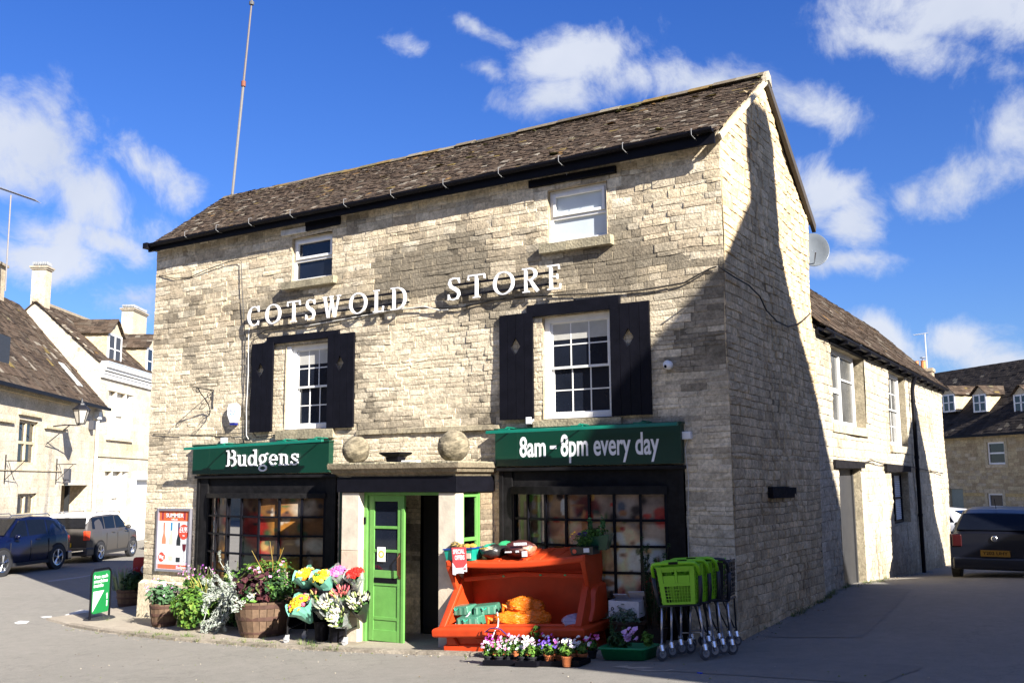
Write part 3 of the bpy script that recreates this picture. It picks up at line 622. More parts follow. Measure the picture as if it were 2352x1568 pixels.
# --- porch
PX0, PX1, PY = -5.76, -3.66, -.97
pstone = M('porch_stone', rough=.85, var=.22, vs=5, attr=True, bump=.003, bs=30)
gz0 = gz(-4.6, -1.05)
def pillar(x0, x1, y0, y1, name):
    m = MB(); z = gz0 - .05
    for h in (.42, .95, 1.89 - gz0 - .95 - .37): 
        h = min(h, 1.89 - z); c = lerp3((.50, .41, .30), (.58, .52, .42), random.random()); m.box((x0, y0, z), (x1, y1, z + h - .006), c); z += h
    m.box((x0 + .006, y0 + .006, gz0), (x1 - .006, y1 - .006, 1.888), (.42, .36, .26))
    return m.build('pillar', pstone, shop, bevel=.006)
pillar(-5.76, -5.43, PY + .0, PY + .34, 'a'); pillar(-3.97, -3.67, PY, PY + .19, 'b')
m = MB(); m.box((-5.84, PY - .03, 1.89), (-3.66 + .02, -.0, 2.115)); m.build('porch_beam', BLACK, shop, bevel=.004)
m = MB()                                       # cornice slab with moulded edge
def ring(e, z): return [(-5.80 - e, PY + .02 - e, z), (-3.70 + e, PY + .02 - e, z), (-3.70 + e, -.005, z), (-5.80 - e, -.005, z)]
prof = [(.03, 2.117), (.05, 2.15), (.10, 2.175), (.12, 2.22), (.15, 2.235), (.155, 2.30)]
col = (.20, .165, .11)
for (e0, z0), (e1, z1) in zip(prof, prof[1:]): m.hexa(ring(e0, z0), ring(e1, z1), lerp3(col, (.20, .165, .12), rint(0, .6)))
for i in range(26):
    x0 = -5.95 + i * .0925
    m.box((x0, PY - .13 + rint(-.01, .012), 2.301), (x0 + .0925, -.01, 2.318 + rint(-.007, .010)), lerp3((.36, .32, .23), (.22, .2, .13), random.random()))
m.build('cornice', STONE, shop)
m = MB(); m.X = Matrix.Translation((-3.68, 0, 0)) @ Matrix.Rotation(PI / 2, 4, 'Z')     # brick return and low wall under the side window
stonewall(m, -.34, .0, gz0 - .1, 1.89, [], lambda a, c: random.choice([(.26, .20, .13), (.2, .16, .11), (.3, .24, .17), (.17, .13, .09)]), h=(.07, .08), w=(.1, .22), relief=(.004, .008), joint=.006)
stonewall(m, -.78, -.34, gz0 - .1, .55, [], side_col, h=(.08, .14), w=(.12, .3))
m.build('porch_wall', STONE, shop)
m = MB(); m.box((-5.74, -.63, gz0 - .1), (-5.66, 0, 1.89), (.3, .25, .17)); m.build('porch_wall', STONE, shop)
# side window of the porch
m = MB(); X = Matrix.Translation((-3.70, 0, 0)) @ Matrix.Rotation(PI / 2, 4, 'Z'); m.X = X
wframe(m, (-.78, -.34, .55, 1.88), 0., .05, .06); m.box((-.72, .002, 1.2), (-.40, .048, 1.25)); m.box((-.37, -.015, .5), (-.32, .05, 1.885))
fr = m.build('porch_window', GREENP, shop, bevel=.003)
m = MB(); m.X = X; m.box((-.73, .022, .6), (-.39, .026, 1.83)); m.build('pane', CLEAR, fr)
# door frame and the closed leaf, the other leaf folded inwards
m = MB(); dy = PY + .12
dx0, dx1 = -5.43, -3.97
m.box((dx0, dy, gz0), (dx0 + .06, dy + .1, 1.888)); m.box((dx1 - .025, dy, gz0), (dx1, dy + .1, 1.888)); m.box((dx0 + .06, dy + .002, 1.845), (dx1 - .025, dy + .098, 1.888)); m.box((dx0 + .062, dy + .03, gz0), (dx0 + .1, dy + .08, 1.844))
m.build('door_frame', GREENP, shop, bevel=.003)
def leaf(X, parent):
    W = .60; d = MB(); d.X = X; z0, z1 = gz0 + .03, 1.84
    st = .085; H = z1 - z0
    d.box((0, 0, z0), (st, .045, z1)); d.box((W - st * .9, 0, z0), (W, .045, z1)); d.box((W, -.012, z0), (W + .05, .03, z1))
    fz = [0, .155, .47, .50, .595, .735, .87, 1]   # unused spacing helper
    rails = [(z0, z0 + .26 - .1), (z0 + .30, z0 + .345), (z0 + .79, z0 + .83), (z0 + .90, z0 + 1.01), (z0 + 1.27, z0 + 1.31), (z0 + 1.61, z0 + 1.65), (z1 - .085, z1)]
    for r0, r1 in rails: d.box((st, .003, r0), (W - st * .9, .042, r1))
    d.box((st, .014, z0), (W - st * .9, .03, z0 + .8))
    dd = d.build('door', GREENP, parent, bevel=.003)
    g_ = MB(); g_.X = X; g_.box((st - .005, .018, z0 + 1.0), (W - st * .85, .024, z1 - .08)); g_.build('pane', GLASS, dd)
    k = MB(); k.X = X; k.box((st + .01, -.0035, z0 + .83), (W - st * .95, .004, z0 + .90)); k.build('letter_plate', BLACK, dd)
    k = MB(); k.X = X; k.tube([(W - .03, -.01, z0 + .93), (W - .03, -.05, z0 + .96), (W - .03, -.055, z0 + 1.2), (W - .03, -.01, z0 + 1.24)], .011, 8); k.box((W - .05, -.008, z0 + .9), (W - .01, .001, z0 + 1.27)); k.build('handle', M('bronze', (.12, .05, .025), .4, .6), dd)
    return dd
d1 = leaf(Matrix.Translation((dx0 + .10, dy + .02, 0)), shop)
st_ = MB(); st_.box((dx0 + .255, dy + .012, .88), (dx0 + .405, dy + .016, 1.09), (.8, .8, .76)); st_.lathe([(0.001, dy + .0115), (.055, dy + .0115), (.055, dy + .011)], (dx0 + .33, 0, .985), 20, 1, (.75, .45, .08)); st_.lathe([(0.001, dy + .0105), (.03, dy + .0105), (.03, dy + .010)], (dx0 + .33, 0, .985), 16, 1, (.8, .78, .7)); st_.build('sticker', VC, d1)
m = MB(); m.box((dx0 + .005, dy - .012, 1.42), (dx0 + .04, dy, 1.52)); m.build('doorbell', BLACK, shop)
leaf(Matrix.Translation((dx1 - .03, dy + .06, 0)) @ Matrix.Rotation(math.radians(97), 4, 'Z'), shop)
m = MB(); m.box((dx0 - .3, PY - .22, gz0 - .2), (dx1 + .45, PY + .9, gz0 + .012), (.24, .2, .15)); m.build('doorstep', pstone, shop, bevel=.01)
# dark sheet standing in for the darkness inside the open inner doorway
m = MB(); m.box((-4.66, .02, gz0), (-4.62, .1, 1.85)); m.box((-4.99, .05, gz0), (-4.66, .09, 1.85), ); m.build('doorway_dark_sheet', M('dark_interior'), shop)
# ================================================================ ANNEX behind the shop (same side wall line)
annex = thing('stone_annex', 'long low cream stone wing behind the shop with black gutter and white windows', 'building', (0, 0, 0))
SX = SIDE.M
AW1 = (5.50, 8.32, 3.02, 4.44); AW2 = (10.80, 13.0, 2.77, 4.46); ADR = (5.75, 7.52, .0, 2.22); AW3 = (10.55, 12.7, 1.0, 2.17)
def annex_col(a, c):
    n = noise.noise(Vector((a * .9, c * 1.0, 33.1))); b = lerp3(random.choice(CREAM), (.60, .53, .41), .65); k = rint(.88, 1.08)
    return lerp3(tuple(x * k * .84 for x in b), (.26, .21, .14), min(max(n * .9 + max(0, .5 - c) * .8, 0), .8))
aw = MB(); aw.X = SX
stonewall(aw, 4.41, 19.1, -.8, 4.66, [AW1, AW2, ADR, AW3], annex_col, h=(.10, .17), w=(.16, .42), relief=(.006, .02), wob=.06, bot=lambda a: -.7, mort=.95)
for o in (AW1, AW2, ADR, AW3): reveal(aw, o, .22, (.42, .36, .25))
aw.build('wall', STONE, annex)
m = MB(); m.add([(-.01, 19.1, -.8), (-3.6, 19.1, -.8), (-3.6, 19.1, 4.6), (-1.8, 19.1, 6.55), (-.01, 19.1, 4.6)], [(0, 1, 2, 3, 4)], (.4, .34, .24)); m.build('end_wall', STONE, annex)
m = MB(); slates(m, (.14, 19.16, 4.66), (0, -1, 0), (-1.94, 0, 1.95), 14.8, 2.75, exp0=.16, exp1=.10, w=(.14, .3), thick=.02)
slates(m, (-3.74, 4.4, 4.66), (0, 1, 0), (1.94, 0, 1.95), 14.8, 2.75, exp0=.3, exp1=.3, w=(.4, .6)); m.add([(.14, 4.4, 4.65), (.14, 19.16, 4.65), (-1.8, 19.16, 6.6), (-1.8, 4.4, 6.6)], [(0, 1, 2, 3)], (.08, .06, .05)); m.build('roof', ROOF, annex)
m = MB(); a = 4.45
for (y0, z0), (y1, z1) in zip([(4.5, 4.60), (9, 4.585), (14, 4.60), (19.15, 4.63)], [(9, 4.585), (14, 4.60), (19.15, 4.63)]):
    vs = [(.17 - p[0], y0, z0 + p[1]) for p in pr] + [(.17 - p[0], y1, z1 + p[1]) for p in pr]; n = len(pr)
    m.add(vs, [tuple(range(n)), tuple(range(n, 2 * n))] + [(i, (i + 1) % n, (i + 1) % n + n, i + n) for i in range(n)])
m.box((.02, 4.5, 4.50), (.08, 19.1, 4.62))
for i in range(14): m.box((.02, 5 + i, 4.48), (.235, 5.04 + i, 4.545))
m.build('gutter', BLACK, annex)
m = MB(); m.tube([(.17, 13.6, 4.55), (.10, 13.6, 4.35), (.075, 13.6, 4.2), (.075, 13.6, gz(.075, 13.6) - .02)], .05, 10)
for z in (3.9, 2.5, 1.1): m.tube([(.075, 13.6, z), (.075, 13.6, z + .07)], .06, 10)
m.build('downpipe', BLACK, annex)
def casement(o, X, parent, b=.12):
    a0, a1, c0, c1 = o; f = MB(); f.X = X; wframe(f, o, b, b + .07, .09); am = a0 + (a1 - a0) * .42
    f.box((a0 + .09, b + .001, c0 + .6), (am - .03, b + .06, c0 + .69))
    f.box((am - .03, b - .005, c0 + .09), (am + .06, b + .065, c1 - .09)); f.box((am + .06, b + .002, c0 + .88), (a1 - .09, b + .05, c0 + .91)); f.box((a0 + .09, b + .003, c0 + .3), (am - .03, b + .05, c0 + .32)) if False else None
    fr = f.build('window_frame', WHITE, parent); q = MB(); q.X = X; q.box((a0 + .05, b + .03, c0 + .05), (a1 - .05, b + .035, c1 - .05)); q.build('pane', ANX, fr); return fr
ANX = M('curtained_glass', (.10, .10, .095), .12, var=.5, vs=1.6)
casement((5.84, 7.97, 3.02, 4.44), SX, annex)
sash((11.1, 12.65, 2.77, 4.46), annex, b=.12, X=SX, cols=2, g=ANX)
m = MB(); m.X = SX; m.box((5.76, .16, -.2), (7.5, .2, 2.22)); m.box((5.76, .13, -.2), (5.84, .17, 2.2)); m.box((7.42, .13, -.2), (7.5, .17, 2.2)); m.build('door', M('grey_door', (.035, .035, .037), .5, var=.2), annex)
m = MB(); m.X = SX; wframe(m, (10.7, 12.6, 1.0, 2.15), .14, .2, .06); m.box((11.6, .135, 1.05), (11.68, .19, 2.1)); m.box((10.76, .142, 1.56), (12.54, .19, 1.6)); fr = m.build('window_frame', BLACK, annex)
m = MB(); m.X = SX
for i in range(24): m.box((10.76, .175, 1.08 + i * .043), (12.54, .185, 1.08 + i * .043 + .034))
m.build('slatted_blind', M('blind_slats', (.62, .66, .72), .6), fr)
def slint(o, parent=annex, X=SX, mat=TIMBER, b0=-.06):
    m = MB(); m.X = X; a0, a1, c0, c1 = o; m.hexa([(a0, b0, c0), (a1, b0, c0 + .01), (a1, .06, c0 + .01), (a0, .06, c0)], [(a0, b0, c1), (a1, b0, c1 - .015), (a1, .06, c1 - .015), (a0, .06, c1)]); return m.build('lintel', mat, parent)
slint((5.33, 7.72, 2.22, 2.37)); slint((9.9, 12.83, 2.17, 2.33)); slint((5.4, 8.6, 4.44, 4.58)); slint((10.66, 12.99, 4.46, 4.6))
for o in (AW1, AW2): 
    m = MB(); m.X = SX; m.box((o[0] - .1, -.05, o[2] - .16), (o[1] + .05, .14, o[2] - .002), (.45, .39, .28)); m.build('window_sill', STONE, annex)
m = MB(); m.X = SX
for i in range(40): m.box((7.53, -.012, .05 + i * .35), (7.78, .0, .05 + i * .35 + .34), (.55, .48, .35)) if i < 6 else None
m.build('door_surround', ASHLAR, annex)
# ================================================================ houses across the street, left
def ash_col(a, c):
    n = noise.noise(Vector((a * .5, c * .7, 51.))); b = random.choice([(.55, .48, .37), (.58, .51, .40), (.51, .44, .33), (.56, .50, .40)]); return lerp3(b, (.46, .37, .23), min(max(n * .9 + max(0, c - 4.3) * .3 * (c < 5.3), 0), .8))
P0 = (-31.4, 13.1, 0); L1 = Fr(P0, math.radians(128)); L2 = Fr(P0, math.radians(122)); G2 = Fr(P0, math.radians(32))
def mull_window(parent, o, parts, nx_=2, rows_=(.5,), X=None, frame=(.55, .46, .31), leaded=True, b=.1):
    a0, a1, c0, c1 = o; f = MB(); t = .09; f.col = frame
    wframe(f, (a0, a1, c0, c1), b - .02, b + .08, t)
    for i in range(1, nx_): x = a0 + (a1 - a0) * i / nx_; f.box((x - t / 2, b - .018, c0 + t), (x + t / 2, b + .08, c1 - t))
    for r in rows_: z = c0 + (c1 - c0) * r; f.box((a0 + t, b - .016, z - t / 2), (a1 - t, b + .08, z + t / 2))
    fr = f.build('window_frame', ASHLAR, parent)
    q = MB(); q.box((a0 + .04, b + .04, c0 + .04), (a1 - .04, b + .045, c1 - .04)); q.build('pane', GLASS, fr)
    return fr
h1 = thing('stone_house', 'cream stone house with brown slate roof and mullioned windows behind the dark blue car', 'house', P0, math.radians(128))
W1 = (-8.35, -6.65, 2.68, 4.15); W2 = (-8.1, -6.4, .35, 1.72); D1 = (-3.95, -.9, -.6, 1.98)
m = MB(); stonewall(m, -14, -.002, -.7, 5.2, [W1, W2, D1], ash_col, h=(.24, .34), w=(.4, .9), relief=(.001, .004), joint=.008, mort=.9, quoin=False)
for o in (W1, W2, D1): reveal(m, o, .2 if o is not D1 else 1.2, (.5, .42, .29))
m.box((-14, 0, -.7), (-13.9, 7, 5.1), (.5, .42, .3)); m.build('wall', ASHLAR, h1)
mull_window(h1, W1, None); mull_window(h1, W2, None)
m = MB(); m.box((-14, -.10, 3.98), (-8.9, 0, 4.06), (.5, .42, .28)); m.box((-8.5, -.10, 4.3), (-6.5, 0, 4.38), (.5, .42, .28)); m.box((-6.1, -.1, 3.98), (-3.9, 0, 4.06), (.5, .42, .28)); m.box((-14, -.04, 1.98 + .5), (-4.1, 0, 2.5), (.5, .42, .28)); m.box((-14, -.16, 4.95), (-3.9, 0, 5.12), (.5, .42, .28)); m.build('string_course', ASHLAR, h1)
m = MB(); m.box((-3.9, 1.0, -.6), (-.95, 1.05, 1.97), (.33, .26, .18)); m.box((-2.2, .3, -.6), (-2.05, .45, 1.97), (.02, .02, .02)); m.build('garage_door', VC, h1)
m = MB(); slates(m, (-14, -.35, 5.12), (1, 0, 0), (0, 3.75, 4.3), 14.0, 5.7, exp0=.24, exp1=.13, w=(.2, .45), thick=.03, lich=.0, skew1=.0)
slates(m, (0, 7.2, 5.12), (-1, 0, 0), (0, -3.75, 4.3), 14.0, 5.7, exp0=.5, exp1=.5, w=(.7, .9), thick=.03)
m.add([(-14, -.35, 5.1), (0, -.35, 5.1), (0, 3.4, 9.4), (-14, 3.4, 9.4)], [(0, 1, 2, 3)], (.1, .08, .06)); m.build('roof', ROOF, h1)
m = MB(); m.box((-14, -.45, 5.02), (.25, -.34, 5.14)); m.build('gutter', BLACK, h1)
m = MB(); m.tube([(-.35, -.1, 4.9), (-.35, -.1, -.5)], .06, 8); m.box((-.55, -.2, 4.65), (-.15, .0, 4.95)); m.build('downpipe', WHITE, h1)
m = MB(); sk = [(-1.9, .62), (-1.3, .62), (-1.3, 1.4), (-1.9, 1.4)]
m.add([(a, b_ - .35, 5.12 + b_ * 4.3 / 3.75 + .09) for a, b_ in sk] + [(a, b_ - .35, 5.12 + b_ * 4.3 / 3.75) for a, b_ in sk], [(0, 1, 2, 3), (0, 1, 5, 4), (1, 2, 6, 5), (2, 3, 7, 6), (3, 0, 4, 7)]); m.build('skylight', M('lead_light', (.5, .55, .55), .3), h1)
m = MB(); q = L1.px(2, 660, 3.3); m.box((q[0] - 1.4, 3.1, 8.6), (q[0] - .15, 3.6, q[1] + .75), (.45, .37, .26)); m.box((q[0] - 1.5, 3.0, q[1] + .75), (q[0] - .08, 3.7, q[1] + .85), (.32, .27, .2)); m.build('chimney', ASHLAR, h1)
m = MB(); q = L1.px(-4, 830, .6); m.box((q[0] - .8, .3, 5.6), (q[0] + .1, 2.2, 6.8), (.03, .035, .045)); m.build('dormer', VC, h1)
# second house
h2 = thing('stone_house', 'taller cream stone house with white cornice, dormers and twin chimneys beside the shop corner', 'house', P0, math.radians(122))
V1 = (1.0, 3.55, 4.0, 5.95); V2 = (1.0, 3.4, .35, 2.55); DO = (4.3, 6.6, -.6, 2.3)
m = MB(); stonewall(m, 0, 13, -.7, 6.5, [V1, V2, DO], ash_col, h=(.26, .34), w=(.5, 1.0), relief=(.001, .003), joint=.006, mort=.93, quoin=False)
for o in (V1, V2, DO): reveal(m, o, .2, (.6, .51, .37))
m.build('wall', ASHLAR, h2)
def gt2(b):   # height of the gable against depth
    return 7.1 + (9.62 - 7.1) * b / 2.83 if b < 2.83 else 9.62 - (b - 2.83) * .95
m = MB(); X = Matrix.Rotation(-PI / 2, 4, 'Z'); m.X = X         # gable frame: a' = -b
stonewall(m, -6.0, 0, 4.4, 9.7, [], ash_col, top=lambda a: gt2(-a), h=(.14, .24), w=(.25, .6), relief=(.002, .008), joint=.008, mort=.93)
m.build('gable_wall', ASHLAR, h2)
m = MB(); m.box((0, -.30, 6.85), (13, .05, 7.05)); m.box((.0, -.22, 6.72), (13, 0, 6.85)); m.box((0, -.10, 6.42), (13, 0, 6.70))
for i in range(110): m.box((.03 + i * .118, -.16, 6.60), (.09 + i * .118, -.10, 6.68))
m.build('cornice', WHITE, h2)
m = MB(); m.box((0, -.32, 7.05), (13, .3, 7.10)); m.build('lead_flashing', M('lead', (.42, .46, .50), .4), h2)
m = MB(); slates(m, (-.08, .0, 7.06), (1, 0, 0), (0, 2.83, 2.56), 13, 3.8, exp0=.2, exp1=.12, w=(.2, .45), thick=.03); slates(m, (13, 6.0, 6.6), (-1, 0, 0), (0, -3.17, 3.0), 13.1, 4.3, exp0=.5, exp1=.5, w=(.7, .9), thick=.03)
m.add([(-.08, 0, 7.04), (13, 0, 7.04), (13, 2.83, 9.6), (-.08, 2.83, 9.6)], [(0, 1, 2, 3)], (.1, .08, .06))
m.box((-.1, 2.75, 9.6), (13, 2.95, 9.72), (.3, .25, .18)); m.build('roof', ROOF, h2)
def chim(a0, a1, b0, b1, z0, z1, parent):
    m = MB(); m.box((a0, b0, z0), (a1, b1, z1), (.5, .42, .31)); m.box((a0 - .05, b0 - .05, z1), (a1 + .05, b1 + .05, z1 + .07), (.30, .26, .2)); m.box((a0 - .09, b0 - .09, z1 + .07), (a1 + .09, b1 + .09, z1 + .14), (.34, .29, .22)); m.box((a0 + .1, b0 + .1, z1 + .17), (a1 - .1, b1 - .1, z1 + .2), (.12, .12, .12))
    for i in range(9): m.box((a0 + .02, b0 + (b1 - b0) * i / 8 - .008, z1 + .2), (a1 - .02, b0 + (b1 - b0) * i / 8 + .008, z1 + .34), (.35, .36, .37))
    return m.build('chimney', ASHLAR, parent)
chim(.02, .52, 2.5, 3.1, 8.9, 11.0, h2)
q0 = L2.px(285, 760, 2.8); q1 = L2.px(337, 712, 2.8); chim(q0[0] + .35, q1[0] - .75, 2.5, 3.1, 8.9, q1[1] - .5, h2)
def dormer(parent, a0, a1, b0, z0, z1, F=None):
    m = MB(); apx = (a0 + a1) / 2; d = 2.2
    m.box((a0 + .02, b0, z0), (a1 - .02, b0 + .05, z1), (.8, .8, .8)); dm = m.build('dormer', WHITE, parent)
    c = MB(); c.hexa([(a0, b0 + .02, z0), (a0 + .03, b0 + .02, z0), (a0 + .03, b0 + d, z0), (a0, b0 + d, z0)], [(a0, b0 + .02, z1), (a0 + .03, b0 + .02, z1), (a0 + .03, b0 + d, z1), (a0, b0 + d, z1)], (.5, .40, .25)); c.hexa([(a1 - .03, b0 + .02, z0), (a1, b0 + .02, z0), (a1, b0 + d, z0), (a1 - .03, b0 + d, z0)], [(a1 - .03, b0 + .02, z1), (a1, b0 + .02, z1), (a1, b0 + d, z1), (a1 - .03, b0 + d, z1)], (.5, .40, .25)); c.build('cheek', ASHLAR, dm)
    r = MB(); rise = (a1 - a0) * .42; half = Vector(((a1 - a0) / 2 + .12, 0, rise + .1))
    slates(r, (a0 - .12, b0 - .12, z1 - .06), (0, 1, 0), half, d + .2, half.length, exp0=.14, exp1=.12, w=(.2, .35), thick=.025)
    slates(r, (a1 + .12, b0 + d + .08, z1 - .06), (0, -1, 0), (-half.x, 0, half.z), d + .2, half.length, exp0=.14, exp1=.12, w=(.2, .35), thick=.025)
    r.prism([(a0, z1), (a1, z1), (apx, z1 + rise)], 1, b0 + .005, b0 + .045, (.5, .42, .3))
    r.build('dormer_roof', ROOF, dm)
    w = MB(); w.box((a0 + .12, b0 - .012, z0 + .08), (apx - .05, b0 + .0, z1 - .08)); w.box((apx + .05, b0 - .012, z0 + .08), (a1 - .12, b0, z1 - .08)); w.build('pane', GLASS, dm)
    w = MB(); w.box((a0 + .02, b0 - .03, z0), (a0 + .12, b0 + .0, z1)); w.box((a1 - .12, b0 - .03, z0), (a1 - .02, b0, z1)); w.box((apx - .05, b0 - .03, z0), (apx + .05, b0, z1)); w.box((a0 + .12, b0 - .03, (z0 + z1) / 2), (a1 - .12, b0 - .013, (z0 + z1) / 2 + .05)); w.build('window_frame', WHITE, dm)
q0 = L2.px(247, 800, .35); q1 = L2.px(279, 800, .35); dormer(h2, q0[0], q1[0], .35, 7.15, L2.px(262, 768, .35)[1])
q0 = L2.px(325, 830, .35); dormer(h2, q0[0] + .6, q0[0] + 2.2, .35, 7.15, L2.px(262, 768, .35)[1])
for o in (V1, V2):
    a0, a1, c0, c1 = o; aa, bb = a0 + (a1 - a0) * .33, a0 + (a1 - a0) * .70
    f = MB(); f.box((a0 - .15, -.03, c1), (a1 + .15, .02, c1 + .25), (.66, .58, .44)); f.box((a0 - .15, -.1, c0 - .14), (a1 + .15, .02, c0), (.6, .5, .36)); f.box((aa - .16, -.01, c0), (aa, .15, c1), (.66, .58, .44)); f.box((bb, -.01, c0), (bb + .16, .15, c1), (.66, .58, .44)); f.box((a0, .05, c0), (a0 + .12, .15, c1), (.8, .8, .78)); f.box((a1 - .12, .05, c0), (a1, .15, c1), (.8, .8, .78)); f.box((aa, .08, (c0 + c1) / 2 - .03), (bb, .14, (c0 + c1) / 2 + .03), (.8, .8, .78)); f.box((aa, .08, c0), (bb, .14, c0 + .1), (.8, .8, .78))
    fr = f.build('window_frame', ASHLAR, h2)
    q = MB(); q.box((a0 + .1, .16, c0), (a1 - .1, .17, c1)); q.build('pane', M('white_blind', (.55, .54, .5), .3, var=.1), fr)
m = MB(); m.box((4.35, .12, -.6), (6.5, .17, 2.2)); m.build('door', WHITE, h2)
m = MB(); m.box((4.1, -.12, 2.2), (6.7, 0, 2.42)); m.box((4.1, -.1, -.6), (4.33, .1, 2.2)); m.build('door_surround', WHITE, h2)
m = MB(); m.box((0, -.06, 3.15), (13, 0, 3.28), (.55, .47, .33)); m.build('string_course', ASHLAR, h2)
# ================================================================ stone terrace seen beyond the lane, right
Q = at(2260, 1050, 50); FR = Fr((Q.x, Q.y, 0), math.radians(-43))
h3 = thing('stone_terrace', 'long golden stone terrace with dark roof and gabled dormers beyond the black hatchback', 'house', (Q.x, Q.y, 0), math.radians(-43))
def far_col(a, c):
    b = random.choice([(.42, .33, .19), (.46, .37, .22), (.38, .29, .17), (.44, .36, .24)]); k = rint(.85, 1.1); return tuple(x * k for x in b) if not 1.05 < c < 1.3 else (.45, .33, .15)
U1 = FR.rect(2268, 2308, 1014, 1066); U0 = FR.rect(2270, 2305, 1132, 1180); UD = FR.rect(2184, 2214, 1122, 1200)
U0 = (U0[0], U0[1], U0[2] - .3, U0[3]); UD = (UD[0], UD[1], -1.2, UD[3])
m = MB(); stonewall(m, -9, 20, -1.3, 4.22, [U1, U0, UD], far_col, h=(.14, .2), w=(.25, .6), relief=(.002, .008), joint=.008, mort=.85, quoin=False)
for o in (U1, U0, UD): reveal(m, o, .15, (.4, .32, .2))
m.build('wall', STONE, h3)
for o in (U1, U0):
    m = MB(); a0, a1, c0, c1 = o; m.box((a0 - .18, -.02, c1), (a1 + .18, .01, c1 + .2), (.5, .41, .27)); m.box((a0 - .18, -.02, c0 - .15), (a1 + .18, .01, c0), (.5, .41, .27)); m.box((a0 - .18, -.021, c0), (a0, .01, c1), (.48, .40, .26)); m.box((a1, -.021, c0), (a1 + .18, .01, c1), (.48, .40, .26)); m.build('window_surround', ASHLAR, h3)
    m = MB(); wframe(m, o, .05, .12, .09); m.box((a0 + .08, .06, (c0 + c1) / 2 - .04), (a1 - .08, .11, (c0 + c1) / 2 + .04)); fr = m.build('window_frame', WHITE, h3)
    m = MB(); m.box((a0 + .05, .09, c0 + .05), (a1 - .05, .095, c1 - .05)); m.build('pane', GLASS, fr)
m = MB(); m.box((UD[0] + .05, .06, -1.2), (UD[1] - .05, .1, UD[3])); m.build('door', M('sage_door', (.17, .19, .15), .5), h3)
def darkslate(t, u, l): k = rint(.7, 1.35); b = (.034, .028, .024) if random.random() > .03 else (.14, .12, .09); return tuple(x * k for x in b)
m = MB(); slates(m, (-9, -.3, 4.2), (1, 0, 0), (0, 4.2, 4.1), 29, 5.87, exp0=.2, exp1=.2, w=(.25, .4), thick=.02, cf=darkslate); slates(m, (20, 8.1, 4.2), (-1, 0, 0), (0, -4.2, 4.1), 29, 5.87, exp0=.6, exp1=.6, w=(.9, 1.2), thick=.02, cf=darkslate); m.add([(-9, -.3, 4.18), (20, -.3, 4.18), (20, 3.9, 8.28), (-9, 3.9, 8.28)], [(0, 1, 2, 3)], (.03, .026, .022)); m.add([(20, 0, -1.3), (20, 8, -1.3), (20, 8, 4.2), (20, 3.9, 8.2), (20, 0, 4.2)], [(0, 1, 2, 3, 4)], (.4, .32, .2)); m.add([(-9, 0, -1.3), (-9, 8, -1.3), (-9, 8, 4.2), (-9, 3.9, 8.2), (-9, 0, 4.2)], [(0, 1, 2, 3, 4)], (.4, .32, .2)); m.build('roof', ROOF, h3)
m = MB(); m.box((-9, -.42, 4.08), (20, -.3, 4.2)); m.build('gutter', BLACK, h3)
for cx in (2251, 2346, 2180):
    q = FR.px(cx, 925, .8); w = .5; z1 = FR.px(cx, 905, .8)[1]; z0 = FR.px(cx, 946, .8)[1]; dormer(h3, q[0] - w, q[0] + w, .8, z0, z1)
m = MB(); q = at(2119, 850, 46)
ch = thing('chimney_stack', 'brick chimney with two orange clay pots showing over the annex roof', 'chimney', (q.x, q.y, 4.5))
m.box((-.45, -.35, 0), (.45, .35, q.z - 4.5 - .1), (.34, .26, .18)); m.box((-.5, -.4, q.z - 4.6), (.5, .4, q.z - 4.45), (.38, .3, .2)); m.build('stack', VC, ch)
for s in (-.25, .05): m = MB(); m.lathe([(.13, q.z - 4.45), (.10, q.z - 4.1), (.12, q.z - 4.05)], (s, 0, 0), 10, 2, (.55, .22, .08)); m.build('chimney_pot', VC, ch)
m = MB(); m.tube([(0.05, 0, q.z - 4.05), (.05, 0, q.z - 3.93)], .05, 8); m.tube([(.05, 0, q.z - 3.93), (.05, 0, q.z - 3.88)], .14, 8); m.build('cowl', METAL, ch)
q = at(2133, 900, 47); am = thing('television_mast', 'tall thin television mast standing behind the annex roof', 'aerial', (q.x, q.y, 4))
t = at(2133, 762, 47); m = MB(); m.tube([(0, 0, 0), (0, 0, t.z - 4)], .03, 6, (.5, .52, .55)); m.build('mast', VC, am); m = MB(); m.tube([(-.5, 0, t.z - 4.05), (.15, 0, t.z - 4.0)], .02, 6, (.4, .42, .45))
for i in range(5): m.tube([(-.5 + i * .13, -.2, t.z - 4.04), (-.5 + i * .13, .2, t.z - 4.04)], .01, 5, (.4, .42, .45))
m.build('aerial_array', VC, am)
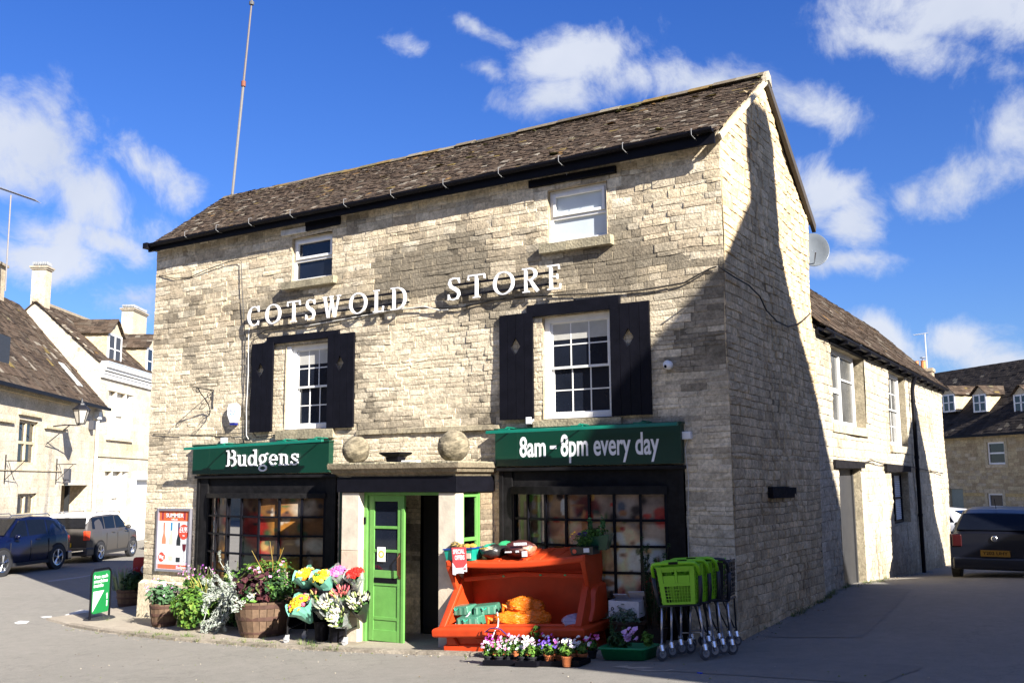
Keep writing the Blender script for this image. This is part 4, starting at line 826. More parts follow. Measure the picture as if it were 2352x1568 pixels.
# ================================================================ houses on the right of the lane (out of frame; the sun passes over them)
def outhouse(label, x0, y0, y1, zl, zr, ya, za, depth, k, chim_=None, kink=None):
    t = thing('stone_house', label, 'house', (x0, 0, 0)); m = MB()
    lo = -1.; P = [(y0, lo), (y1, lo), (y1, zr), (ya, za), (y0, zl)] + ([] if not kink else [])
    if kink: P.insert(4, kink)
    n = len(P); vs = [(0, p[0], p[1]) for p in P] + [(depth, p[0] + k * depth, p[1]) for p in P]
    m.add(vs, [tuple(range(n)), tuple(range(n, 2 * n)), (0, 1, 1 + n, n), (1, 2, 2 + n, 1 + n), (n - 1, 0, n, 2 * n - 1)], (.45, .37, .25)); m.build('wall', STONE, t)
    m = MB()
    for (A, B) in [(P[2], P[3]), (P[4], P[3])] + ([(P[5], P[4])] if kink else []):
        m.hexa([(-.06, A[0], A[1]), (depth, A[0] + k * depth, A[1]), (depth, B[0] + k * depth, B[1]), (-.06, B[0], B[1])], [(-.06, A[0], A[1] + .12), (depth, A[0] + k * depth, A[1] + .12), (depth, B[0] + k * depth, B[1] + .12), (-.06, B[0], B[1] + .12)], (.11, .09, .065))
    m.build('roof', ROOF, t)
    if chim_: m = MB(); m.box((0.01, chim_[0], chim_[2]), (.8, chim_[1], chim_[3]), (.45, .37, .25)); m.build('chimney', STONE, t)
    for (yy, zz) in ((y0 + 1.5, 1.), (y1 - 2.3, 1.), (y0 + 1.5, 3.8), (y1 - 2.3, 3.8)):
        m = MB(); m.box((-.03, yy, zz), (.02, yy + .9, zz + 1.3)); m.build('window', WHITE, t)
    return t
t = thing('house_row', 'long row of stone houses behind the photographer facing the shop', 'house', (0, -25, 0)); m = MB()
m.box((-70, -8, -1), (38, 0, 6.8), (.34, .28, .19)); m.build('wall', STONE, t); m = MB(); m.prism([(.3, 6.8), (-4, 11.2), (-8.3, 6.8)], 0, -70, 38, (.09, .075, .06)); m.build('roof', ROOF, t)
for i in range(22):
    for z in (1.2, 4.2): m = MB(); m.box((-67 + i * 5, -.02, z), (-65.7 + i * 5, .03, z + 1.5)); m.build('window', GLASS, t)
outhouse('tall gabled stone house right of the lane whose shadow climbs the shop wall', 10., -6.6, 1.35, 6.9, 7.9, -2.2, 12.6, 7., .10, (-2.78, -1.8, 11., 13.9), (-4.7, 10.35))
outhouse('low stone cottage between two gables right of the lane', 10.2, 1.6, 6.0, 5.6, 5.6, 4.0, 6.2, 5., .05)
outhouse('narrow gabled stone cottage at the far end of the lane on the right', 10., 6.1, 13.2, 7.2, 6.0, 10.55, 10.0, 6., .05)
# ================================================================ lettering
def font_part(s, name, parent, mat, a0, a1, c0, c1, b, X=None, depth=.004, bold=0., col=(.8, .8, .8), like='H', shear=0., full=True):
    'text in the built-in letters, stretched to the given rectangle (c0 = baseline, c1 = top of the tallest letter)'
    cu = bpy.data.curves.new(name, 'FONT'); cu.body = s; cu.size = 1; cu.offset = bold; cu.extrude = .5; cu.resolution_u = 4; cu.shear = shear
    ob = bpy.data.objects.new('tmp', cu); C.objects.link(ob); bpy.context.view_layer.update()
    me = bpy.data.meshes.new_from_object(ob.evaluated_get(bpy.context.evaluated_depsgraph_get())); bpy.data.objects.remove(ob); bpy.data.curves.remove(cu)
    V = np.zeros(len(me.vertices) * 3); me.vertices.foreach_get('co', V); V = V.reshape(-1, 3)
    x0, x1 = V[:, 0].min(), V[:, 0].max(); ymax = V[:, 1].max()
    m = MB(); m.X = X; m.col = col
    fs = [tuple(p.vertices) for p in me.polygons]
    m.add([(a0 + (v[0] - x0) / (x1 - x0) * (a1 - a0), b - (depth if v[2] > 0 else 0), c0 + v[1] / ymax * (c1 - c0)) for v in V], fs, col)
    bpy.data.meshes.remove(me)
    return m.build(name, mat, parent)
def ribbon(mb, pts, ws, b, d, X=None, cap=0):
    'flat stroke of varying width standing off the wall: pts (a,c)'
    P = [Vector((p[0], p[1])) for p in pts]; n = len(P); Lf = []; Rt = []
    for i, p in enumerate(P):
        t = (P[min(i + 1, n - 1)] - P[max(i - 1, 0)]).normalized(); nn = Vector((-t.y, t.x)); w = (ws[i] if isinstance(ws, (list, tuple)) else ws) / 2
        Lf.append(p + nn * w); Rt.append(p - nn * w)
    vs = [(q.x, b, q.y) for q in Lf] + [(q.x, b, q.y) for q in Rt] + [(q.x, b - d, q.y) for q in Lf] + [(q.x, b - d, q.y) for q in Rt]
    fs = []
    for i in range(n - 1):
        fs += [(i, i + 1, n + i + 1, n + i), (2 * n + i, 3 * n + i, 3 * n + i + 1, 2 * n + i + 1), (i, 2 * n + i, 2 * n + i + 1, i + 1), (n + i, n + i + 1, 3 * n + i + 1, 3 * n + i)]
    fs += [(0, n, 3 * n, 2 * n), (n - 1, 3 * n - 1, 4 * n - 1, 2 * n - 1)]
    mb.add(vs, fs)
def arcp(cx, cy, rx, ry, a0, a1, n=14): return [(cx + rx * math.cos(math.radians(a0 + (a1 - a0) * i / n)), cy + ry * math.sin(math.radians(a0 + (a1 - a0) * i / n))) for i in range(n + 1)]
def aw_(a0, a1, thick, thin, n=14): return [thin + (thick - thin) * abs(math.cos(math.radians(a0 + (a1 - a0) * i / n))) ** 1.2 for i in range(n + 1)]
K_, H_ = .128, .05            # thick and thin strokes of the roman capitals, letter height 1
def roman(ch):
    G = []
    if ch == 'O': G = [(arcp(.42, .5, .36, .46, 0, 360, 26), aw_(0, 360, K_, H_, 26))]
    if ch == 'C': G = [(arcp(.46, .5, .39, .46, 52, 308, 20), aw_(52, 308, K_, H_, 20)), ([(.70, .98), (.72, .70)], .04), ([(.72, .26), (.70, .06)], .03)]
    if ch == 'T': G = [([(.34, 0), (.34, .97)], K_), ([(0, .965), (.68, .965)], .06), ([(.02, .99), (.0, .78)], .045), ([(.66, .99), (.68, .78)], .045), ([(.2, .02), (.48, .02)], .045)]
    if ch == 'L': G = [([(.17, 0), (.17, 1)], K_), ([(.02, .98), (.32, .98)], .045), ([(.02, .025), (.55, .025)], .055), ([(.53, .02), (.56, .25)], .045)]
    if ch == 'E': G = [([(.17, 0), (.17, 1)], K_), ([(.02, .975), (.52, .975)], .055), ([(.02, .025), (.56, .025)], .055), ([(.2, .52), (.45, .52)], .055), ([(.51, .99), (.53, .80)], .045), ([(.55, .02), (.58, .22)], .045), ([(.45, .42), (.45, .62)], .04)]
    if ch == 'D': G = [([(.17, 0), (.17, 1)], K_), ([(.02, .975), (.36, .975)], .05), ([(.02, .025), (.36, .025)], .05), (arcp(.33, .5, .38, .475, 90, -90, 16), aw_(90, -90, K_, .05, 16))]
    if ch == 'R': G = [([(.17, 0), (.17, 1)], K_), ([(.02, .975), (.34, .975)], .05), ([(.04, .02), (.32, .02)], .045), (arcp(.33, .74, .25, .235, 90, -90, 12), aw_(90, -90, .13, .05, 12)), ([(.2, .505), (.34, .505)], .05), ([(.36, .5), (.50, .25), (.68, .0)], [.10, .14, .12])]
    if ch == 'S': G = [([(.50, .80), (.44, .93), (.28, .965), (.12, .90), (.08, .74), (.16, .60), (.32, .50), (.46, .38), (.50, .24), (.42, .08), (.26, .03), (.10, .08), (.05, .22)], [.04, .05, .06, .09, .12, .15, .16, .15, .12, .09, .06, .05, .04]), ([(.50, .96), (.51, .74)], .035), ([(.045, .28), (.04, .03)], .035)]
    if ch == 'W': G = [([(.08, 1), (.30, 0)], K_ * .9), ([(.30, 0), (.50, .9)], .05), ([(.44, 1), (.66, 0)], K_ * .9), ([(.66, 0), (.88, .98)], .055), ([(-.02, .98), (.20, .98)], .04), ([(.36, .98), (.56, .98)], .04), ([(.78, .98), (.98, .98)], .04)]
    return G
WID = dict(O=.84, C=.78, T=.68, L=.58, E=.6, D=.78, R=.74, S=.56, W=.98)
hd = thing('letter_sign', 'white raised serif letters on black rails reading COTSWOLD STORE between the windows', 'sign', (-5.6, 0, 4.97))
TR = Matrix.Translation((5.6, 0, -4.97))
LWHITE = M('white_letters', (.80, .79, .80), .4, var=.04)
row = [('C', -8.79, -8.50, 4.79), ('O', -8.35, -7.98, 4.785), ('T', -7.82, -7.53, 4.785), ('S', -7.40, -7.18, 4.78), ('W', -7.0, -6.61, 4.78), ('O', -6.42, -6.04, 4.78), ('L', -5.91, -5.69, 4.775), ('D', -5.55, -5.22, 4.775),
       ('S', -4.42, -4.18, 4.81), ('T', -4.03, -3.73, 4.81), ('O', -3.58, -3.2, 4.80), ('R', -3.07, -2.77, 4.795), ('E', -2.64, -2.41, 4.79)]
for i, (ch, a0, a1, c0) in enumerate(row):
    m = MB(); m.X = TR; s = .365; kx = (a1 - a0) / WID[ch]
    for j, (pts, ws) in enumerate(roman(ch)):
        ribbon(m, [(a0 + p[0] * kx, c0 + p[1] * s) for p in pts], [w * s for w in ws] if isinstance(ws, list) else ws * s, -.105 - j * .0008, .03)
    m.build('letter', LWHITE, hd)
for (a0, a1) in ((-8.78, -5.2), (-4.42, -2.5)):
    for z in (4.885, 5.06): m = MB(); m.X = TR; m.box((a0, -.10, z - .015), (a1, -.07, z + .015)); m.build('rail', BLACK, hd)
# ---- fascia signs
def fascia(rc, label, lo):
    a0, a1, c0, c1 = rc; t = thing('fascia_sign', label, 'sign', ((a0 + a1) / 2, 0, c0)); m = MB(); m.X = Matrix.Translation((-(a0 + a1) / 2, 0, -c0))
    m.box((a0, -.13, c0), (a1, -.002, c1)); m.box((a0 - .015, -.145, c1), (a1 + .015, .0, c1 + .03)); m.box((a0 + (a1 - a0) * .13, -.1312, c0 + .005), (a0 + (a1 - a0) * .13 + .004, -.129, c1 - .005)); m.build('board', GREENS, t, bevel=.004)
    return t, m.X
fL, XL = fascia((-10.08, -6.80, 2.20, 2.70), 'dark green shop board with white slab serif name over left window', 0)
fR, XR = fascia((-3.55, -.64, 2.255, 2.775), 'dark green shop board with white opening hours over right window', 0)
TW = M('sign_white', (.80, .80, .82), .4, var=.03)
r8 = (FRONT.px(1193.7, 1030, -.13)[0], FRONT.px(1514.5, 1030, -.13)[0])
q0 = FRONT.px(1230, 1047.5, -.13)[1]; q1 = FRONT.px(1212, 1012, -.13)[1]
fx = lambda x: FRONT.px(x, 1030, -.13)[0]
font_part('8am', 'lettering', fR, TW, fx(1193.7), fx(1253.2), q0, q0 + .285, -.1305, XR, depth=.004, bold=.018)
font_part('8pm every day', 'lettering', fR, TW, fx(1288.2), fx(1514.5), q0, q0 + .30, -.1305, XR, depth=.004, bold=.018)
m = MB(); m.X = XR; m.box((fx(1263.5), -.1345, q0 + .10), (fx(1278), -.1305, q0 + .145)); m.build('lettering', TW, fR)
SW = .165
def slab(ch):
    k = SW
    def v(x, y0, y1, w=k): return ([(x, y0), (x, y1)], w)
    def s(x0, x1, y): return ([(x0, y), (x1, y)], .11)
    if ch == 'B': return [v(.2, 0, 1.4), s(.0, .5, .055), s(.0, .5, 1.345), (arcp(.5, 1.04, .26, .30, 90, -90, 10), .17), ([(.2, .74), (.52, .74)], .13), (arcp(.52, .40, .30, .35, 90, -90, 10), .18), ([(.3, .055), (.55, .055)], .11), ([(.3, 1.345), (.52, 1.345)], .11)], .95
    if ch == 'u': return [v(.17, .3, .98), s(0, .2, .93), (arcp(.40, .34, .23, .28, 180, 320, 10), .15), v(.66, 0, .98), s(.48, .68, .93), s(.62, .84, .055)], .90
    if ch == 'd': return [(arcp(.38, .48, .28, .42, 0, 360, 20), .16), v(.68, 0, 1.4), s(.48, .7, 1.345), s(.64, .86, .055)], .90
    if ch == 'g': return [(arcp(.36, .60, .25, .32, 0, 360, 18), .15), ([(.52, .86), (.68, .98), (.80, 1.02)], [.12, .13, .15]), (arcp(.40, -.18, .32, .22, 0, 360, 18), .13), ([(.25, .30), (.16, .17), (.30, .07), (.55, .03)], [.1, .13, .13, .13])], .84
    if ch == 'e': return [(arcp(.40, .48, .29, .42, 0, 320, 18), .16), ([(.12, .50), (.74, .50)], .11)], .82
    if ch == 'n': return [v(.2, 0, .98), s(0, .25, .93), s(.02, .40, .055), (arcp(.44, .62, .22, .28, 160, 0, 10), .15), v(.66, 0, .62), s(.5, .86, .055)], .92
    if ch == 's': return [([(.60, .74), (.52, .88), (.36, .92), (.18, .86), (.14, .70), (.26, .57), (.44, .48), (.60, .36), (.60, .18), (.46, .07), (.28, .06), (.14, .14), (.10, .26)], [.10, .11, .12, .14, .16, .17, .18, .17, .16, .13, .12, .11, .09]), ([(.62, .94), (.62, .64)], .08), ([(.09, .34), (.09, .03)], .08)], .74
def slabword(word, name, parent, mat, a0, a1, c0, h, b, d, X, gap=.07):
    tot = sum(slab(ch)[1] + gap for ch in word) - gap; kx = (a1 - a0) / tot; kz = h / 1.4; x = a0; m = MB(); m.X = X; j = 0
    for ch in word:
        G, w = slab(ch)
        for pts, ws in G:
            wz = (kx + kz) / 2; ribbon(m, [(x + p[0] * kx, c0 + p[1] * kz) for p in pts], [q * wz * .86 for q in ws] if isinstance(ws, list) else ws * wz * .86, b - (j % 5) * .0007, d); j += 1
        x += (w + gap) * kx
    return m.build(name, mat, parent)
n0, n1 = FRONT.px(519.6, 1060, -.15)[0], FRONT.px(686.2, 1060, -.15)[0]; nz_ = FRONT.px(600, 1069.5, -.15)[1]
slabword('Budgens', 'lettering', fL, TW, n0, n1, nz_, .285, -.135, .022, XL)
t = thing('wall_sign', 'narrow dark green hours board half hidden between left shop window and door pillar', 'sign', (-6.62, 0, .2)); m = MB(); m.box((0, -.05, 0), (.55, -.005, 1.75)); m.build('board', GREENS, t)
for s_, z in (('W', 1.10), ('N', .88), ('M', .62), ('8', .44), ('I', .05)): font_part(s_, 'lettering', t, TW, .10, .22, z, z + .13, -.051, None, .002)
# ---- trough lights on arms
def trough(pa, pb, label, arms):
    (ax, ay), (bx, by) = pa, pb; b = -.42
    a0, z0 = FRONT.px(ax, ay, b); a1, z1 = FRONT.px(bx, by, b); t = thing('trough_light', label, 'light', ((a0 + a1) / 2, 0, z0)); X = Matrix.Translation((-(a0 + a1) / 2, 0, -z0))
    m = MB(); m.X = X; m.hexa([(a0, b - .03, z0 - .03), (a1, b - .03, z1 - .03), (a1, b + .035, z1 - .02), (a0, b + .035, z0 - .02)], [(a0, b - .022, z0 + .018), (a1, b - .022, z1 + .018), (a1, b + .025, z1 + .022), (a0, b + .025, z0 + .022)]); m.build('housing', M('green_enamel', (.004, .13, .085), .35), t, bevel=.006)
    m = MB(); m.X = X
    for k in arms:
        x = a0 + (a1 - a0) * k; z = z0 + (z1 - z0) * k; m.tube([(x, b, z + .02), (x, b + .1, z + .06), (x + .01, -.05, z + .055), (x + .01, -.01, z - .03)], .011, 6); m.box((x - .09, b - .01, z + .022), (x + .09, b + .03, z + .04))
    m.build('arm', M('green_enamel'), t)
    return t
trough((424, 1030), (741, 1010.5), 'green trough light on arms above left shop board', (.28, .72, .93)); trough((1117, 992), (1556, 972), 'green trough light on arms above right shop board', (.1, .5, .82))
# ---- fittings on the wall
def wallthing(name, label, cat, px, py, b=0., group=None):
    a, c = FRONT.px(px, py, b); return thing(name, label, cat, (a, 0, c), 0, group), a, c
t, a, c = wallthing('alarm_box', 'white shield shaped burglar alarm box with blue base left of the shutter', 'alarm box', 537, 947, -.05)
m = MB(); m.prism([(-.10, .16), (.07, .16), (.13, .10), (.13, -.06), (.075, -.19), (-.06, -.19), (-.135, -.04), (-.135, .09)], 1, -.09, 0); m.build('cover', WHITEP, t, bevel=.015)
m = MB(); m.prism([(-.062, -.19), (.075, -.19), (.06, -.225), (-.045, -.225)], 1, -.085, -.005); m.build('strobe', M('blue_plastic', (.01, .02, .22), .3), t)
font_part('MG', 'lettering', t, M('grey_ink', (.2, .25, .35), .5), -.06, .02, 0, .055, -.0905, None, .001)
m = MB(); ribbon(m, arcp(.0, .01, .06, .05, -150, 30), .010, -.0905, .001); m.build('logo', M('blue_ink', (.05, .3, .65), .5), t)
t, a, c = wallthing('security_camera', 'white dome security camera on the shaded stone beside the right shutter', 'camera', 1534, 838, -.06)
m = MB(); m.lathe([(.005, .0), (.05, 0), (.055, -.02), (.06, -.04)], (-.02, 0, .01), 16, 1); m.build('base', WHITEP, t)
m = MB(); m.ball((.015, -.07, -.005), .062, 16, 10); m.build('dome', WHITEP, t, smooth=True)
m = MB(); m.ball((-.01, -.115, -.022), .024, 10, 8); m.build('lens', BLACK, t, smooth=True)
for (px, py, lab, w) in ((515, 1012, 'small white sensor box above left shop board', .07), (1218, 966, 'small white sensor box below the tall right window', .065), (1580, 1000, 'small white junction box at the end of the right shop board', .08)):
    t, a, c = wallthing('sensor_box', lab, 'sensor box', px, py, -.05, 'small white boxes near the shop boards'); m = MB(); m.box((-w, -.08, -.05), (w * .6, 0, .055)); m.build('cover', WHITEP, t, bevel=.01)
# wrought iron bracket
t, a, c = wallthing('sign_bracket', 'empty black wrought iron scroll bracket on wall left of the alarm', 'bracket', 490.5, 896)
m = MB(); I = lambda o, z: (0, -o, z)
m.tube([I(0, 0), I(.40, .02)], .010, 6); m.tube([I(.0, .01), I(0.01, -.28), I(.0, -.34)], .010, 6)
def scroll(cx, cz, r, a0, turns, s=1): return [I(cx + r * (1 - .75 * i / 22) * math.cos(math.radians(a0 + s * turns * 360 * i / 22)), cz + r * (1 - .75 * i / 22) * math.sin(math.radians(a0 + s * turns * 360 * i / 22))) for i in range(23)]
m.tube([I(.36, .01), I(.30, -.07), I(.20, -.16), I(.11, -.26), I(.06, -.38), I(.08, -.46), I(.16, -.5)], .011, 6)
m.tube(scroll(.09, -.09, .085, 90, 1.3), .007, 5); m.tube(scroll(.36, -.03, .05, 100, 1.2, -1), .007, 5); m.tube(scroll(.10, -.42, .05, 0, 1.2), .007, 5); m.tube([I(.40, .02), I(.46, .03), I(.49, -.01), I(.46, -.04)], .007, 5); m.tube(scroll(.2, -.48, .045, 180, 1.), .007, 5)
m.build('scrollwork', DMETAL, t)
# pipes, cables
def cable(label, pts, r, mat, b=-.03, F=FRONT, name='cable', sag=None):
    P = [F.px(x, y, b) for x, y in pts]; P = [(a, b - .012 * (i % 2), c) for i, (a, c) in enumerate(P)]
    m = MB(); m.tube([F.M @ Vector(p) for p in P], r, 5, cap=True); o = m.build(name, mat); tag(o, label, 'cable'); return o
CBL = M('black_cable', (.015, .013, .012), .6); CWH = M('white_cable', (.6, .58, .53), .6)
cable('dark cable rising across the upper left wall then dropping beside the letters', [(366, 632), (400, 640), (436, 637), (480, 618), (520, 603), (548, 596), (554, 600), (557, 660), (562, 760), (566, 860), (568, 990)], .008, CBL)
cable('sagging black cable under the raised letters running to the right corner', [(600, 752), (650, 748), (700, 745), (800, 728), (880, 712), (960, 708), (1060, 706), (1130, 690), (1230, 680), (1330, 676), (1430, 671), (1500, 663), (1570, 650), (1600, 634), (1630, 617), (1646, 613)], .011, CBL)
cable('second thin black cable looping from the C down beside the left shutter', [(700, 752), (650, 752), (610, 758), (585, 775), (578, 800), (575, 900), (574, 985), (590, 1003), (625, 1000), (650, 988)], .008, CBL, b=-.02)
cable('white cable along the foot of the first word', [(700, 749), (780, 735), (850, 722), (900, 712), (950, 707), (975, 704), (1010, 713), (1030, 711)], .009, CWH, b=-.045)
cable('white cable dropping from the letters beside the left shutter', [(572, 752), (572, 780), (570, 860), (567, 940), (566, 1000), (572, 1008)], .008, CWH, b=-.045)
cable('thin black cable along the wall above the left shop board', [(352, 996), (400, 998), (460, 999), (520, 996), (565, 993)], .007, CBL)
m = MB(); pts = [(1652, 612), (1665, 622), (1690, 638), (1720, 655), (1745, 680), (1760, 712), (1785, 738), (1810, 750), (1830, 745), (1848, 733), (1860, 720)]
m.tube([SIDE.M @ Vector((a, -.07, c)) for a, c in [SIDE.px(x, y, -.07) for x, y in pts]], .012, 5); tag(m.build('cable', CBL), 'black cable sagging across the side gable wall', 'cable')
m = MB(); pts = [(1980, 1063), (2003, 1057), (2026, 1064), (2087, 1070), (2110, 1075), (2166, 1087)]
m.tube([SIDE.M @ Vector((a, -.05, c)) for a, c in [SIDE.px(x, y, -.05) for x, y in pts]], .012, 5); tag(m.build('cable', CBL), 'thin cable strung along the annex wall between the dark lintels', 'cable')
cable('white wire hanging from the junction box beside the right shop board', [(1581, 1006), (1574, 1030), (1577, 1060), (1582, 1095), (1580, 1200), (1583, 1330)], .006, CWH, b=-.02)
# poster in aluminium frame
a0, a1, c0, c1 = R(358, 436, 1167, 1313, -.05); t = thing('poster_frame', 'silver framed drinks offer poster on the left corner wall', 'poster', (a0, 0, c0)); Wp, Hp = a1 - a0, c1 - c0
m = MB(); wframe(m, (0, Wp, 0, Hp), -.06, 0, .045); m.build('frame', M('brushed_aluminium', (.42, .41, .47), .35, .7), t, bevel=.006)
m = MB(); m.box((.04, -.03, .04), (Wp - .04, -.012, Hp - .04), (.68, .68, .68)); m.box((.05, -.0312, Hp * .80), (Wp - .05, -.02, Hp - .05), (.68, .12, .04)); m.box((.05, -.0312, .05), (Wp - .05, -.02, .13), (.68, .14, .07))
for k in range(5): m.box((.12 + k * .15, -.0318, Hp * .82 + (k % 2) * .03), (.17 + k * .15, -.025, Hp - .07), random.choice([(.72, .3, .1), (.6, .35, .12), (.25, .03, .05)]))
def bottle(x, z, h, bc, cc, lc): m.prism([(x - .055, z), (x + .055, z), (x + .055, z + h * .55), (x + .018, z + h * .72), (x + .018, z + h), (x - .018, z + h), (x - .018, z + h * .72), (x - .055, z + h * .55)], 1, -.0325, -.025, bc); m.box((x - .02, -.0335, z + h * .8), (x + .02, -.028, z + h * 1.01), cc); m.box((x - .054, -.0336, z + h * .12), (x + .054, -.028, z + h * .42), lc)
bottle(.20, .22, .66, (.75, .22, .12), (.7, .2, .12), (.62, .6, .6)); bottle(.40, .2, .68, (.55, .55, .45), (.02, .2, .42), (.7, .7, .7)); bottle(.60, .18, .70, (.02, .025, .03), (.05, .05, .12), (.7, .7, .7))
m.prism([(.70, .52), (.82, .52), (.80, .40), (.765, .36), (.765, .2), (.80, .19), (.72, .19), (.755, .2), (.755, .36), (.72, .40)], 1, -.033, -.025, (.35, .33, .35)); m.prism([(.71, .50), (.81, .50), (.80, .41), (.765, .37), (.755, .37), (.72, .41)], 1, -.0338, -.025, (.10, .01, .02))
m.lathe([(.001, -.035), (.135, -.035), (.135, -.026)], (Wp - .19, 0, Hp - .42), 26, 1, (.70, .07, .04)); m.lathe([(.001, -.035), (.085, -.035), (.085, -.026)], (.15, 0, .26), 22, 1, (.70, .07, .04))
m.build('poster', VC, t)
for (s, x0, x1, z0, z1) in (('SUMMER', .24, .72, Hp - .16, Hp - .09), ('VALUE', .38, .56, Hp - .215, Hp - .185), ('\u00a34.99', Wp - .30, Wp - .08, Hp - .43, Hp - .33), ('Big', .09, .215, .235, .30), ('Budgens', Wp - .36, Wp - .07, .065, .115), ('70cl', Wp - .22, Wp - .16, Hp - .50, Hp - .475)): font_part(s, 'lettering', t, TW, x0, x1, z0, z1, -.0362, None, .0006, bold=.02)
# floodlight, balls on the porch
t = thing('solar_lantern', 'squat black lantern standing on porch roof between the stone balls', 'lantern', (-5.02, -.62, 2.32)); m = MB(); m.hexa([(-.10, -.08, 0), (.10, -.08, 0), (.10, .08, 0), (-.10, .08, 0)], [(-.12, -.1, .09), (.12, -.1, .09), (.12, .1, .09), (-.12, .1, .09)]); m.build('body', BLACK, t); m = MB(); m.hexa([(-.12, -.1, .092), (.12, -.1, .092), (.12, .1, .092), (-.12, .1, .092)], [(-.20, -.15, .14), (.20, -.15, .14), (.20, .15, .14), (-.20, .15, .14)]); m.box((-.2, -.15, .141), (.2, .15, .16)); m.build('cap', BLACK, t)
m = MB(); m.box((-.16, -.05, 0), (.12, .05, .035)); o = m.build('junction_strip', WHITEP); o.location = (-4.68, -.66, 2.32); tag(o, 'white plastic cable box lying on porch roof beside the lantern', 'cable box')
m = MB(); m.tube([(-6.0, -.5, 2.33), (-5.8, -.75, 2.33), (-5.4, -.82, 2.335), (-5.1, -.7, 2.335)], .008, 5); tag(m.build('cable', CBL), 'short black cable lying on porch roof by the left ball', 'cable')
def stoneball(loc, r, label):
    m = MB(); m.ball((0, 0, 0), r, 28, 18)
    for i, p in enumerate(m.v): n = noise.noise(p * 9) * .012 + noise.noise(p * 30) * .006; m.v[i] = p * (1 + n / r); k = noise.noise(p * 12 + Vector((loc[0], 0, 0))); m.c[i] = lerp3((.09, .075, .048), (.25, .21, .14), min(max(k * 1.8 + .45, 0), 1))
    o = m.build('stone_ball', M('ball_stone', rough=.95, var=.35, vs=22, attr=True, bump=.012, bs=30), None, smooth=True); o.location = loc; tag(o, label, 'stone ball', 'stone balls on the porch')
stoneball((-5.90, -.5, 2.535), .215, 'weathered stone ball at the left end of porch roof'); stoneball((-4.04, -.5, 2.55), .235, 'slightly larger weathered stone ball at the right end of porch roof')
# tall mast on the roof, dish and vent at the back
t = thing('radio_mast', 'very tall thin rusty pole rising from the left end of shop ridge', 'mast', (-11.95, 2.25, 8.0)); m = MB()
P = [(0, 0, 0)]; top = Vector((-11.5, 2.25, 12.75)) - Vector((-11.95, 2.25, 8.0))
for i in range(1, 11): P.append(tuple(top * i / 10))
m.tube(P[:7], .030, 7, (.17, .16, .15)); m.build('pole', VC, t); m = MB(); m.tube([P[6], P[10], tuple(top * 1.25)], [.026, .02, .015], 6, (.15, .13, .12)); m.build('upper_pole', VC, t)
m = MB(); q = top * .6; m.tube([q - Vector((0, 0, .06)), q + Vector((0, 0, .06))], .05, 8, (.2, .07, .04)); m.tube([top * .985, top * 1.0], .055, 8, (.1, .1, .1)); m.build('coupling', VC, t)
q = FRONT.px(1868, 573, 4.95); t = thing('satellite_dish', 'grey satellite dish on the back wall behind the gable', 'dish', (q[0], 4.95, q[1]), math.radians(20)); m = MB()
m.X = Matrix.Rotation(math.radians(-18), 4, 'X'); m.lathe([(.01, .06), (.12, .055), (.24, .03), (.33, 0), (.34, 0), (.34, .01), (.25, .042), (.12, .068), (.01, .073)], (0, 0, 0), 26, 1, (.12, .135, .15), sx=.82); m.X = None; m.build('reflector', VCS, t, smooth=True)
m = MB(); m.tube([(0, .07, 0), (-.15, .3, -.1), (-.3, .3, -.1)], .02, 6); m.tube([(0, 0, -.3), (0, -.35, -.12)], .012, 6); m.build('arm', METAL, t)
q = FRONT.px(1857, 502, 4.6); m = MB(); m.tube([(-.35, 0, -.05), (0.06, 0, .0)], .05, 10); m.tube([(.05, 0, -.002), (.085, 0, .0)], .06, 10); o = m.build('vent_pipe', METAL); o.location = (q[0], 4.6, q[1]); tag(o, 'short grey vent pipe sticking out under the back eaves', 'pipe')
# aerial and lantern, sign shadowed brackets on the left houses
p0 = at(12, 668, 37); p1 = at(25, 448, 37); t = thing('television_aerial', 'long television aerial on thin rusty mast by the left house chimney', 'aerial', tuple(p0)); m = MB(); dd = p1 - p0; m.tube([(0, 0, 0), tuple(dd)], .028, 6, (.26, .24, .23)); m.build('mast', VC, t)
m = MB(); A = at(-12, 428, 37) - p0; B = at(86, 462, 37) - p0; m.tube([A, B], .018, 5, (.2, .2, .22))
for i in range(26): q = A.lerp(B, i / 25); m.tube([q + Vector((-.06, -.12, .07)), q + Vector((.06, .12, -.07))], .009, 4, (.2, .2, .22))
m.build('aerial_array', VC, t)
q = L1.px(187, 945, -.95); W0 = L1.M @ Vector((q[0], -.95, q[1])); t = thing('street_lantern', 'black hexagonal lantern on bracket arm below the left house gutter', 'lantern', tuple(W0), math.radians(128)); m = MB()
m.lathe([(.05, -.42), (.16, -.40), (.29, .06), (.27, .07), (.10, -.38), (.05, -.38)], n=6); 
m2 = MB()
for k in range(6):
    an = PI / 3 * k; m2.tube([(.15 * math.cos(an), .15 * math.sin(an), -.42), (.29 * math.cos(an), .29 * math.sin(an), .06)], .016, 4)
m2.tube([(0, 0, -.46), (0, 0, -.42)], .16, 6); m2.lathe([(.33, .06), (.30, .10), (.13, .24), (.11, .30), (.05, .33), (.03, .45), (.005, .50)], n=6); m2.build('frame', DMETAL, t)
m = MB(); m.lathe([(.14, -.41), (.28, .06)], n=6); m.build('glass', M('lantern_glass', (.45, .42, .36), .2), t)
m = MB(); m.tube([(0, 0, -.46), (-.1, .1, -.5), (-.8, .25, -.52), (-1.3, .5, -.6)], .022, 6); m.tube([(-.5, .2, -.5), (-.75, .9, -1.2)], .018, 6); m.build('arm', DMETAL, t)
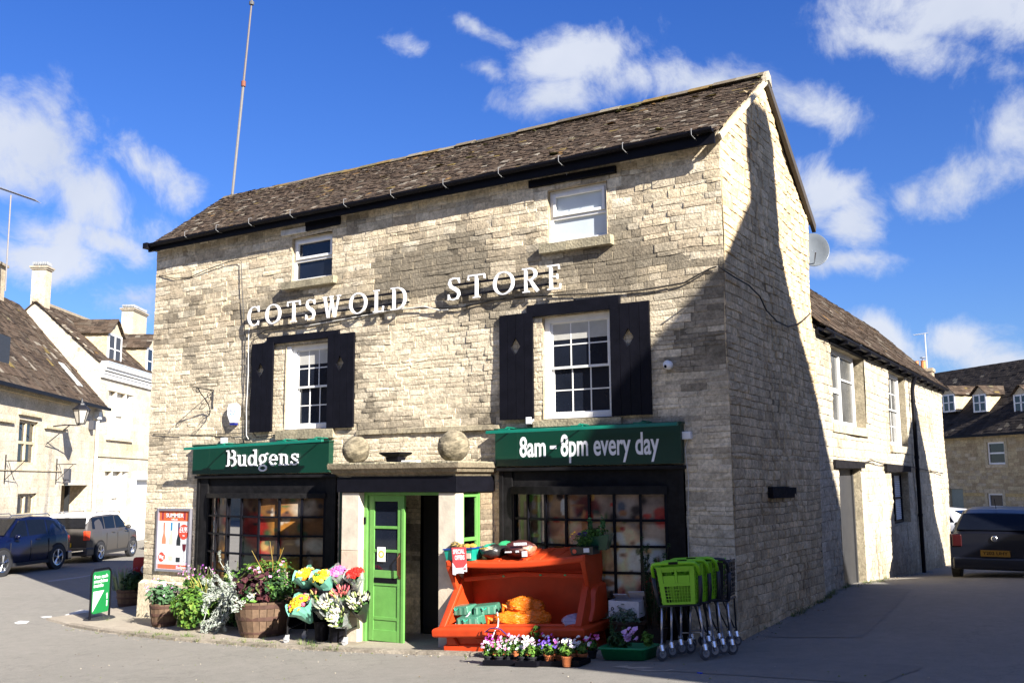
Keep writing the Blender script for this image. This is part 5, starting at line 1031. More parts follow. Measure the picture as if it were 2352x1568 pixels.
for (px, py, lab) in ((10, 1080, 'thin iron sign bracket at the far left of the near stone house'), (128, 1085, 'thin iron sign bracket beside the grey meter box')):
    q = L1.px(px, py, 0); t = thing('sign_bracket', lab, 'bracket', tuple(L1.M @ Vector((q[0], 0, q[1]))), math.radians(128), 'empty iron brackets on the left house'); m = MB()
    m.tube([(0, -.02, -.4), (0, -.02, .5)], .02, 5); m.tube([(0, -.02, .3), (0, -.7, .3)], .015, 5); m.tube([(0, -.02, -.3), (0, -.6, .3)], .012, 5); m.tube([(0, -.3, -.3), (0, -.1, .3)], .01, 5); m.build('ironwork', DMETAL, t)
for (px, py, w, h, lab) in ((148, 1092, .12, .26, 'grey meter box on the left house wall'), (206, 976, .15, .18, 'black floodlight under the left house gutter')):
    q = L1.px(px, py, 0); m = MB(); m.box((-w, -.2, -h), (w, 0, h)); o = m.build('wall_box', M('slate_box', (.05, .05, .06), .5)); o.location = L1.M @ Vector((q[0], 0, q[1])); o.rotation_euler = (0, 0, math.radians(128)); tag(o, lab, 'box')
# ================================================================ cars
def paint(name, col, rough=.25): return M(name, col, rough, .0, var=.03, coat=.3, spec=.4)
CARG = M('car_glass', (.004, .005, .008), .05, var=.2, spec=.3)
def interp(keys, x):
    if x <= keys[0][0]: return keys[0][1]
    for (x0, y0), (x1, y1) in zip(keys, keys[1:]):
        if x <= x1:
            t = (x - x0) / (x1 - x0); return y0 + (y1 - y0) * t
    return keys[-1][1]
def make_car(label, loc, heading, pm, L, W, H, belt, top, wb, r, rear_gl, front_gl, side_w, plan, low=.24, kx=1., roofm=None, tail=(.6, .02, .02), plate=(.75, .45, .02), rails=False, plate_text='', front=False, wrf=.78, tilt=0., spokes=5, group=None, tail_shape=None):
    'x forward; belt and top are (x, z) profiles, plan is (x, half width)'
    L *= kx; wb *= kx; S_ = lambda P: [(x * kx, z) for x, z in P]; belt, top, plan, rear_gl, front_gl = S_(belt), S_(top), S_(plan), S_(rear_gl), S_(front_gl); side_w = [S_(q) for q in side_w]
    t = thing('parked_car', label, 'car', loc, heading, group, tilt)
    X = sorted(set([x for x, _ in top] + [x for x, _ in belt] + [x for x, _ in plan] + [-L / 2 + L * i / 60 for i in range(61)]))
    m = MB(); ns = 15
    def sec(x):
        w = interp(plan, x); zb = interp(belt, x); zt = max(interp(top, x), zb + .005); up = min(max((zt - zb) / .35, 0), 1); wr = w * (1 - (1 - wrf) * up) ; zl = low + .06 * (abs(x) > L / 2 - .25)
        pts = [(0, zl), (w * .80, zl), (w * .95, zl + .05), (w * .985, zl + .16), (w * 1.0, zl + (zb - zl) * .45), (w * .995, zl + (zb - zl) * .65), (w * .975, zb - .06), (w * .945, zb), (w * .94 * (1 - up) + up * (w * .92), zb + (zt - zb) * .08)]
        pts += [(w * .92 + (wr - w * .92) * .5, zb + (zt - zb) * .48), (wr, zb + (zt - zb) * .84), (wr * .96, zb + (zt - zb) * .92), (wr * .85, zb + (zt - zb) * .97), (wr * .5, zt - .003), (0, zt)]
        if up < .6: pts[9:] = [(w * .90, zb + (zt - zb) * .3), (w * .84, zb + (zt - zb) * .6), (w * .72, zb + (zt - zb) * .8), (w * .5, zb + (zt - zb) * .93), (w * .25, zt), (0, zt)]
        return pts
    full = []
    for x in X:
        p = sec(x); ringp = [(x, y, z) for y, z in p] + [(x, -y, z) for y, z in p[::-1][1:-1]]; full.append(ringp); n = len(ringp)
    vs = [q for rr in full for q in rr]
    fs = [(i * n + k, i * n + (k + 1) % n, (i + 1) * n + (k + 1) % n, (i + 1) * n + k) for i in range(len(X) - 1) for k in range(n)]
    fs += [tuple(range(n)), tuple(range((len(X) - 1) * n, len(X) * n))]
    m.add(vs, fs); body = m.build('body', pm, t, smooth=True)
    md = body.modifiers.new('es', 'EDGE_SPLIT'); md.split_angle = math.radians(50)
    def ysurf(x, z, o=.008):
        w = interp(plan, x); zb = interp(belt, x); zt = interp(top, x); k = min(max((z - zb) / max(zt - zb, .01), 0), 1); up = min(max((zt - zb) / .35, 0), 1)
        wr = w * (1 - (1 - wrf) * up); return w * .92 + (wr - w * .92) * min(k / .84, 1) + o
    for s in (1, -1):
        for poly in side_w:
            c = MB(); P = [(x, s * ysurf(x, z, .014), z) for x, z in poly]; Q = [(x, s * ysurf(x, z, -.02), z) for x, z in poly]; k = len(poly)
            c.add(P + Q, [tuple(range(k)), tuple(range(k, 2 * k))] + [(i, (i + 1) % k, (i + 1) % k + k, i + k) for i in range(k)]); c.build('side_window', CARG, t)
        wn = interp(plan, 0)
        c = MB(); 
        for x, z in ((-.35, belt[1][1] - .10), (.55, belt[1][1] - .10)): c.box((x, s * wn * .985, z - .012), (x + .16, s * (wn * .985 + .03), z + .015))
        c.build('door_handle', pm, t, bevel=.004)
        c = MB(); xm = side_w[0][0][0] if False else max(p[0] for q in side_w for p in q) - .12; zm = interp(belt, xm) + .07
        c.ball((xm, s * (interp(plan, xm) + .09), zm), (.07, .10, .065), 12, 8); c.build('wing_mirror', pm, t, smooth=True)
        c = MB(); c.box((-wb / 2 + r * 1.15, s * wn * .97, low), (wb / 2 - r * 1.15, s * (wn * 1.0 + .004), low + .09)); c.build('side_skirt', RUBBER, t)
        c = MB()
        for xx in (.95 * wb / 2 - .25, .02, -wb / 2 + .42):
            c.box((xx, s * (wn * .99), low + .12), (xx + .008, s * (wn * 1.0 + .006), interp(belt, xx) - .09))
        c.build('door_seam', RUBBER, t)
        if rails: c = MB(); c.tube([(-1.1, s * wn * .70, H - .03), (-1.0, s * wn * .70, H + .03), (.55, s * wn * .70, H + .03), (.65, s * wn * .70, H - .03)], .016, 6); c.build('roof_rail', CHROME, t)
        for xa in (wb / 2, -wb / 2):
            wx = interp(plan, xa); y0 = s * (wx - .14); y1 = s * (wx + .012)
            arch = MB(); P = [(xa + r * 1.17 * math.cos(a), s * (wx * 1.0 + .006), max(r + r * 1.17 * math.sin(a), low + .005)) for a in [2 * PI * i / 26 for i in range(26)]]
            Q = [(p[0], s * (wx - .2), p[2]) for p in P]; arch.add(P + Q, [tuple(range(26)), tuple(range(26, 52))] + [(i, (i + 1) % 26, (i + 1) % 26 + 26, i + 26) for i in range(26)]); arch.build('wheel_arch', M('arch_black', (.006, .006, .007), .8), t)
            w_ = MB(); w_.lathe([(r * .6, y0), (r * .95, y0), (r, y0 + s * .02), (r, y1 - s * .0), (r * .95, y1 + s * .012), (r * .66, y1 + s * .014), (r * .64, y1 - s * .02), (.01, y1 - s * .03)], (xa, 0, r), 28, 1); wh = w_.build('wheel', RUBBER, t, smooth=False)
            w_ = MB(); w_.lathe([(r * .655, y1 - s * .02), (r * .66, y1 + s * .016), (r * .60, y1 + s * .012), (r * .59, y1 - s * .015)], (xa, 0, r), 28, 1)
            for k in range(spokes):
                a = 2 * PI * k / spokes + .3
                for da in (-.13, .13):
                    ca, sa = math.cos(a + da), math.sin(a + da); cb, sb = math.cos(a + da * .5), math.sin(a + da * .5)
                    w_.tube([(xa + r * .08 * cb, y1 + s * .006, r + r * .08 * sb), (xa + r * .62 * ca, y1 + s * .008, r + r * .62 * sa)], r * .045, 5)
            w_.lathe([(.01, y1 + s * .02), (r * .13, y1 + s * .018), (r * .14, y1 - s * .02)], (xa, 0, r), 14, 1); w_.build('rim', CHROME, wh)
        # lamps
        xr = -L / 2; wr_ = interp(plan, xr + .1); c = MB()
        if tail_shape: tx, tz0, tz1, ty0 = tail_shape
        else: tx, tz0, tz1, ty0 = .22, belt[0][1] - .28, belt[0][1] - .06, .70
        c.hexa([(xr - .02, s * wr_ * ty0, tz0), (xr - .02, s * wr_ * .93, tz0), (xr + tx, s * (wr_ * 1.02 + .0), tz0), (xr + tx, s * wr_ * ty0, tz0)], [(xr - .015, s * wr_ * ty0, tz1), (xr - .015, s * wr_ * .93, tz1), (xr + tx, s * (wr_ * 1.015), tz1), (xr + tx, s * wr_ * ty0, tz1)], tail); c.build('tail_light', VCS, t, bevel=.015)
        xf = L / 2; wf = interp(plan, xf - .15); c = MB(); zf = interp(belt, xf - .1)
        c.hexa([(xf + .01, s * wf * .62, zf - .20), (xf - .05, s * wf * .96, zf - .20), (xf - .35, s * wf * 1.0, zf - .14), (xf - .2, s * wf * .62, zf - .2)], [(xf - .06, s * wf * .62, zf - .06), (xf - .1, s * wf * .95, zf - .05), (xf - .38, s * wf * .985, zf - .05), (xf - .2, s * wf * .62, zf - .06)], (.5, .52, .55)); c.build('headlight', VCS, t, bevel=.01)
    for nm, gl in (('rear_window', rear_gl), ('windscreen', front_gl)):
        (x0, z0), (x1, z1) = gl; w0 = interp(plan, x0) * .84; w1 = interp(plan, x1) * (wrf - .06); d = Vector((x1 - x0, 0, z1 - z0)); nn = Vector((z1 - z0, 0, -(x1 - x0))).normalized(); nn = nn * (1 if nm == 'windscreen' else -1)
        if (nm == 'windscreen' and nn.x < 0) or (nm == 'rear_window' and nn.x > 0): nn = -nn
        o = nn * .02; P = [Vector((x0, -w0, z0)) + o, Vector((x0, w0, z0)) + o, Vector((x1, w1, z1)) + o, Vector((x1, -w1, z1)) + o]; Q = [p - o * 2 for p in P]
        c = MB(); c.hexa(Q, P); c.build(nm, CARG, t, bevel=.01)
    xr = -L / 2; c = MB(); c.box((xr - .035, -.26, .52), (xr - .0, .26, .64), plate if True else 0); pl = c.build('number_plate', VCS, t)
    c = MB(); c.hexa([(xr - .05, -W * .44, low), (xr + .3, -W * .49, low), (xr + .3, W * .49, low), (xr - .05, W * .44, low)], [(xr - .03, -W * .44, .50), (xr + .3, -W * .49, .5), (xr + .3, W * .49, .5), (xr - .03, W * .44, .5)]); c.build('bumper', pm, t, bevel=.04)
    c = MB(); c.box((L / 2 - .05, -.26, .42), (L / 2 + .02, .26, .54), (.7, .7, .68)); c.box((L / 2 - .1, -W * .36, .28), (L / 2 + .012, W * .36, .40), (.02, .02, .02)); c.box((L / 2 - .08, -W * .22, .55), (L / 2 + .008, W * .22, .72), (.02, .02, .02)); c.build('grille', VCS, t)
    if roofm:
        c = MB(); xs_ = [x for x in X if gl and rear_gl[1][0] - .12 <= x <= front_gl[1][0] + .02]; rows_ = []
        for x in xs_:
            w = interp(plan, x) * wrf; z = interp(top, x); rows_.append([(x, w * k, z + .008 - .012 * abs(k) ** 3 - (.05 if abs(k) > .99 else 0)) for k in (-1.0, -.97, -.8, -.4, 0, .4, .8, .97, 1.0)])
        k = 9; c.add([p for rr in rows_ for p in rr], [(i * k + j, i * k + j + 1, (i + 1) * k + j + 1, (i + 1) * k + j) for i in range(len(xs_) - 1) for j in range(k - 1)]); ro = c.build('roof', roofm, t, smooth=True)
    return t, xr
def gc(x, y): return (x, y, gz(x, y))
suv = make_car('dark blue estate car with silver five spoke wheels parked facing the camera on the left', gc(-23.15, 4.35), math.radians(-69), paint('navy_paint', (.002, .004, .022)), 4.4, 1.83, 1.60,
    [(-2.2, .98), (-1.9, 1.04), (-.5, 1.02), (1.0, .98), (1.9, .84), (2.2, .72)], [(-2.2, 1.00), (-2.05, 1.12), (-1.55, 1.48), (-1.2, 1.56), (-.3, 1.60), (.35, 1.56), (1.2, 1.06), (1.9, .92), (2.2, .74)], 2.6, .36, ((-2.08, 1.14), (-1.62, 1.45)), ((1.10, 1.09), (.45, 1.52)),
    [[(.95, 1.04), (.12, 1.04), (.12, 1.48), (.40, 1.48)], [(.05, 1.04), (-.80, 1.05), (-.80, 1.48), (.05, 1.49)], [(-.88, 1.06), (-1.62, 1.12), (-1.30, 1.42), (-.88, 1.47)]], [(-2.2, .74), (-1.9, .86), (-1.2, .915), (1.3, .915), (1.9, .86), (2.2, .70)], rails=True, kx=.91)[0]
MINI = paint('grey_brown_paint', (.055, .049, .044), .35)
mini, xr = make_car('small grey brown hatchback with white roof parked behind the dark blue car', gc(-25.45, 8.85), math.radians(118), MINI, 4.1, 1.79, 1.56,
    [(-2.05, .98), (-1.8, 1.02), (.9, .98), (1.7, .90), (2.05, .72)], [(-2.05, 1.0), (-1.98, 1.1), (-1.8, 1.46), (-1.55, 1.53), (-.3, 1.56), (.35, 1.52), (.95, 1.10), (1.3, 1.02), (1.8, .94), (2.05, .74)], 2.6, .325, ((-2.0, 1.10), (-1.84, 1.43)), ((.90, 1.14), (.44, 1.48)),
    [[(.80, 1.04), (.0, 1.04), (.0, 1.44), (.42, 1.44)], [(-.08, 1.04), (-.85, 1.05), (-.85, 1.44), (-.08, 1.45)], [(-.92, 1.05), (-1.75, 1.07), (-1.68, 1.42), (-.92, 1.44)]], [(-2.05, .76), (-1.8, .86), (-1.2, .895), (1.2, .895), (1.75, .85), (2.05, .66)], roofm=WHITE, rails=True, tail=(.75, .06, .02), wrf=.80, tail_shape=(.10, .72, 1.02, .80), kx=.90)
m = MB(); m.tube([(xr - .07, -.7, .40), (xr - .09, -.3, .36), (xr - .09, .3, .36), (xr - .07, .7, .40)], .03, 8); m.build('bumper_bar', CHROME, mini)
third = make_car('dark green saloon half hidden behind the corner of the shop', gc(-27.7, 14.9), math.radians(120), paint('dark_green_paint', (.02, .022, .02)), 4.3, 1.76, 1.45, [(-2.15, .92), (-1.8, .95), (.9, .9), (2.15, .7)], [(-2.15, .95), (-1.6, 1.0), (-1.1, 1.38), (-.3, 1.45), (.3, 1.42), (1.0, 1.0), (2.0, .85), (2.15, .72)], 2.6, .32, ((-1.6, 1.02), (-1.15, 1.34)), ((.98, 1.02), (.38, 1.38)),
    [[(.8, .96), (0, .96), (0, 1.36), (.4, 1.36)], [(-.08, .96), (-1.1, .97), (-.9, 1.34), (-.08, 1.37)]], [(-2.15, .74), (-1.8, .85), (1.2, .88), (2.15, .66)])[0]
vwp = at(2290, 1318, 18.9)
hd_ = math.radians(90); VL = 4.15
vc = Vector((vwp.x, vwp.y, 0)) + Vector((math.cos(hd_), math.sin(hd_), 0)) * VL / 2
NAVB = paint('black_blue_paint', (.006, .007, .013), .3)
vw, xr = make_car('black blue three door hatchback seen from behind in the shaded lane', gc(vc.x, vc.y), hd_, NAVB, VL, 1.74, 1.44,
    [(-2.07, .92), (-1.7, .96), (.9, .93), (1.6, .86), (2.07, .70)], [(-2.07, .96), (-1.98, 1.02), (-1.62, 1.34), (-1.35, 1.41), (-.3, 1.44), (.3, 1.41), (.9, 1.02), (1.8, .88), (2.07, .72)], 2.5, .31, ((-2.02, 1.01), (-1.66, 1.32)), ((.86, 1.06), (.38, 1.37)),
    [[(.75, .99), (-.2, .99), (-.2, 1.33), (.36, 1.33)], [(-.28, .99), (-1.35, 1.0), (-1.2, 1.31), (-.28, 1.34)]], [(-2.07, .80), (-1.7, .86), (1.2, .87), (1.7, .83), (2.07, .62)], low=.26, tail=(.035, .003, .004), plate=(.26, .14, .015), tail_shape=(.16, .70, .93, .72), wrf=.73)
m = MB(); m.lathe([(.001, xr - .03), (.045, xr - .028), (.055, xr - .02), (.055, xr)], (0, 0, .86), 22, 1); m.v = [Vector((p.y, p.x, p.z)) for p in m.v]; m.build('round_badge', CHROME, vw)
m = MB()
for pts in ([(-.03, .03), (-.012, -.005), (0, .018), (.012, -.005), (.03, .03)], [(-.036, .01), (-.015, -.04), (0, -.005), (.015, -.04), (.036, .01)]): ribbon(m, pts, .007, 0, .002)
m.v = [Vector((xr - .031 + p.y, p.x, p.z + .86)) for p in m.v]; m.build('badge_letters', BLACK, vw)
m = MB(); m.tube([(-1.35, 0, 1.42), (-1.55, 0, 1.62)], .006, 5); m.build('roof_aerial', BLACK, vw)
m = MB(); m.box((xr - .025, -.78, .885 - .01), (xr - .0, -.60, .90)); m.build('badge', METAL, vw)
plx = Matrix(((0, 1, 0, xr - .0365), (-1, 0, 0, 0), (0, 0, 1, .555), (0, 0, 0, 1)))
pt = font_part('Y202 UHY', 'plate_letters', vw, BLACK, -.22, .22, 0, .06, 0, plx, .001, bold=.01)
w1 = at(2176, 1185, 33); make_car('white car just showing to the left of the black hatchback', (w1.x - .6, w1.y, gz(w1.x, w1.y) + .15), math.radians(160), paint('white_car_paint', (.7, .7, .7)), 4.2, 1.76, 1.45, [(-2.1, .92), (.9, .9), (2.1, .7)], [(-2.1, .95), (-1.9, 1.05), (-1.2, 1.38), (-.3, 1.45), (.3, 1.42), (1.0, 1.0), (2.0, .85), (2.1, .72)], 2.6, .32, ((-1.9, 1.07), (-1.25, 1.34)), ((.98, 1.02), (.38, 1.38)), [[(.8, .96), (0, .96), (0, 1.36), (.4, 1.36)], [(-.08, .96), (-1.3, .97), (-1.0, 1.34), (-.08, 1.37)]], [(-2.1, .74), (-1.8, .85), (1.2, .88), (2.1, .66)])
w2 = at(2346, 1200, 31); make_car('silver car beyond the black hatchback at right edge', (w2.x + 1.2, w2.y, gz(w2.x, w2.y) + .1), math.radians(175), paint('silver_paint', (.4, .42, .45)), 4.2, 1.76, 1.5, [(-2.1, .92), (.9, .9), (2.1, .7)], [(-2.1, .95), (-1.9, 1.05), (-1.2, 1.44), (-.3, 1.5), (.3, 1.46), (1.0, 1.0), (2.0, .85), (2.1, .72)], 2.6, .32, ((-1.9, 1.07), (-1.25, 1.4)), ((.98, 1.02), (.38, 1.42)), [[(.8, .96), (0, .96), (0, 1.40), (.4, 1.40)], [(-.08, .96), (-1.3, .97), (-1.0, 1.38), (-.08, 1.41)]], [(-2.1, .74), (-1.8, .85), (1.2, .88), (2.1, .66)])
# ================================================================ paving and marks
pv = MB(); N_ = 60
edge = [(-13.0, -.9), (-11.8, -1.25), (-10.2, -1.5), (-8.5, -1.62), (-6.8, -1.62), (-5.2, -1.52), (-3.9, -1.42), (-2.6, -1.25), (-1.4, -.95), (-.6, -.5), (-.05, -.02)]
def ey(x): return interp(edge, x)
for i in range(N_ + 1):
    x = -13.0 + 12.9 * i / N_
    for j in range(7):
        y = ey(x) * (1 - j / 6.) + (.0 if x > -11.6 else (x + 11.6) * -1.2) * (j / 6.); wob = noise.noise(Vector((x * 2, j, 0))) * .03 * (j < 3); pv.v.append(Vector((x, y + wob, gz(x, y) + .035))); pv.c.append((.2, .18, .14))
pv.f = [(i * 7 + j, (i + 1) * 7 + j, (i + 1) * 7 + j + 1, i * 7 + j + 1) for i in range(N_) for j in range(6)]
o = len(pv.v)
for i in range(N_ + 1): p = pv.v[i * 7]; pv.v.append(Vector((p.x, p.y - .03, gz(p.x, p.y) - .01))); pv.c.append((.2, .18, .14))
pv.f += [(i * 7, o + i, o + i + 1, (i + 1) * 7) for i in range(N_)]
on(pv.build('pavement', PAVE, smooth=False))
kb = MB(); x = -11.9
while x < -2.2:
    w = rint(.5, .9); x1 = min(x + w, -2.2)
    c = lerp3((.30, .26, .20), (.22, .19, .15), random.random()); y0, y1 = ey(x), ey(x1); g0, g1 = gz(x, y0), gz(x1, y1); u = rint(0, .01)
    kb.hexa([(x + .006, y0 - .05 + u, g0 - .05), (x1 - .006, y1 - .05 + u, g1 - .05), (x1 - .006, y1 + .09, g1 - .05), (x + .006, y0 + .09, g0 - .05)], [(x + .006, y0 - .035 + u, g0 + .04), (x1 - .006, y1 - .035 + u, g1 + .04), (x1 - .006, y1 + .09, g1 + .048), (x + .006, y0 + .09, g0 + .048)], c); x = x1
on(kb.build('kerb', STONE))
def mark(name, pts, mat, lift=.005):
    P = [gp(x, y) for x, y in pts]; m = MB(); m.add([(p.x, p.y, gz(p.x, p.y) + lift) for p in P], [tuple(range(len(P)))]); return on(m.build(name, mat))
RP = M('worn_road_paint', (.60, .58, .54), .8, var=.35, vs=14)
mark('road_marking', [(148, 1412), (185, 1400), (222, 1400), (205, 1409), (165, 1414)], RP); mark('road_marking', [(32, 1430), (46, 1425), (68, 1426), (60, 1432), (40, 1433)], RP); mark('road_marking', [(92, 1416), (118, 1414), (120, 1417), (100, 1419)], RP)
mark('road_marking', [(108, 1333), (180, 1324), (228, 1316), (226, 1318), (180, 1327), (112, 1336)], M('faint_road_paint', (.26, .26, .26), .8, var=.3, vs=14))
mark('road_patch', [(1405, 1530), (1445, 1528), (1500, 1532), (1550, 1536), (1528, 1541), (1480, 1541), (1440, 1535)], M('pale_mortar_patch', (.42, .36, .28), .9, var=.25, vs=20))
man = gp(172, 1417); m = MB()
# ================================================================ foliage helpers
def leafcloud(mb, c, r, n, size, cols, up=.3, curl=.25, hollow=.35, asp=.55):
    for i in range(n):
        d = Vector((random.gauss(0, 1), random.gauss(0, 1), random.gauss(0, 1))); d.normalize(); k = (hollow + (1 - hollow) * random.random() ** .6); lump = .8 + .45 * noise.noise(Vector((d.x * 2.1 + c[0], d.y * 2.1 + c[1], d.z * 2.1)))
        p = Vector(c) + Vector((d.x * r[0], d.y * r[1], d.z * r[2])) * k * lump
        s = size * rint(.6, 1.35); nrm = (d + Vector((rint(-.7, .7), rint(-.7, .7), rint(-.3, .9) + up))).normalized(); u = nrm.orthogonal().normalized(); a = rint(0, 2 * PI); w = nrm.cross(u); e1 = u * math.cos(a) + w * math.sin(a); e2 = nrm.cross(e1)
        cc = random.choice(cols); kk = rint(.75, 1.2); cc = tuple(x * kk for x in cc)
        mb.add([p - e1 * s, p - e1 * s * .25 + e2 * s * asp + nrm * s * .05, p + e1 * s * .75 + e2 * s * asp * .35 - nrm * s * curl * .4, p + e1 * s * 1.1 - nrm * s * curl, p + e1 * s * .75 - e2 * s * asp * .35 - nrm * s * curl * .4, p - e1 * s * .25 - e2 * s * asp + nrm * s * .05], [(0, 1, 2, 3), (0, 3, 4, 5)], cc)
def blades(mb, c, n, h, spread, cols, w=.006, droop=.3):
    for i in range(n):
        a = rint(0, 2 * PI); s = spread * random.random() ** .5; b = Vector((c[0] + s * math.cos(a) * .5, c[1] + s * math.sin(a) * .5, c[2])); hh = h * rint(.5, 1.15); o = Vector((math.cos(a), math.sin(a), 0)) * s * rint(.3, 1.2); t = Vector((-math.sin(a), math.cos(a), 0)) * w
        m1 = b + o * .4 + Vector((0, 0, hh * .6)); m2 = b + o * 1.1 + Vector((0, 0, hh * (1 - droop * random.random()))); cc = random.choice(cols)
        mb.add([b - t, b + t, m1 + t * .8, m1 - t * .8, m2], [(0, 1, 2, 3), (3, 2, 4)], cc)
def flower(mb, p, r, col, n=6, face=None, ctr=None):
    f = (face or Vector((rint(-.6, .3), rint(-1, -.2), rint(.2, 1)))).normalized(); u = f.orthogonal().normalized(); w = f.cross(u); p = Vector(p); k0 = rint(.85, 1.12); col = tuple(min(x * k0, .95) for x in col)
    for i in range(n):
        a = 2 * PI * i / n + rint(-.15, .15); d = u * math.cos(a) + w * math.sin(a); s = w * math.cos(a) - u * math.sin(a); rr = r * rint(.85, 1.15)
        mb.add([p, p + d * rr * .6 + s * rr * .42 + f * rr * .18, p + d * rr * 1.0 + f * rr * .05, p + d * rr * .6 - s * rr * .42 + f * rr * .18], [(0, 1, 2, 3)], tuple(x * rint(.85, 1.1) for x in col))
    if ctr: mb.ball(p + f * r * .12, r * .24, 6, 4, ctr)
def stems(mb, base, tips, r=.004, col=(.10, .16, .04)):
    for t in tips:
        b = Vector(base) + Vector((rint(-.03, .03), rint(-.03, .03), 0)); t = Vector(t); m_ = b.lerp(t, .5) + Vector((rint(-.03, .03), rint(-.03, .03), .03)); mb.tube([b, m_, t], [r * 1.3, r, r * .7], 4, col, cap=False)
GR = [(.05, .13, .02), (.08, .18, .025), (.035, .09, .015), (.11, .22, .03)]
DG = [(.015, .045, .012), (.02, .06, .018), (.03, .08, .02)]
YG = [(.08, .17, .02), (.12, .21, .03), (.05, .11, .015), (.15, .22, .035)]
SV = [(.36, .40, .34), (.46, .49, .43), (.26, .31, .25), (.52, .53, .46)]
PUR = [(.045, .012, .018), (.07, .02, .025), (.03, .01, .015), (.12, .04, .045)]
PK = (.75, .12, .38); WHT = (.78, .76, .78); RED = (.62, .02, .015); YEL = (.85, .58, .02); ORG = (.80, .20, .015); VIO = (.13, .05, .45)
def barrel(parent, r0, r1, h, n=18, name='tub'):
    m = MB()
    for k in range(n):
        a0 = 2 * PI * k / n + .01; a1 = 2 * PI * (k + 1) / n - .01; c = lerp3((.085, .048, .026), (.16, .10, .06), random.random()); j = rint(-.004, .004)
        for (ra, za, rb, zb) in ((r0, 0, (r0 + r1) / 2 * 1.05, h * .5), ((r0 + r1) / 2 * 1.05, h * .5, r1, h + rint(-.01, .01))):
            q = [(ra + j, a0, za), (ra + j, a1, za), (rb + j, a1, zb), (rb + j, a0, zb)]; P = [(r_ * math.cos(a), r_ * math.sin(a), z) for r_, a, z in q]; Q = [((r_ - .025) * math.cos(a), (r_ - .025) * math.sin(a), z) for r_, a, z in q]; m.hexa([P[0], P[1], Q[1], Q[0]], [P[3], P[2], Q[2], Q[3]], c)
    o = m.build(name, M('old_wood', rough=.85, var=.35, vs=14, attr=True, bump=.003, bs=40), parent)
    for z, hh in ((.10, .05), (.48, .055), (.82, .045)):
        rr = (r0 + (r1 - r0) * z) * (1.055 if .3 < z < .7 else 1.025) + .004; m = MB(); m.lathe([(rr - .012, h * z), (rr, h * z), (rr + .006, h * z + h * .11), (rr - .012, h * z + h * .11)], n=28); m.build('hoop', M('rusty_hoop', (.075, .036, .024), .75, .1, var=.35, vs=8), parent)
    m = MB(); m.lathe([(.01, h - .05), (r1 - .03, h - .05)], n=18, col=(.03, .022, .016)); m.build('soil', VC, parent)
    return o
def place(px, py, dz=0.): p = gp(px, py); return (p.x, p.y, gz(p.x, p.y) + dz)
# ================================================================ planting by the wall
PD = .036
def plant(name, label, cat, loc, rz=0.): return thing(name, label, cat, loc, rz)
# small half barrel
t = plant('planter_tub', 'small wooden half barrel of pale pink flowers at the building corner', 'planter', place(376, 1441, PD)); barrel(t, .19, .25, .38)
m = MB(); leafcloud(m, (-.05, 0, .52), (.38, .30, .26), 520, .045, [(.07, .15, .06), (.10, .2, .09), (.05, .11, .045)]); m.build('foliage', LEAF, t)
m = MB()
for i in range(45): a = rint(0, 6.28); flower(m, (-.1 + .38 * math.cos(a) * rint(.5, 1), .26 * math.sin(a), .55 + rint(-.05, .22)), .022, (.70, .42, .62), 5)
m.build('flowers', VC, t)
t = plant('planter_tub', 'shaded tub of lavender and dark leaves round the left corner', 'planter', tuple(at(297, 1412, 20.0)[:2]) + (gz(*at(297, 1412, 20.)[:2]),)); barrel(t, .22, .27, .34)
m = MB(); leafcloud(m, (.16, 0, .52), (.36, .3, .24), 480, .05, DG); m.build('foliage', LEAF, t)
m = MB(); blades(m, (-.22, -.05, .30), 170, .52, .36, [(.20, .27, .15), (.28, .33, .2), (.15, .22, .1)], .006, .2); m.build('lavender', LEAF, t)
m = MB()
for i in range(26): flower(m, (-.22 + rint(-.25, .2), rint(-.2, .2), .62 + rint(0, .16)), .02, (.45, .12, .22), 5)
m.build('flowers', VC, t)
# lime green mound
lc = place(438, 1452, PD); t = plant('garden_plant', 'large mound of lime green lobed leaves between the two barrels', 'plant', lc)
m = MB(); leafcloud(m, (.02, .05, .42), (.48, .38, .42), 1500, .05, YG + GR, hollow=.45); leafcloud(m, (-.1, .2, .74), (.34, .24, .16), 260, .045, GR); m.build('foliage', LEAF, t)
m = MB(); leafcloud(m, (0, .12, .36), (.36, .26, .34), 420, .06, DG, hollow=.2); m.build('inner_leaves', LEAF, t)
m = MB()
for i in range(44): x = rint(-.5, .35); z = rint(.82, 1.06); stems(m, (x * .6, .2, .6), [(x, .15 + rint(-.1, .1), z)], .003, (.16, .2, .06)); flower(m, (x, .12 + rint(-.1, .1), z), .02, random.choice([(.5, .15, .4), (.28, .06, .35), (.65, .35, .5)]), 5)
for i in range(12): x = rint(0, .42); stems(m, (x * .7, .05, .6), [(x + rint(-.1, .1), -.1, rint(.72, .9))], .006, (.42, .38, .10))
m.build('flower_stems', VC, t)
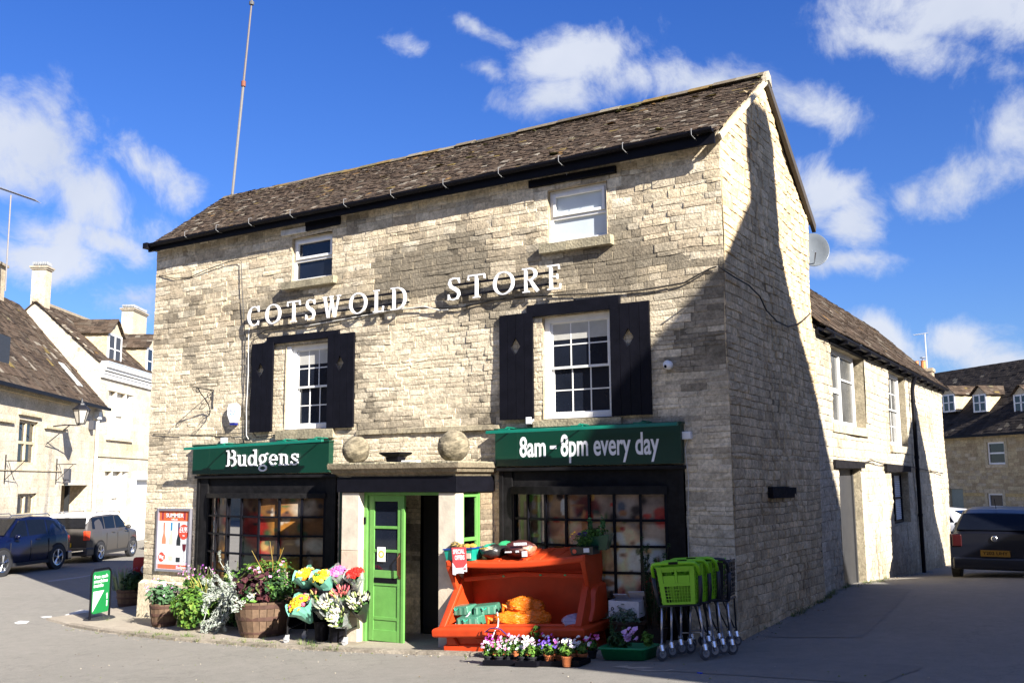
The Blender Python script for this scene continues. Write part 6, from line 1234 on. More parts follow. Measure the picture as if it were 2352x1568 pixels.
# silver shrub
t = plant('silver_shrub', 'sprawling silver grey leaved shrub with white stems before left shop window', 'shrub', place(520, 1452, PD)); m = MB()
def frond(m, pts, leaf=.035, n=16, den=1):
    m.tube(pts, [.0045] * (len(pts) - 1) + [.002], 5, (.45, .48, .42), cap=False)
    P = [Vector(p) for p in pts]
    for i in range(n * den):
        u = rint(.25, 1) * (len(P) - 1); k = min(int(u), len(P) - 2); q = P[k].lerp(P[k + 1], u - k); leafcloud(m, q, (.045, .045, .035), 4, leaf, SV, asp=.3)
tips = [(-.12, -.1, 1.28), (-.30, -.15, 1.02), (.02, -.05, 1.12), (.12, -.1, .98), (-.34, -.2, .82), (-.05, -.2, .9), (.22, -.15, .85), (-.42, -.25, .66)]
for tip in tips:
    x, y, z = tip; frond(m, [(.12, .15, .35), (x * .3 + .12 + rint(-.06, .06), y * .3 + .1, .35 + (z - .35) * .45), (x * .8 + .04 + rint(-.06, .06), y * .8, .35 + (z - .35) * .8), tip], .016, 20)
for k in range(36):
    x = rint(-.5, .36); z = rint(.02, .78); y = -.40 + abs(x) * .25 + rint(-.05, .12) + max(0, z - .4) * .3; q = (rint(-.2, .3), rint(-.15, .1), rint(.4, .7))
    frond(m, [q, ((x + q[0]) / 2 + rint(-.12, .12), (y + q[1]) / 2, (z + q[2]) / 2 + rint(-.02, .18)), (x + rint(-.05, .05), y * .95, z + rint(.02, .08)), (x, y, z)], .019, 18)
    leafcloud(m, (x, y, z), (.05, .05, .06), 14, .018, SV, asp=.35)
m.build('foliage', LEAF, t)
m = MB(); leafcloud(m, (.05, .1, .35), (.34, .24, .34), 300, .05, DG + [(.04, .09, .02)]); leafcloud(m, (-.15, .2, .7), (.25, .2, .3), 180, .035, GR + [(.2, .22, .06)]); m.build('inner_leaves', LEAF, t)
# big half barrel
bl = place(603, 1462, PD); t = plant('planter_tub', 'large wooden half barrel crowded with dark red and green leaves beside flower stand', 'planter', bl, .4); barrel(t, .34, .46, .54, 24)
m = MB(); leafcloud(m, (-.12, -.05, .78), (.40, .36, .28), 190, .07, PUR + [(.10, .12, .04)], hollow=.5, asp=.6); leafcloud(m, (.1, -.2, .72), (.25, .22, .2), 90, .06, PUR, hollow=.4, asp=.6); m.build('purple_leaves', LEAF, t)
m = MB(); leafcloud(m, (.30, -.05, .78), (.30, .38, .36), 760, .035, GR + DG + DG); leafcloud(m, (-.05, .2, 1.0), (.50, .24, .18), 520, .032, YG + GR + GR); leafcloud(m, (0, 0, .7), (.45, .45, .2), 300, .04, DG); leafcloud(m, (-.1, -.32, .52), (.16, .14, .14), 80, .05, GR); m.build('green_leaves', LEAF, t)
m = MB()
for q in ((-.18, -.40, .52), (-.28, -.42, .46), (-.06, -.36, .62), (-.35, -.3, .58)): leafcloud(m, q, (.10, .08, .09), 60, .035, SV, asp=.3)
m.build('silver_leaves', LEAF, t)
m = MB(); 
for i in range(9): x = rint(0, .45); y = rint(-.4, .1); z = rint(.8, 1.02); [leafcloud(m, (x, y, z - .18 + .02 * k_), (.026 - .002 * k_, .026 - .002 * k_, .012), 7, .012, [(.50, .38, .38), (.45, .34, .32), (.56, .46, .40)]) for k_ in range(10)]
for i in range(10): flower(m, (rint(-.3, .5), rint(-.35, 0), rint(.9, 1.15)), .03, (.62, .3, .5), 5)
flower(m, (.05, -.5, .66), .06, (.8, .78, .7), 7, ctr=(.7, .6, .1)); stems(m, (.1, 0, .7), [(.12, -.1, 1.45), (-.2, -.05, 1.3), (.35, -.1, 1.35)], .006, (.28, .2, .05)); m.build('flowers', VC, t)
# grass tufts on the kerb (uncountable)
m = MB()
for i in range(150):
    if i < 70: x, y = rint(-9.2, -5.3), None
    elif i < 85: x, y = rint(-9.8, -9.0), None
    elif i < 110: x, y = rint(-12.2, -11.3), rint(-.6, .8)
    else:
        if random.random() < .6: x, y = rint(.0, .12), rint(.5, 6.2)
        else: x, y = rint(.0, .35), rint(4.6, 8.6)
    if y is None: y = ey(x) + rint(-.05, .16)
    blades(m, (x, y, gz(x, y) + .01), random.randint(5, 30), rint(.04, .10) if i >= 110 else rint(.03, .13) * rint(.5, 1.2), rint(.05, .2), [(.09, .15, .025), (.13, .18, .04), (.05, .10, .015), (.20, .19, .08)], .003, .5)
on(m.build('grass', LEAF), 'stuff')
# ================================================================ advertising boards
q = gp(228, 1424); t = thing('pavement_sign', 'green free cash machine sign in black frame on the pavement corner', 'sign', (q.x, q.y, gz(q.x, q.y)), math.radians(111))
m = MB(); m.lathe([(.02, 0), (.34, 0), (.34, .035), (.30, .06), (.02, .06)], n=26, sx=1., sy=.75, col=(.05, .05, .05)); m.build('base', RUBBER, t)
m = MB(); Wd = .30
m.tube([(-Wd, 0, .03), (-Wd, 0, .84), (-Wd + .03, 0, .90), (-Wd + .08, 0, .93), (Wd - .08, 0, .93), (Wd - .03, 0, .90), (Wd, 0, .84), (Wd, 0, .03)], .02, 8); m.build('frame', BLACK, t)
m = MB(); c = .05; x, z0, z1 = Wd - .045, .14, .89; P = []
for (cx, cz, a0) in ((x - c, z0 + c, -90), (x - c, z1 - c, 0), (-x + c, z1 - c, 90), (-x + c, z0 + c, 180)): P += arcp(cx, cz, c, c, a0, a0 + 90, 5)
m.prism(P, 1, -.012, .012, (.012, .19, .05)); m.prism([(-x + .005, .18), (-x + .005, .54), (x - .17, .54)], 1, -.0145, -.012, (.75, .77, .75)); m.build('panel', VCS, t)
for s_, z in (('free cash', .77), ('machine', .69), ('inside', .61)): font_part(s_, 'lettering', t, TW, -x + .015, -x + (.44 if s_ != 'inside' else .31), z, z + .066, -.0125, None, .001, bold=.008)
font_part('easy cash', 'lettering', t, TW, 0, .24, 0, .05, 0, Matrix.Translation((x - .05, -.0125, .24)) @ Matrix.Rotation(-PI / 2, 4, 'Y'), .001, bold=.02)
p = at(336, 1400, 20.4); t = thing('pavement_sign', 'red ice cream sign half hidden behind the left corner of the shop', 'sign', (p.x, p.y, gz(p.x, p.y)), math.radians(52))
m = MB(); c = .06; x, z0, z1 = .30, .08, .96; P = []
for (cx, cz, a0) in ((x - c, z0 + c, -90), (x - c, z1 - c, 0), (-x + c, z1 - c, 90), (-x + c, z0 + c, 180)): P += arcp(cx, cz, c, c, a0, a0 + 90, 5)
m.prism(P, 1, -.02, .02, (.42, .010, .025)); m.box((-.25, -.03, .0), (.25, .12, .08), (.03, .03, .03)); m.build('panel', VCS, t)
m = MB(); ribbon(m, arcp(0, .70, .13, .10, 20, 330, 18), .035, -.0215, .002); ribbon(m, arcp(.01, .70, .065, .05, 200, -80, 12), .028, -.0225, .002); m.build('swirl', TW, t); font_part("WALL'S", 'lettering', t, TW, -.18, .18, .46, .54, -.0215, None, .002, bold=.03)
# ================================================================ flower stand
ra = gp(660, 1481); rb = ra + Vector((1.02, .13, 0)); rb.z = gz(rb.x, rb.y); rz_ = math.atan2(rb.y - ra.y, rb.x - ra.x); RW = (rb - ra).length; tl = -math.atan2(rb.z - ra.z, (rb - ra).xy.length)
t = thing('flower_stand', 'black two tier flower stand on grey castors beside green shop door', 'flower stand', (ra.x, ra.y, gz(ra.x, ra.y) + .03), rz_, None, tl); ST = t
SM = t.matrix_basis.copy(); bpy.context.view_layer.update(); SM = t.matrix_world.copy()
m = MB()
for x in (0, RW):
    m.tube([(x, 0, .10), (x, 0, .30), (x + (.03 if x == 0 else .05), .02, .47), (x + .04, .25, .75), (x + .03, .45, .95)], .013, 7); m.tube([(x, .45, .08), (x, .45, .98)], .013, 7); m.tube([(x, 0, .2), (x, .45, .26)], .011, 6); m.tube([(x, .02, .47), (x, .45, .48)], .012, 6)
for (y, z) in ((.02, .47), (.45, .48), (.2, .75), (.45, .95), (.45, .26), (.02, .53)): m.tube([(0, y, z), (RW, y, z)], .012, 6)
m.build('frame', DMETAL, t)
m = MB(); m.box((0, .02, .46), (RW, .45, .475)); m.box((0, .22, .74), (RW, .46, .755)); m.build('shelf', BLACKW, t)
for (x, y) in ((0, 0), (RW, 0), (0, .45), (RW, .45)):
    m = MB(); m.lathe([(.012, -.016), (.045, -.016), (.048, 0), (.045, .016), (.012, .016)], (x - .02, y, .048), 16, 1, (.42, .42, .42)); m.hexa([(x - .045, y - .024, .05), (x + .01, y - .024, .05), (x + .01, y + .024, .05), (x - .045, y + .024, .05)], [(x - .02, y - .024, .12), (x + .02, y - .024, .12), (x + .02, y + .024, .12), (x - .02, y + .024, .12)], (.5, .5, .5)); m.build('castor', VCS, t)
bk = 0
for (x, y, z, r) in ((.18, .22, .48, .12), (.50, .20, .48, .12), (.82, .22, .48, .12), (.20, .34, .77, .11), (.52, .34, .77, .11), (.84, .34, .77, .11), (.40, .28, .02, .12), (.72, .2, .02, .13)):
    w = SM @ Vector((x * RW / 1., y, z)); m = MB(); m.lathe([(r * .78, 0), (r, .26), (r + .012, .262), (r + .012, .275), (r - .01, .275), (r * .74, .02), (.01, .02)], n=18); o = m.build('bucket', BLACK, None, smooth=False); o.location = w
    lab = ['left', 'middle', 'right'][bk % 3]; tier = ['on the lower shelf', 'on the upper shelf', 'on the ground under'][bk // 3]
    tag(o, 'black flower bucket %s %s the flower stand, %s one' % (tier if bk < 6 else tier, 'of' if bk < 6 else '', lab if bk < 6 else ['left', 'right'][bk - 6]), 'bucket', 'black buckets of the flower stand'); o['label'] = o['label'].replace('  ', ' ').replace('under the', 'under the'); bk += 1
CELL = bpy.data.materials.new('cellophane'); CELL.use_nodes = True; _t2 = CELL.node_tree; _t2.nodes.clear(); _a = _t2.nodes.new('ShaderNodeOutputMaterial'); _b = _t2.nodes.new('ShaderNodeMixShader'); _c = _t2.nodes.new('ShaderNodeBsdfTransparent'); _d = _t2.nodes.new('ShaderNodeBsdfPrincipled'); _d.inputs['Base Color'].default_value = (.7, .74, .72, 1); _d.inputs['Roughness'].default_value = .15; _b.inputs[0].default_value = .30
_t2.links.new(_c.outputs[0], _b.inputs[1]); _t2.links.new(_d.outputs[0], _b.inputs[2]); _t2.links.new(_b.outputs[0], _a.inputs[0])
PAPER = (.16, .42, .32)
def bouquet(label, px, py, depth, R0, kind, wrap, ln=.34, axis=(0, -.45, .9)):
    R0 *= 1.22
    p = ST_at(px, py, depth); t = thing('bouquet', label, 'bouquet', tuple(p), rz_, 'bouquets on the flower stand'); ax = Vector(axis).normalized(); u = ax.orthogonal().normalized(); w = ax.cross(u)
    def loc(a, r, h): return ax * h + (u * math.cos(a) + w * math.sin(a)) * r
    m = MB(); n = 18; rim = []; base = []; mid = []
    for k in range(n):
        a = 2 * PI * k / n; f = 1 + .16 * math.sin(a * 3 + px) + rint(-.06, .06); rim.append(loc(a, R0 * 1.12 * f, .05 + .05 * math.sin(a * 4 + px) + rint(-.015, .015))); mid.append(loc(a, R0 * .80 * (1 + rint(-.04, .04)), -.10)); base.append(loc(a, R0 * .22, -ln))
    m.add(rim + mid + base, [(k, (k + 1) % n, n + (k + 1) % n, n + k) for k in range(n)] + [(n + k, n + (k + 1) % n, 2 * n + (k + 1) % n, 2 * n + k) for k in range(n)], wrap if isinstance(wrap, tuple) else (.7, .72, .7))
    m.build('wrapping', VCS if isinstance(wrap, tuple) else CELL, t)
    m = MB(); leafcloud(m, ax * -.05, (R0 * .9, R0 * .9, R0 * .8), 60, .04, GR + DG); stems(m, ax * -ln * 1.05, [loc(rint(0, 6.28), R0 * .5 * random.random(), 0) for _ in range(10)], .004); m.build('leaves', LEAF, t)
    m = MB()
    if kind == 'lily' or kind == 'white':
        for i in range(26):
            a = rint(0, 6.28); r = R0 * random.random() ** .5; p0 = loc(a, r, .02 + (R0 - r) * .4); col = random.choice([(.55, .12, .14), (.62, .22, .16), (.45, .10, .10), (.50, .42, .12)]) if kind == 'lily' else random.choice([(.52, .50, .42), (.56, .54, .48), (.30, .36, .12), (.42, .45, .26)])
            d = (ax + (u * math.cos(a) + w * math.sin(a)) * .5).normalized(); m.tube([p0, p0 + d * .045, p0 + d * .085], [.008, .015, .004], 6, col)
        if kind == 'white':
            for i in range(5): a = rint(0, 6.28); r = R0 * .7 * random.random() ** .5; flower(m, loc(a, r, .07), .05, (.6, .57, .52), 6, face=ax + Vector((rint(-.4, .4), -.3, 0)), ctr=(.4, .3, .1))
    else:
        nn_ = 30
        for i in range(nn_):
            a = i * 2.4; r = R0 * .92 * math.sqrt((i + .5) / nn_); p0 = loc(a, r, .03 + (R0 - r) * .5); col = kind[i % len(kind)]; k = rint(.85, 1.1); col = tuple(x * k for x in col); rr = .026 if len(kind) > 2 else .024
            f = (ax + (u * math.cos(a) + w * math.sin(a)) * r * 4).normalized(); flower(m, p0, rr * 1.5, col, 8, face=f); m.ball(p0 + f * .006, rr * .8, 7, 5, col, .12)
    m.build('flower_heads', VC, t)
def ST_at(px, py, depth):
    'point at the given depth behind the front of the stand'
    d = ray(px, py); SI = SM.inverted(); q = SI @ CAM; e = SI.to_3x3() @ d; k = (depth - q.y) / e.y; return SM @ (q + e * k)
bouquet('yellow bouquet with red blooms in green paper, left end of the top row', 702, 1322, .22, .13, [YEL, (.85, .65, .05), YEL, ORG, (.8, .7, .3)], PAPER); bouquet('yellow and orange gerbera bouquet in green paper, middle of the top row', 742, 1327, .16, .14, [YEL, ORG, YEL, (.85, .7, .1), (.10, .22, .04)], PAPER)
bouquet('bright pink bouquet in white netting on top row', 776, 1316, .24, .11, [PK, (.8, .2, .45)], 'c'); bouquet('plain red carnation bouquet at the right end of the top row', 816, 1320, .20, .115, [RED, (.7, .03, .02)], 'c')
bouquet('yellow bouquet with one pink bloom in green paper, left end of the lower row', 688, 1388, -.06, .15, [YEL, (.85, .45, .02), YEL, (.85, .6, .05), (.8, .5, .03), (.75, .12, .2)], PAPER, axis=(-.2, -.6, .8)); bouquet('dusky pink lily bouquet behind the lower yellow one', 727, 1374, .10, .12, 'lily', 'c')
bouquet('white lily bouquet in the middle of lower row', 756, 1390, -.02, .13, 'white', 'c', axis=(0, -.6, .7)); bouquet('tall dusky pink lily bouquet above the white lilies', 784, 1365, .12, .11, 'lily', 'c'); bouquet('white bud bouquet hanging lowest on the stand', 778, 1418, -.10, .115, 'white', 'c', axis=(0, -.85, .5)); bouquet('white lily bouquet in dark wrap at the right end of the lower row', 824, 1386, .02, .13, 'white', (.02, .02, .022), axis=(.1, -.6, .8))
# ================================================================ orange bin with stacked goods
ba = gp(1003, 1503); bb = gp(1352, 1490); brz = math.radians(4); BW = 2.14; btl = -math.radians(3.6)
bin_ = thing('storage_bin', 'big open orange plastic bin with raised lid in front of the right shop window', 'bin', (ba.x, ba.y + .04, gz(ba.x, ba.y) + .01), brz, None, btl); bpy.context.view_layer.update(); BM = bin_.matrix_world.copy()
YS = 1.; m = MB(); D_ = .84; W_ = BW
prof = [(.05, .0), (.05, .10), (.08, .115), (.08, .20), (-.05, .215), (-.07, .23), (-.075, .31), (-.06, .33), (.0, .345)]
xl = [.06, .06, .09, .09, -.02, -.04, -.04, -.02, .03]
k = len(prof)
m.add([(x, y, z) for (y, z), x in zip(prof, xl)] + [(BW - x, y, z) for (y, z), x in zip(prof, xl)], [(i, i + 1, k + i + 1, k + i) for i in range(k - 1)])
for s in (0, 1):
    def SX_(x): return x if s == 0 else BW - x
    m.add([(SX_(x), y, z) for (y, z), x in zip(prof, xl)] + [(SX_(x + .02), D_, z) for (y, z), x in zip(prof, xl)], [(i, i + 1, k + i + 1, k + i) for i in range(k - 1)])
    # bar of the sloping opening, outer cheek, moulded shoulder, inner cheek
    m.hexa([(SX_(.03), .0, .345), (SX_(.12), -.005, .345), (SX_(.12), .05, .33), (SX_(.03), .05, .33)], [(SX_(.07), .50, .93), (SX_(.16), .495, .93), (SX_(.16), .55, .90), (SX_(.07), .55, .90)])
    m.add([(SX_(.03), 0, .345), (SX_(.03), D_, .345), (SX_(.06), D_, .95), (SX_(.07), .50, .93)], [(0, 1, 2, 3)])
    P = [(.26, .36), (.40, .52), (.46, .70), (.56, .78), (D_, .80), (D_, .36)]; q = [(SX_(-.005), y, z) for y, z in P]; r = [(SX_(.06), y - .03, z + .03) for y, z in P]; m.add(q + r, [tuple(range(6)), tuple(range(6, 12))] + [(i, (i + 1) % 6, (i + 1) % 6 + 6, i + 6) for i in range(6)])
    m.add([(SX_(.12), .05, .33), (SX_(.12), D_ - .05, .33), (SX_(.14), D_ - .05, .93), (SX_(.16), .55, .90)], [(0, 1, 2, 3)])
m.hexa([(.12, .0, .345), (BW - .12, .0, .345), (BW - .12, .06, .31), (.12, .06, .31)], [(.12, .02, .375), (BW - .12, .02, .375), (BW - .12, .06, .375), (.12, .06, .375)])
n = 14; V_ = []
for i in range(n + 1):
    u = i / n; x = .16 + (BW - .32) * u; c = .05 * (1 - abs(2 * u - 1)); V_ += [(x, .49, .885 + c), (x, .495, .95 + c), (x, .56, .955 + c), (x, .56, .90 + c)]
m.add(V_, [(4 * i + j, 4 * i + (j + 1) % 4, 4 * i + 4 + (j + 1) % 4, 4 * i + 4 + j) for i in range(n) for j in range(4)])
m.add([(.06, D_, 0), (BW - .06, D_, 0), (BW - .06, D_, .96), (.06, D_, .96)], [(0, 1, 2, 3)]); m.add([(.1, D_ - .06, .2), (BW - .1, D_ - .06, .2), (BW - .1, D_ - .06, .98), (.1, D_ - .06, .98)], [(0, 1, 2, 3)]); m.add([(.1, .05, .26), (BW - .1, .05, .26), (BW - .1, D_, .26), (.1, D_, .26)], [(0, 1, 2, 3)])
m.hexa([(.12, .06, .11), (.30, .075, .11), (.24, .075, .21), (.12, .06, .21)], [(.12, .03, .11), (.28, .03, .11), (.22, .03, .21), (.12, .03, .21)])
m.prism([(.55, .205), (.64, .11), (.85, .11), (.94, .205)], 1, .02, .085); m.prism([(1.25, .205), (1.34, .11), (1.55, .11), (1.64, .205)], 1, .02, .085)
m.prism([(.66, .24), (.70, .305), (.96, .305), (1.0, .24)], 1, -.09, -.06)
for x in (.74, .95): m.box((x, -.11, .25), (x + .055, -.06, .315))
m.build('body', ORANGE, bin_, bevel=.012)
m = MB(); LX0, LX1 = .05, BW - .04
for s in (0, 1):
    def SX_(x): return LX0 + x if s == 0 else LX1 - x
    P = [(.25, 1.195), (.25, 1.10), (.40, .76), (.50, .74), (.80, .76), (.84, 1.0), (.84, 1.27)]
    A = [(SX_(-.02 + (.03 if z < 1 else 0)), y, z) for y, z in P]; B2 = [(SX_(.05 + (.02 if z < 1 else 0)), y, z) for y, z in P]; k = len(P); m.add(A + B2, [tuple(range(k)), tuple(range(k, 2 * k))] + [(i, (i + 1) % k, (i + 1) % k + k, i + k) for i in range(k)])
n = 16; V_ = []
for i in range(n + 1):
    u = i / n; x = LX0 + (LX1 - LX0) * u; s0 = -.05 * math.sin(PI * u)
    V_ += [(x, .30, 1.115 + s0), (x, .255, 1.11 + s0), (x, .24, 1.125 + s0), (x, .24, 1.18 + s0), (x, .26, 1.20 + s0), (x, .31, 1.20 + s0), (x, .84, 1.275), (x, .84, 1.24), (x, .32, 1.165 + s0)]
k = 9; m.add(V_, [(k * i + j, k * i + (j + 1) % k, k * i + k + (j + 1) % k, k * i + k + j) for i in range(n) for j in range(k)] + [tuple(range(k)), tuple(range(k * n, k * n + k))])
m.box((LX0, .80, .94), (LX1, .835, 1.25))
for x in (.30, .70, 1.12, 1.32, 1.56): m.hexa([(x, .32, 1.13), (x + .14, .32, 1.13), (x + .14, .82, 1.24), (x, .82, 1.24)], [(x + .015, .33, 1.175), (x + .125, .33, 1.175), (x + .125, .82, 1.287), (x + .015, .82, 1.287)])
m.build('lid', ORANGE, bin_, bevel=.012)
for x in (.78, 1.34, 1.70): m = MB(); m.box((x, .482, .915 + .03 * (1 - abs(2 * x / BW - 1))), (x + .03, .49, .935 + .03 * (1 - abs(2 * x / BW - 1))), (.03, .4, .16)); m.build('clip', VCS, bin_)
def B_at(px, py, y):
    y = y * YS
    BI = BM.inverted(); q = BI @ CAM; e = BI.to_3x3() @ ray(px, py); k = (y - q.y) / e.y; return q + e * k
def on_bin(name, label, cat, loc, rz=0., group=None):
    w = BM @ Vector(loc); return thing(name, label, cat, tuple(w), brz + rz, group, btl)
def crumple(m, c, r, col, n=26, amp=.14, f=7., cols=None):
    vs0 = len(m.v); m.ball(c, r, n, int(n * .7), col)
    for i in range(vs0, len(m.v)):
        d = m.v[i] - Vector(c); k = 1 + amp * (noise.noise(m.v[i] * f + Vector((c[0] * 5, 0, 0))) + .7 * abs(noise.noise(m.v[i] * f * 2.6))); p = Vector(c) + d * k; p.z = max(p.z, c[2] - (r[2] if isinstance(r, tuple) else r) * .95); m.v[i] = p
        if cols: m.c[i] = cols(p - Vector(c))
SACK = M('glossy_sack', rough=.35, var=.12, vs=10, attr=True, bump=.006, bs=30)
NET = M('orange_netting', (.68, .155, .006), .42, var=.3, vs=22, bump=.010, bs=38)
for i, (px, py, y, r, lab) in enumerate(((1205, 1395, .45, (.24, .15, .14), 'topmost orange net sack in the bin'), (1235, 1422, .34, (.20, .16, .12), 'orange net sack lying at the right of the pile'), (1175, 1425, .20, (.26, .14, .11), 'front orange net sack nearest the bin lip'))):
    q = B_at(px, py, y); t = on_bin('net_sack', lab, 'sack', q, rint(-.2, .2), 'orange sacks in the bin'); m = MB(); crumple(m, (0, 0, 0), r, (.8, .2, .01), 34, .30, 9.); m.build('sack', NET, t, smooth=False)
    m = MB(); m.tube([(-r[0] * .9, -.08, .02), (-r[0] * 1.1, -.1, .05), (-r[0] * 1.15, -.1, -.03)], [.03, .03, .015], 7); m.build('neck', NET, t)
for i, (px, py, y, rz1, lab) in enumerate(((1062, 1399, .34, -.05, 'green wrapped bale at the upper left of the bin'), (1118, 1397, .42, .35, 'tilted green wrapped bale behind the orange sacks'), (1080, 1424, .17, .15, 'green wrapped bale lying lowest at the front left'))):
    q = B_at(px, py, y); t = on_bin('wrapped_bale', lab, 'bale', q, rz1, 'green bales in the bin'); m = MB(); m.hexa([(-.17, -.12, -.07), (.17, -.12, -.07), (.19, .12, -.07), (-.17, .12, -.07)], [(-.16, -.10, .045), (.15, -.12, .06), (.17, .12, .07), (-.16, .12, .06)], (.05, .17, .11)); m.build('bale', SACK, t, bevel=.018)
    m = MB()
    for k in range(4): m.box((-.13 + k * .08, -.123, -.055), (-.10 + k * .08, -.118, .035), (.12, .26, .18))
    m.tube([(-.05, -.13, .03), (-.02, -.15, .0), (.02, -.14, .03)], .006, 5, (.02, .45, .3)); m.build('tie', VCS, t)
q = B_at(1322, 1428, .2); t = on_bin('paper_sack', 'crumpled grey lilac sack in the right corner of the bin', 'sack', q); m = MB(); crumple(m, (0, 0, 0), (.16, .18, .10), (.34, .28, .36), 20, .3, 8); m.build('sack', SACK, t)
m = MB(); q0, q1, q2 = B_at(1112, 1452, -.10), B_at(1138, 1441, -.14), B_at(1163, 1456, -.10); P = [q0, q0.lerp(q1, .5) + Vector((0, 0, .02)), q1, q1.lerp(q2, .5) + Vector((0, 0, .02)), q2]; m.tube([BM @ p for p in P], .008, 6, (.05, .03, .14)); tag(m.build('strap', VCS), 'dark blue strap arching over the front lip of the orange bin', 'strap')
m = MB(); P = [B_at(x, y, yy) for x, y, yy in ((1046, 1432, .05), (1060, 1424, .1), (1075, 1412, .15), (1080, 1404, .2))]; m.tube([BM @ p for p in P], .007, 5, (.6, .6, .58)); tag(m.build('cord', VCS), 'thin white cord running over the green bales', 'cord')
m = MB(); P = [B_at(x, y, yy) for x, y, yy in ((1142, 1405, .12), (1145, 1420, .06), (1144, 1436, .0), (1135, 1452, -.1), (1130, 1466, -.1))]; m.tube([BM @ p for p in P], .008, 5, (.7, .7, .72)); tag(m.build('cord', VCS), 'white string hanging over the front lip of the orange bin', 'cord')
# goods on the lid
def lidz(y): return 1.17 + (y - .25) * .14
q = B_at(1062, 1284, .35); q.z = lidz(.4) - .01; t = on_bin('plastic_crate', 'green plastic crate with blue rim on left end of the lid', 'crate', (q.x, .40, q.z), -.04); m = MB(); w, d, h = .23, .15, .155
m.hexa([(-w * .88, -d * .88, 0), (w * .88, -d * .88, 0), (w * .88, d * .88, 0), (-w * .88, d * .88, 0)], [(-w, -d, h), (w, -d, h), (w, d, h), (-w, d, h)], (.01, .27, .19)); m.build('tub', VCS, t); m = MB(); wframe(m, (-w - .01, w + .01, 0, 1), 0, 0, 0) if False else None
for a, b in (((-w - .012, -d - .012), (w + .012, -d + .012)), ((-w - .012, d - .012), (w + .012, d + .012)), ((-w - .012, -d + .013), (-w + .012, d - .013)), ((w - .012, -d + .013), (w + .012, d - .013))): m.box((a[0], a[1], h), (b[0], b[1], h + .02), (.01, .04, .20))
m.box((.10, -d - .004, .03), (.20, -d + .01, .10), (.5, .42, .33)); m.build('rim', VCS, t)
for i, (x, y, rr, cc) in enumerate(((-.10, -.05, .06, (.06, .045, .03)), (0, -.04, .055, (.12, .07, .02)), (.09, -.05, .05, (.5, .22, .03)), (.16, -.02, .05, (.5, .25, .04)), (-.17, .0, .05, (.35, .12, .03)))):
    w_ = t.matrix_basis @ Vector((x, y, h + .035 + (.03 if i == 0 else 0))); m = MB(); crumple(m, (0, 0, 0), (rr * 1.1, rr, rr * .7), cc, 14, .3, 16, lambda d, cc=cc: lerp3(cc, (.5, .35, .08), 1 if noise.noise(d * 40 + Vector((i, 0, 0))) > .22 else 0)); o = m.build('packet', SACK); o.location = w_; tag(o, 'small %s packet in the green crate, %s' % (['dark brown', 'brown and gold', 'orange', 'yellow', 'red brown'][i], ['topmost', 'second from the left', 'in the middle', 'at the right end', 'at the left end'][i]), 'packet', 'packets in the green crate')
q = B_at(1054, 1256, .225); t = on_bin('offer_card', 'torn red and white SPECIAL OFFERS card hanging on the green crate', 'card', (q.x, .225, q.z), -.03); m = MB()
m.prism([(-.115, 0), (.115, 0), (.112, -.22), (.06, -.27), (-.06, -.275), (-.11, -.20)], 1, -.006, 0, (.50, .07, .075)); m.prism([(-.115, -.20), (-.06, -.277), (.06, -.272), (.112, -.22), (.11, -.33), (.05, -.325), (.06, -.35), (-.02, -.345), (-.07, -.355), (-.075, -.37), (-.12, -.36)], 1, -.005, 0, (.72, .70, .74)); m.box((.06, -.0065, -.30), (.1, -.004, -.28), (.4, .04, .06)); m.build('card', VC, t)
font_part('SPECIAL', 'lettering', t, TW, -.095, .09, -.085, -.025, -.007, None, .001, bold=.03); font_part('OFFERS', 'lettering', t, TW, -.07, .085, -.165, -.105, -.007, None, .001, bold=.03)
def sack_on_lid(label, px, py, y, r, f, rz=0., extra=None):
    q = B_at(px, py, y); t = on_bin('fuel_bag', label, 'bag', (q.x, q.y, lidz(q.y) + r[2] * .9), rz); m = MB(); crumple(m, (0, 0, 0), r, (.02, .02, .02), 34, .16, 7, f); m.build('bag', SACK, t, smooth=True); return t
t = sack_on_lid('black bag with green top and pale printed face between crate and brown bag', 1130, 1270, .46, (.17, .15, .10), lambda d: (.02, .36, .22) if d.z > .055 + .2 * d.x * -1 and d.y > -.12 and d.x < .03 else ((.5, .42, .3) if math.hypot((d.x - .05) / .05, (d.z - .04) / .03) < 1 else (.015, .014, .014)), -.3)
font_part('TRADITIONAL', 'lettering', t, M('yellow_ink', (.7, .45, .03), .5), -.07, .11, .035, .055, -.165, None, .002, bold=.02)
sack_on_lid('dark crumpled bag with green top squeezed behind brown fuel bag', 1162, 1268, .62, (.13, .12, .10), lambda d: (.03, .30, .12) if d.z > .05 else (.02, .018, .018), .2)
t = sack_on_lid('plump dark brown fuel bag with white lettering in the middle of the lid', 1198, 1272, .45, (.235, .15, .115), lambda d: (.42, .12, .06) if d.x > .13 and d.z < .03 else ((.40, .28, .22) if (d.x > .08 and -.02 < d.z < .05 and noise.noise(d * 60) > .15) else (.060, .015, .014)))
for s_, a0, a1, z, w_ in (('SUPERTHERM', -.02, .17, .055, .035), ('SMOKELESS', -.16, -.06, -.035, .018), ('5KG', .0, .05, -.035, .024)): font_part(s_, 'lettering', t, TW, a0, a1, z, z + w_, -.168, None, .006, bold=.03)
m = MB(); m.box((.09, -.168, -.095), (.16, -.15, -.025), (.7, .68, .7)); m.build('label', VC, t)
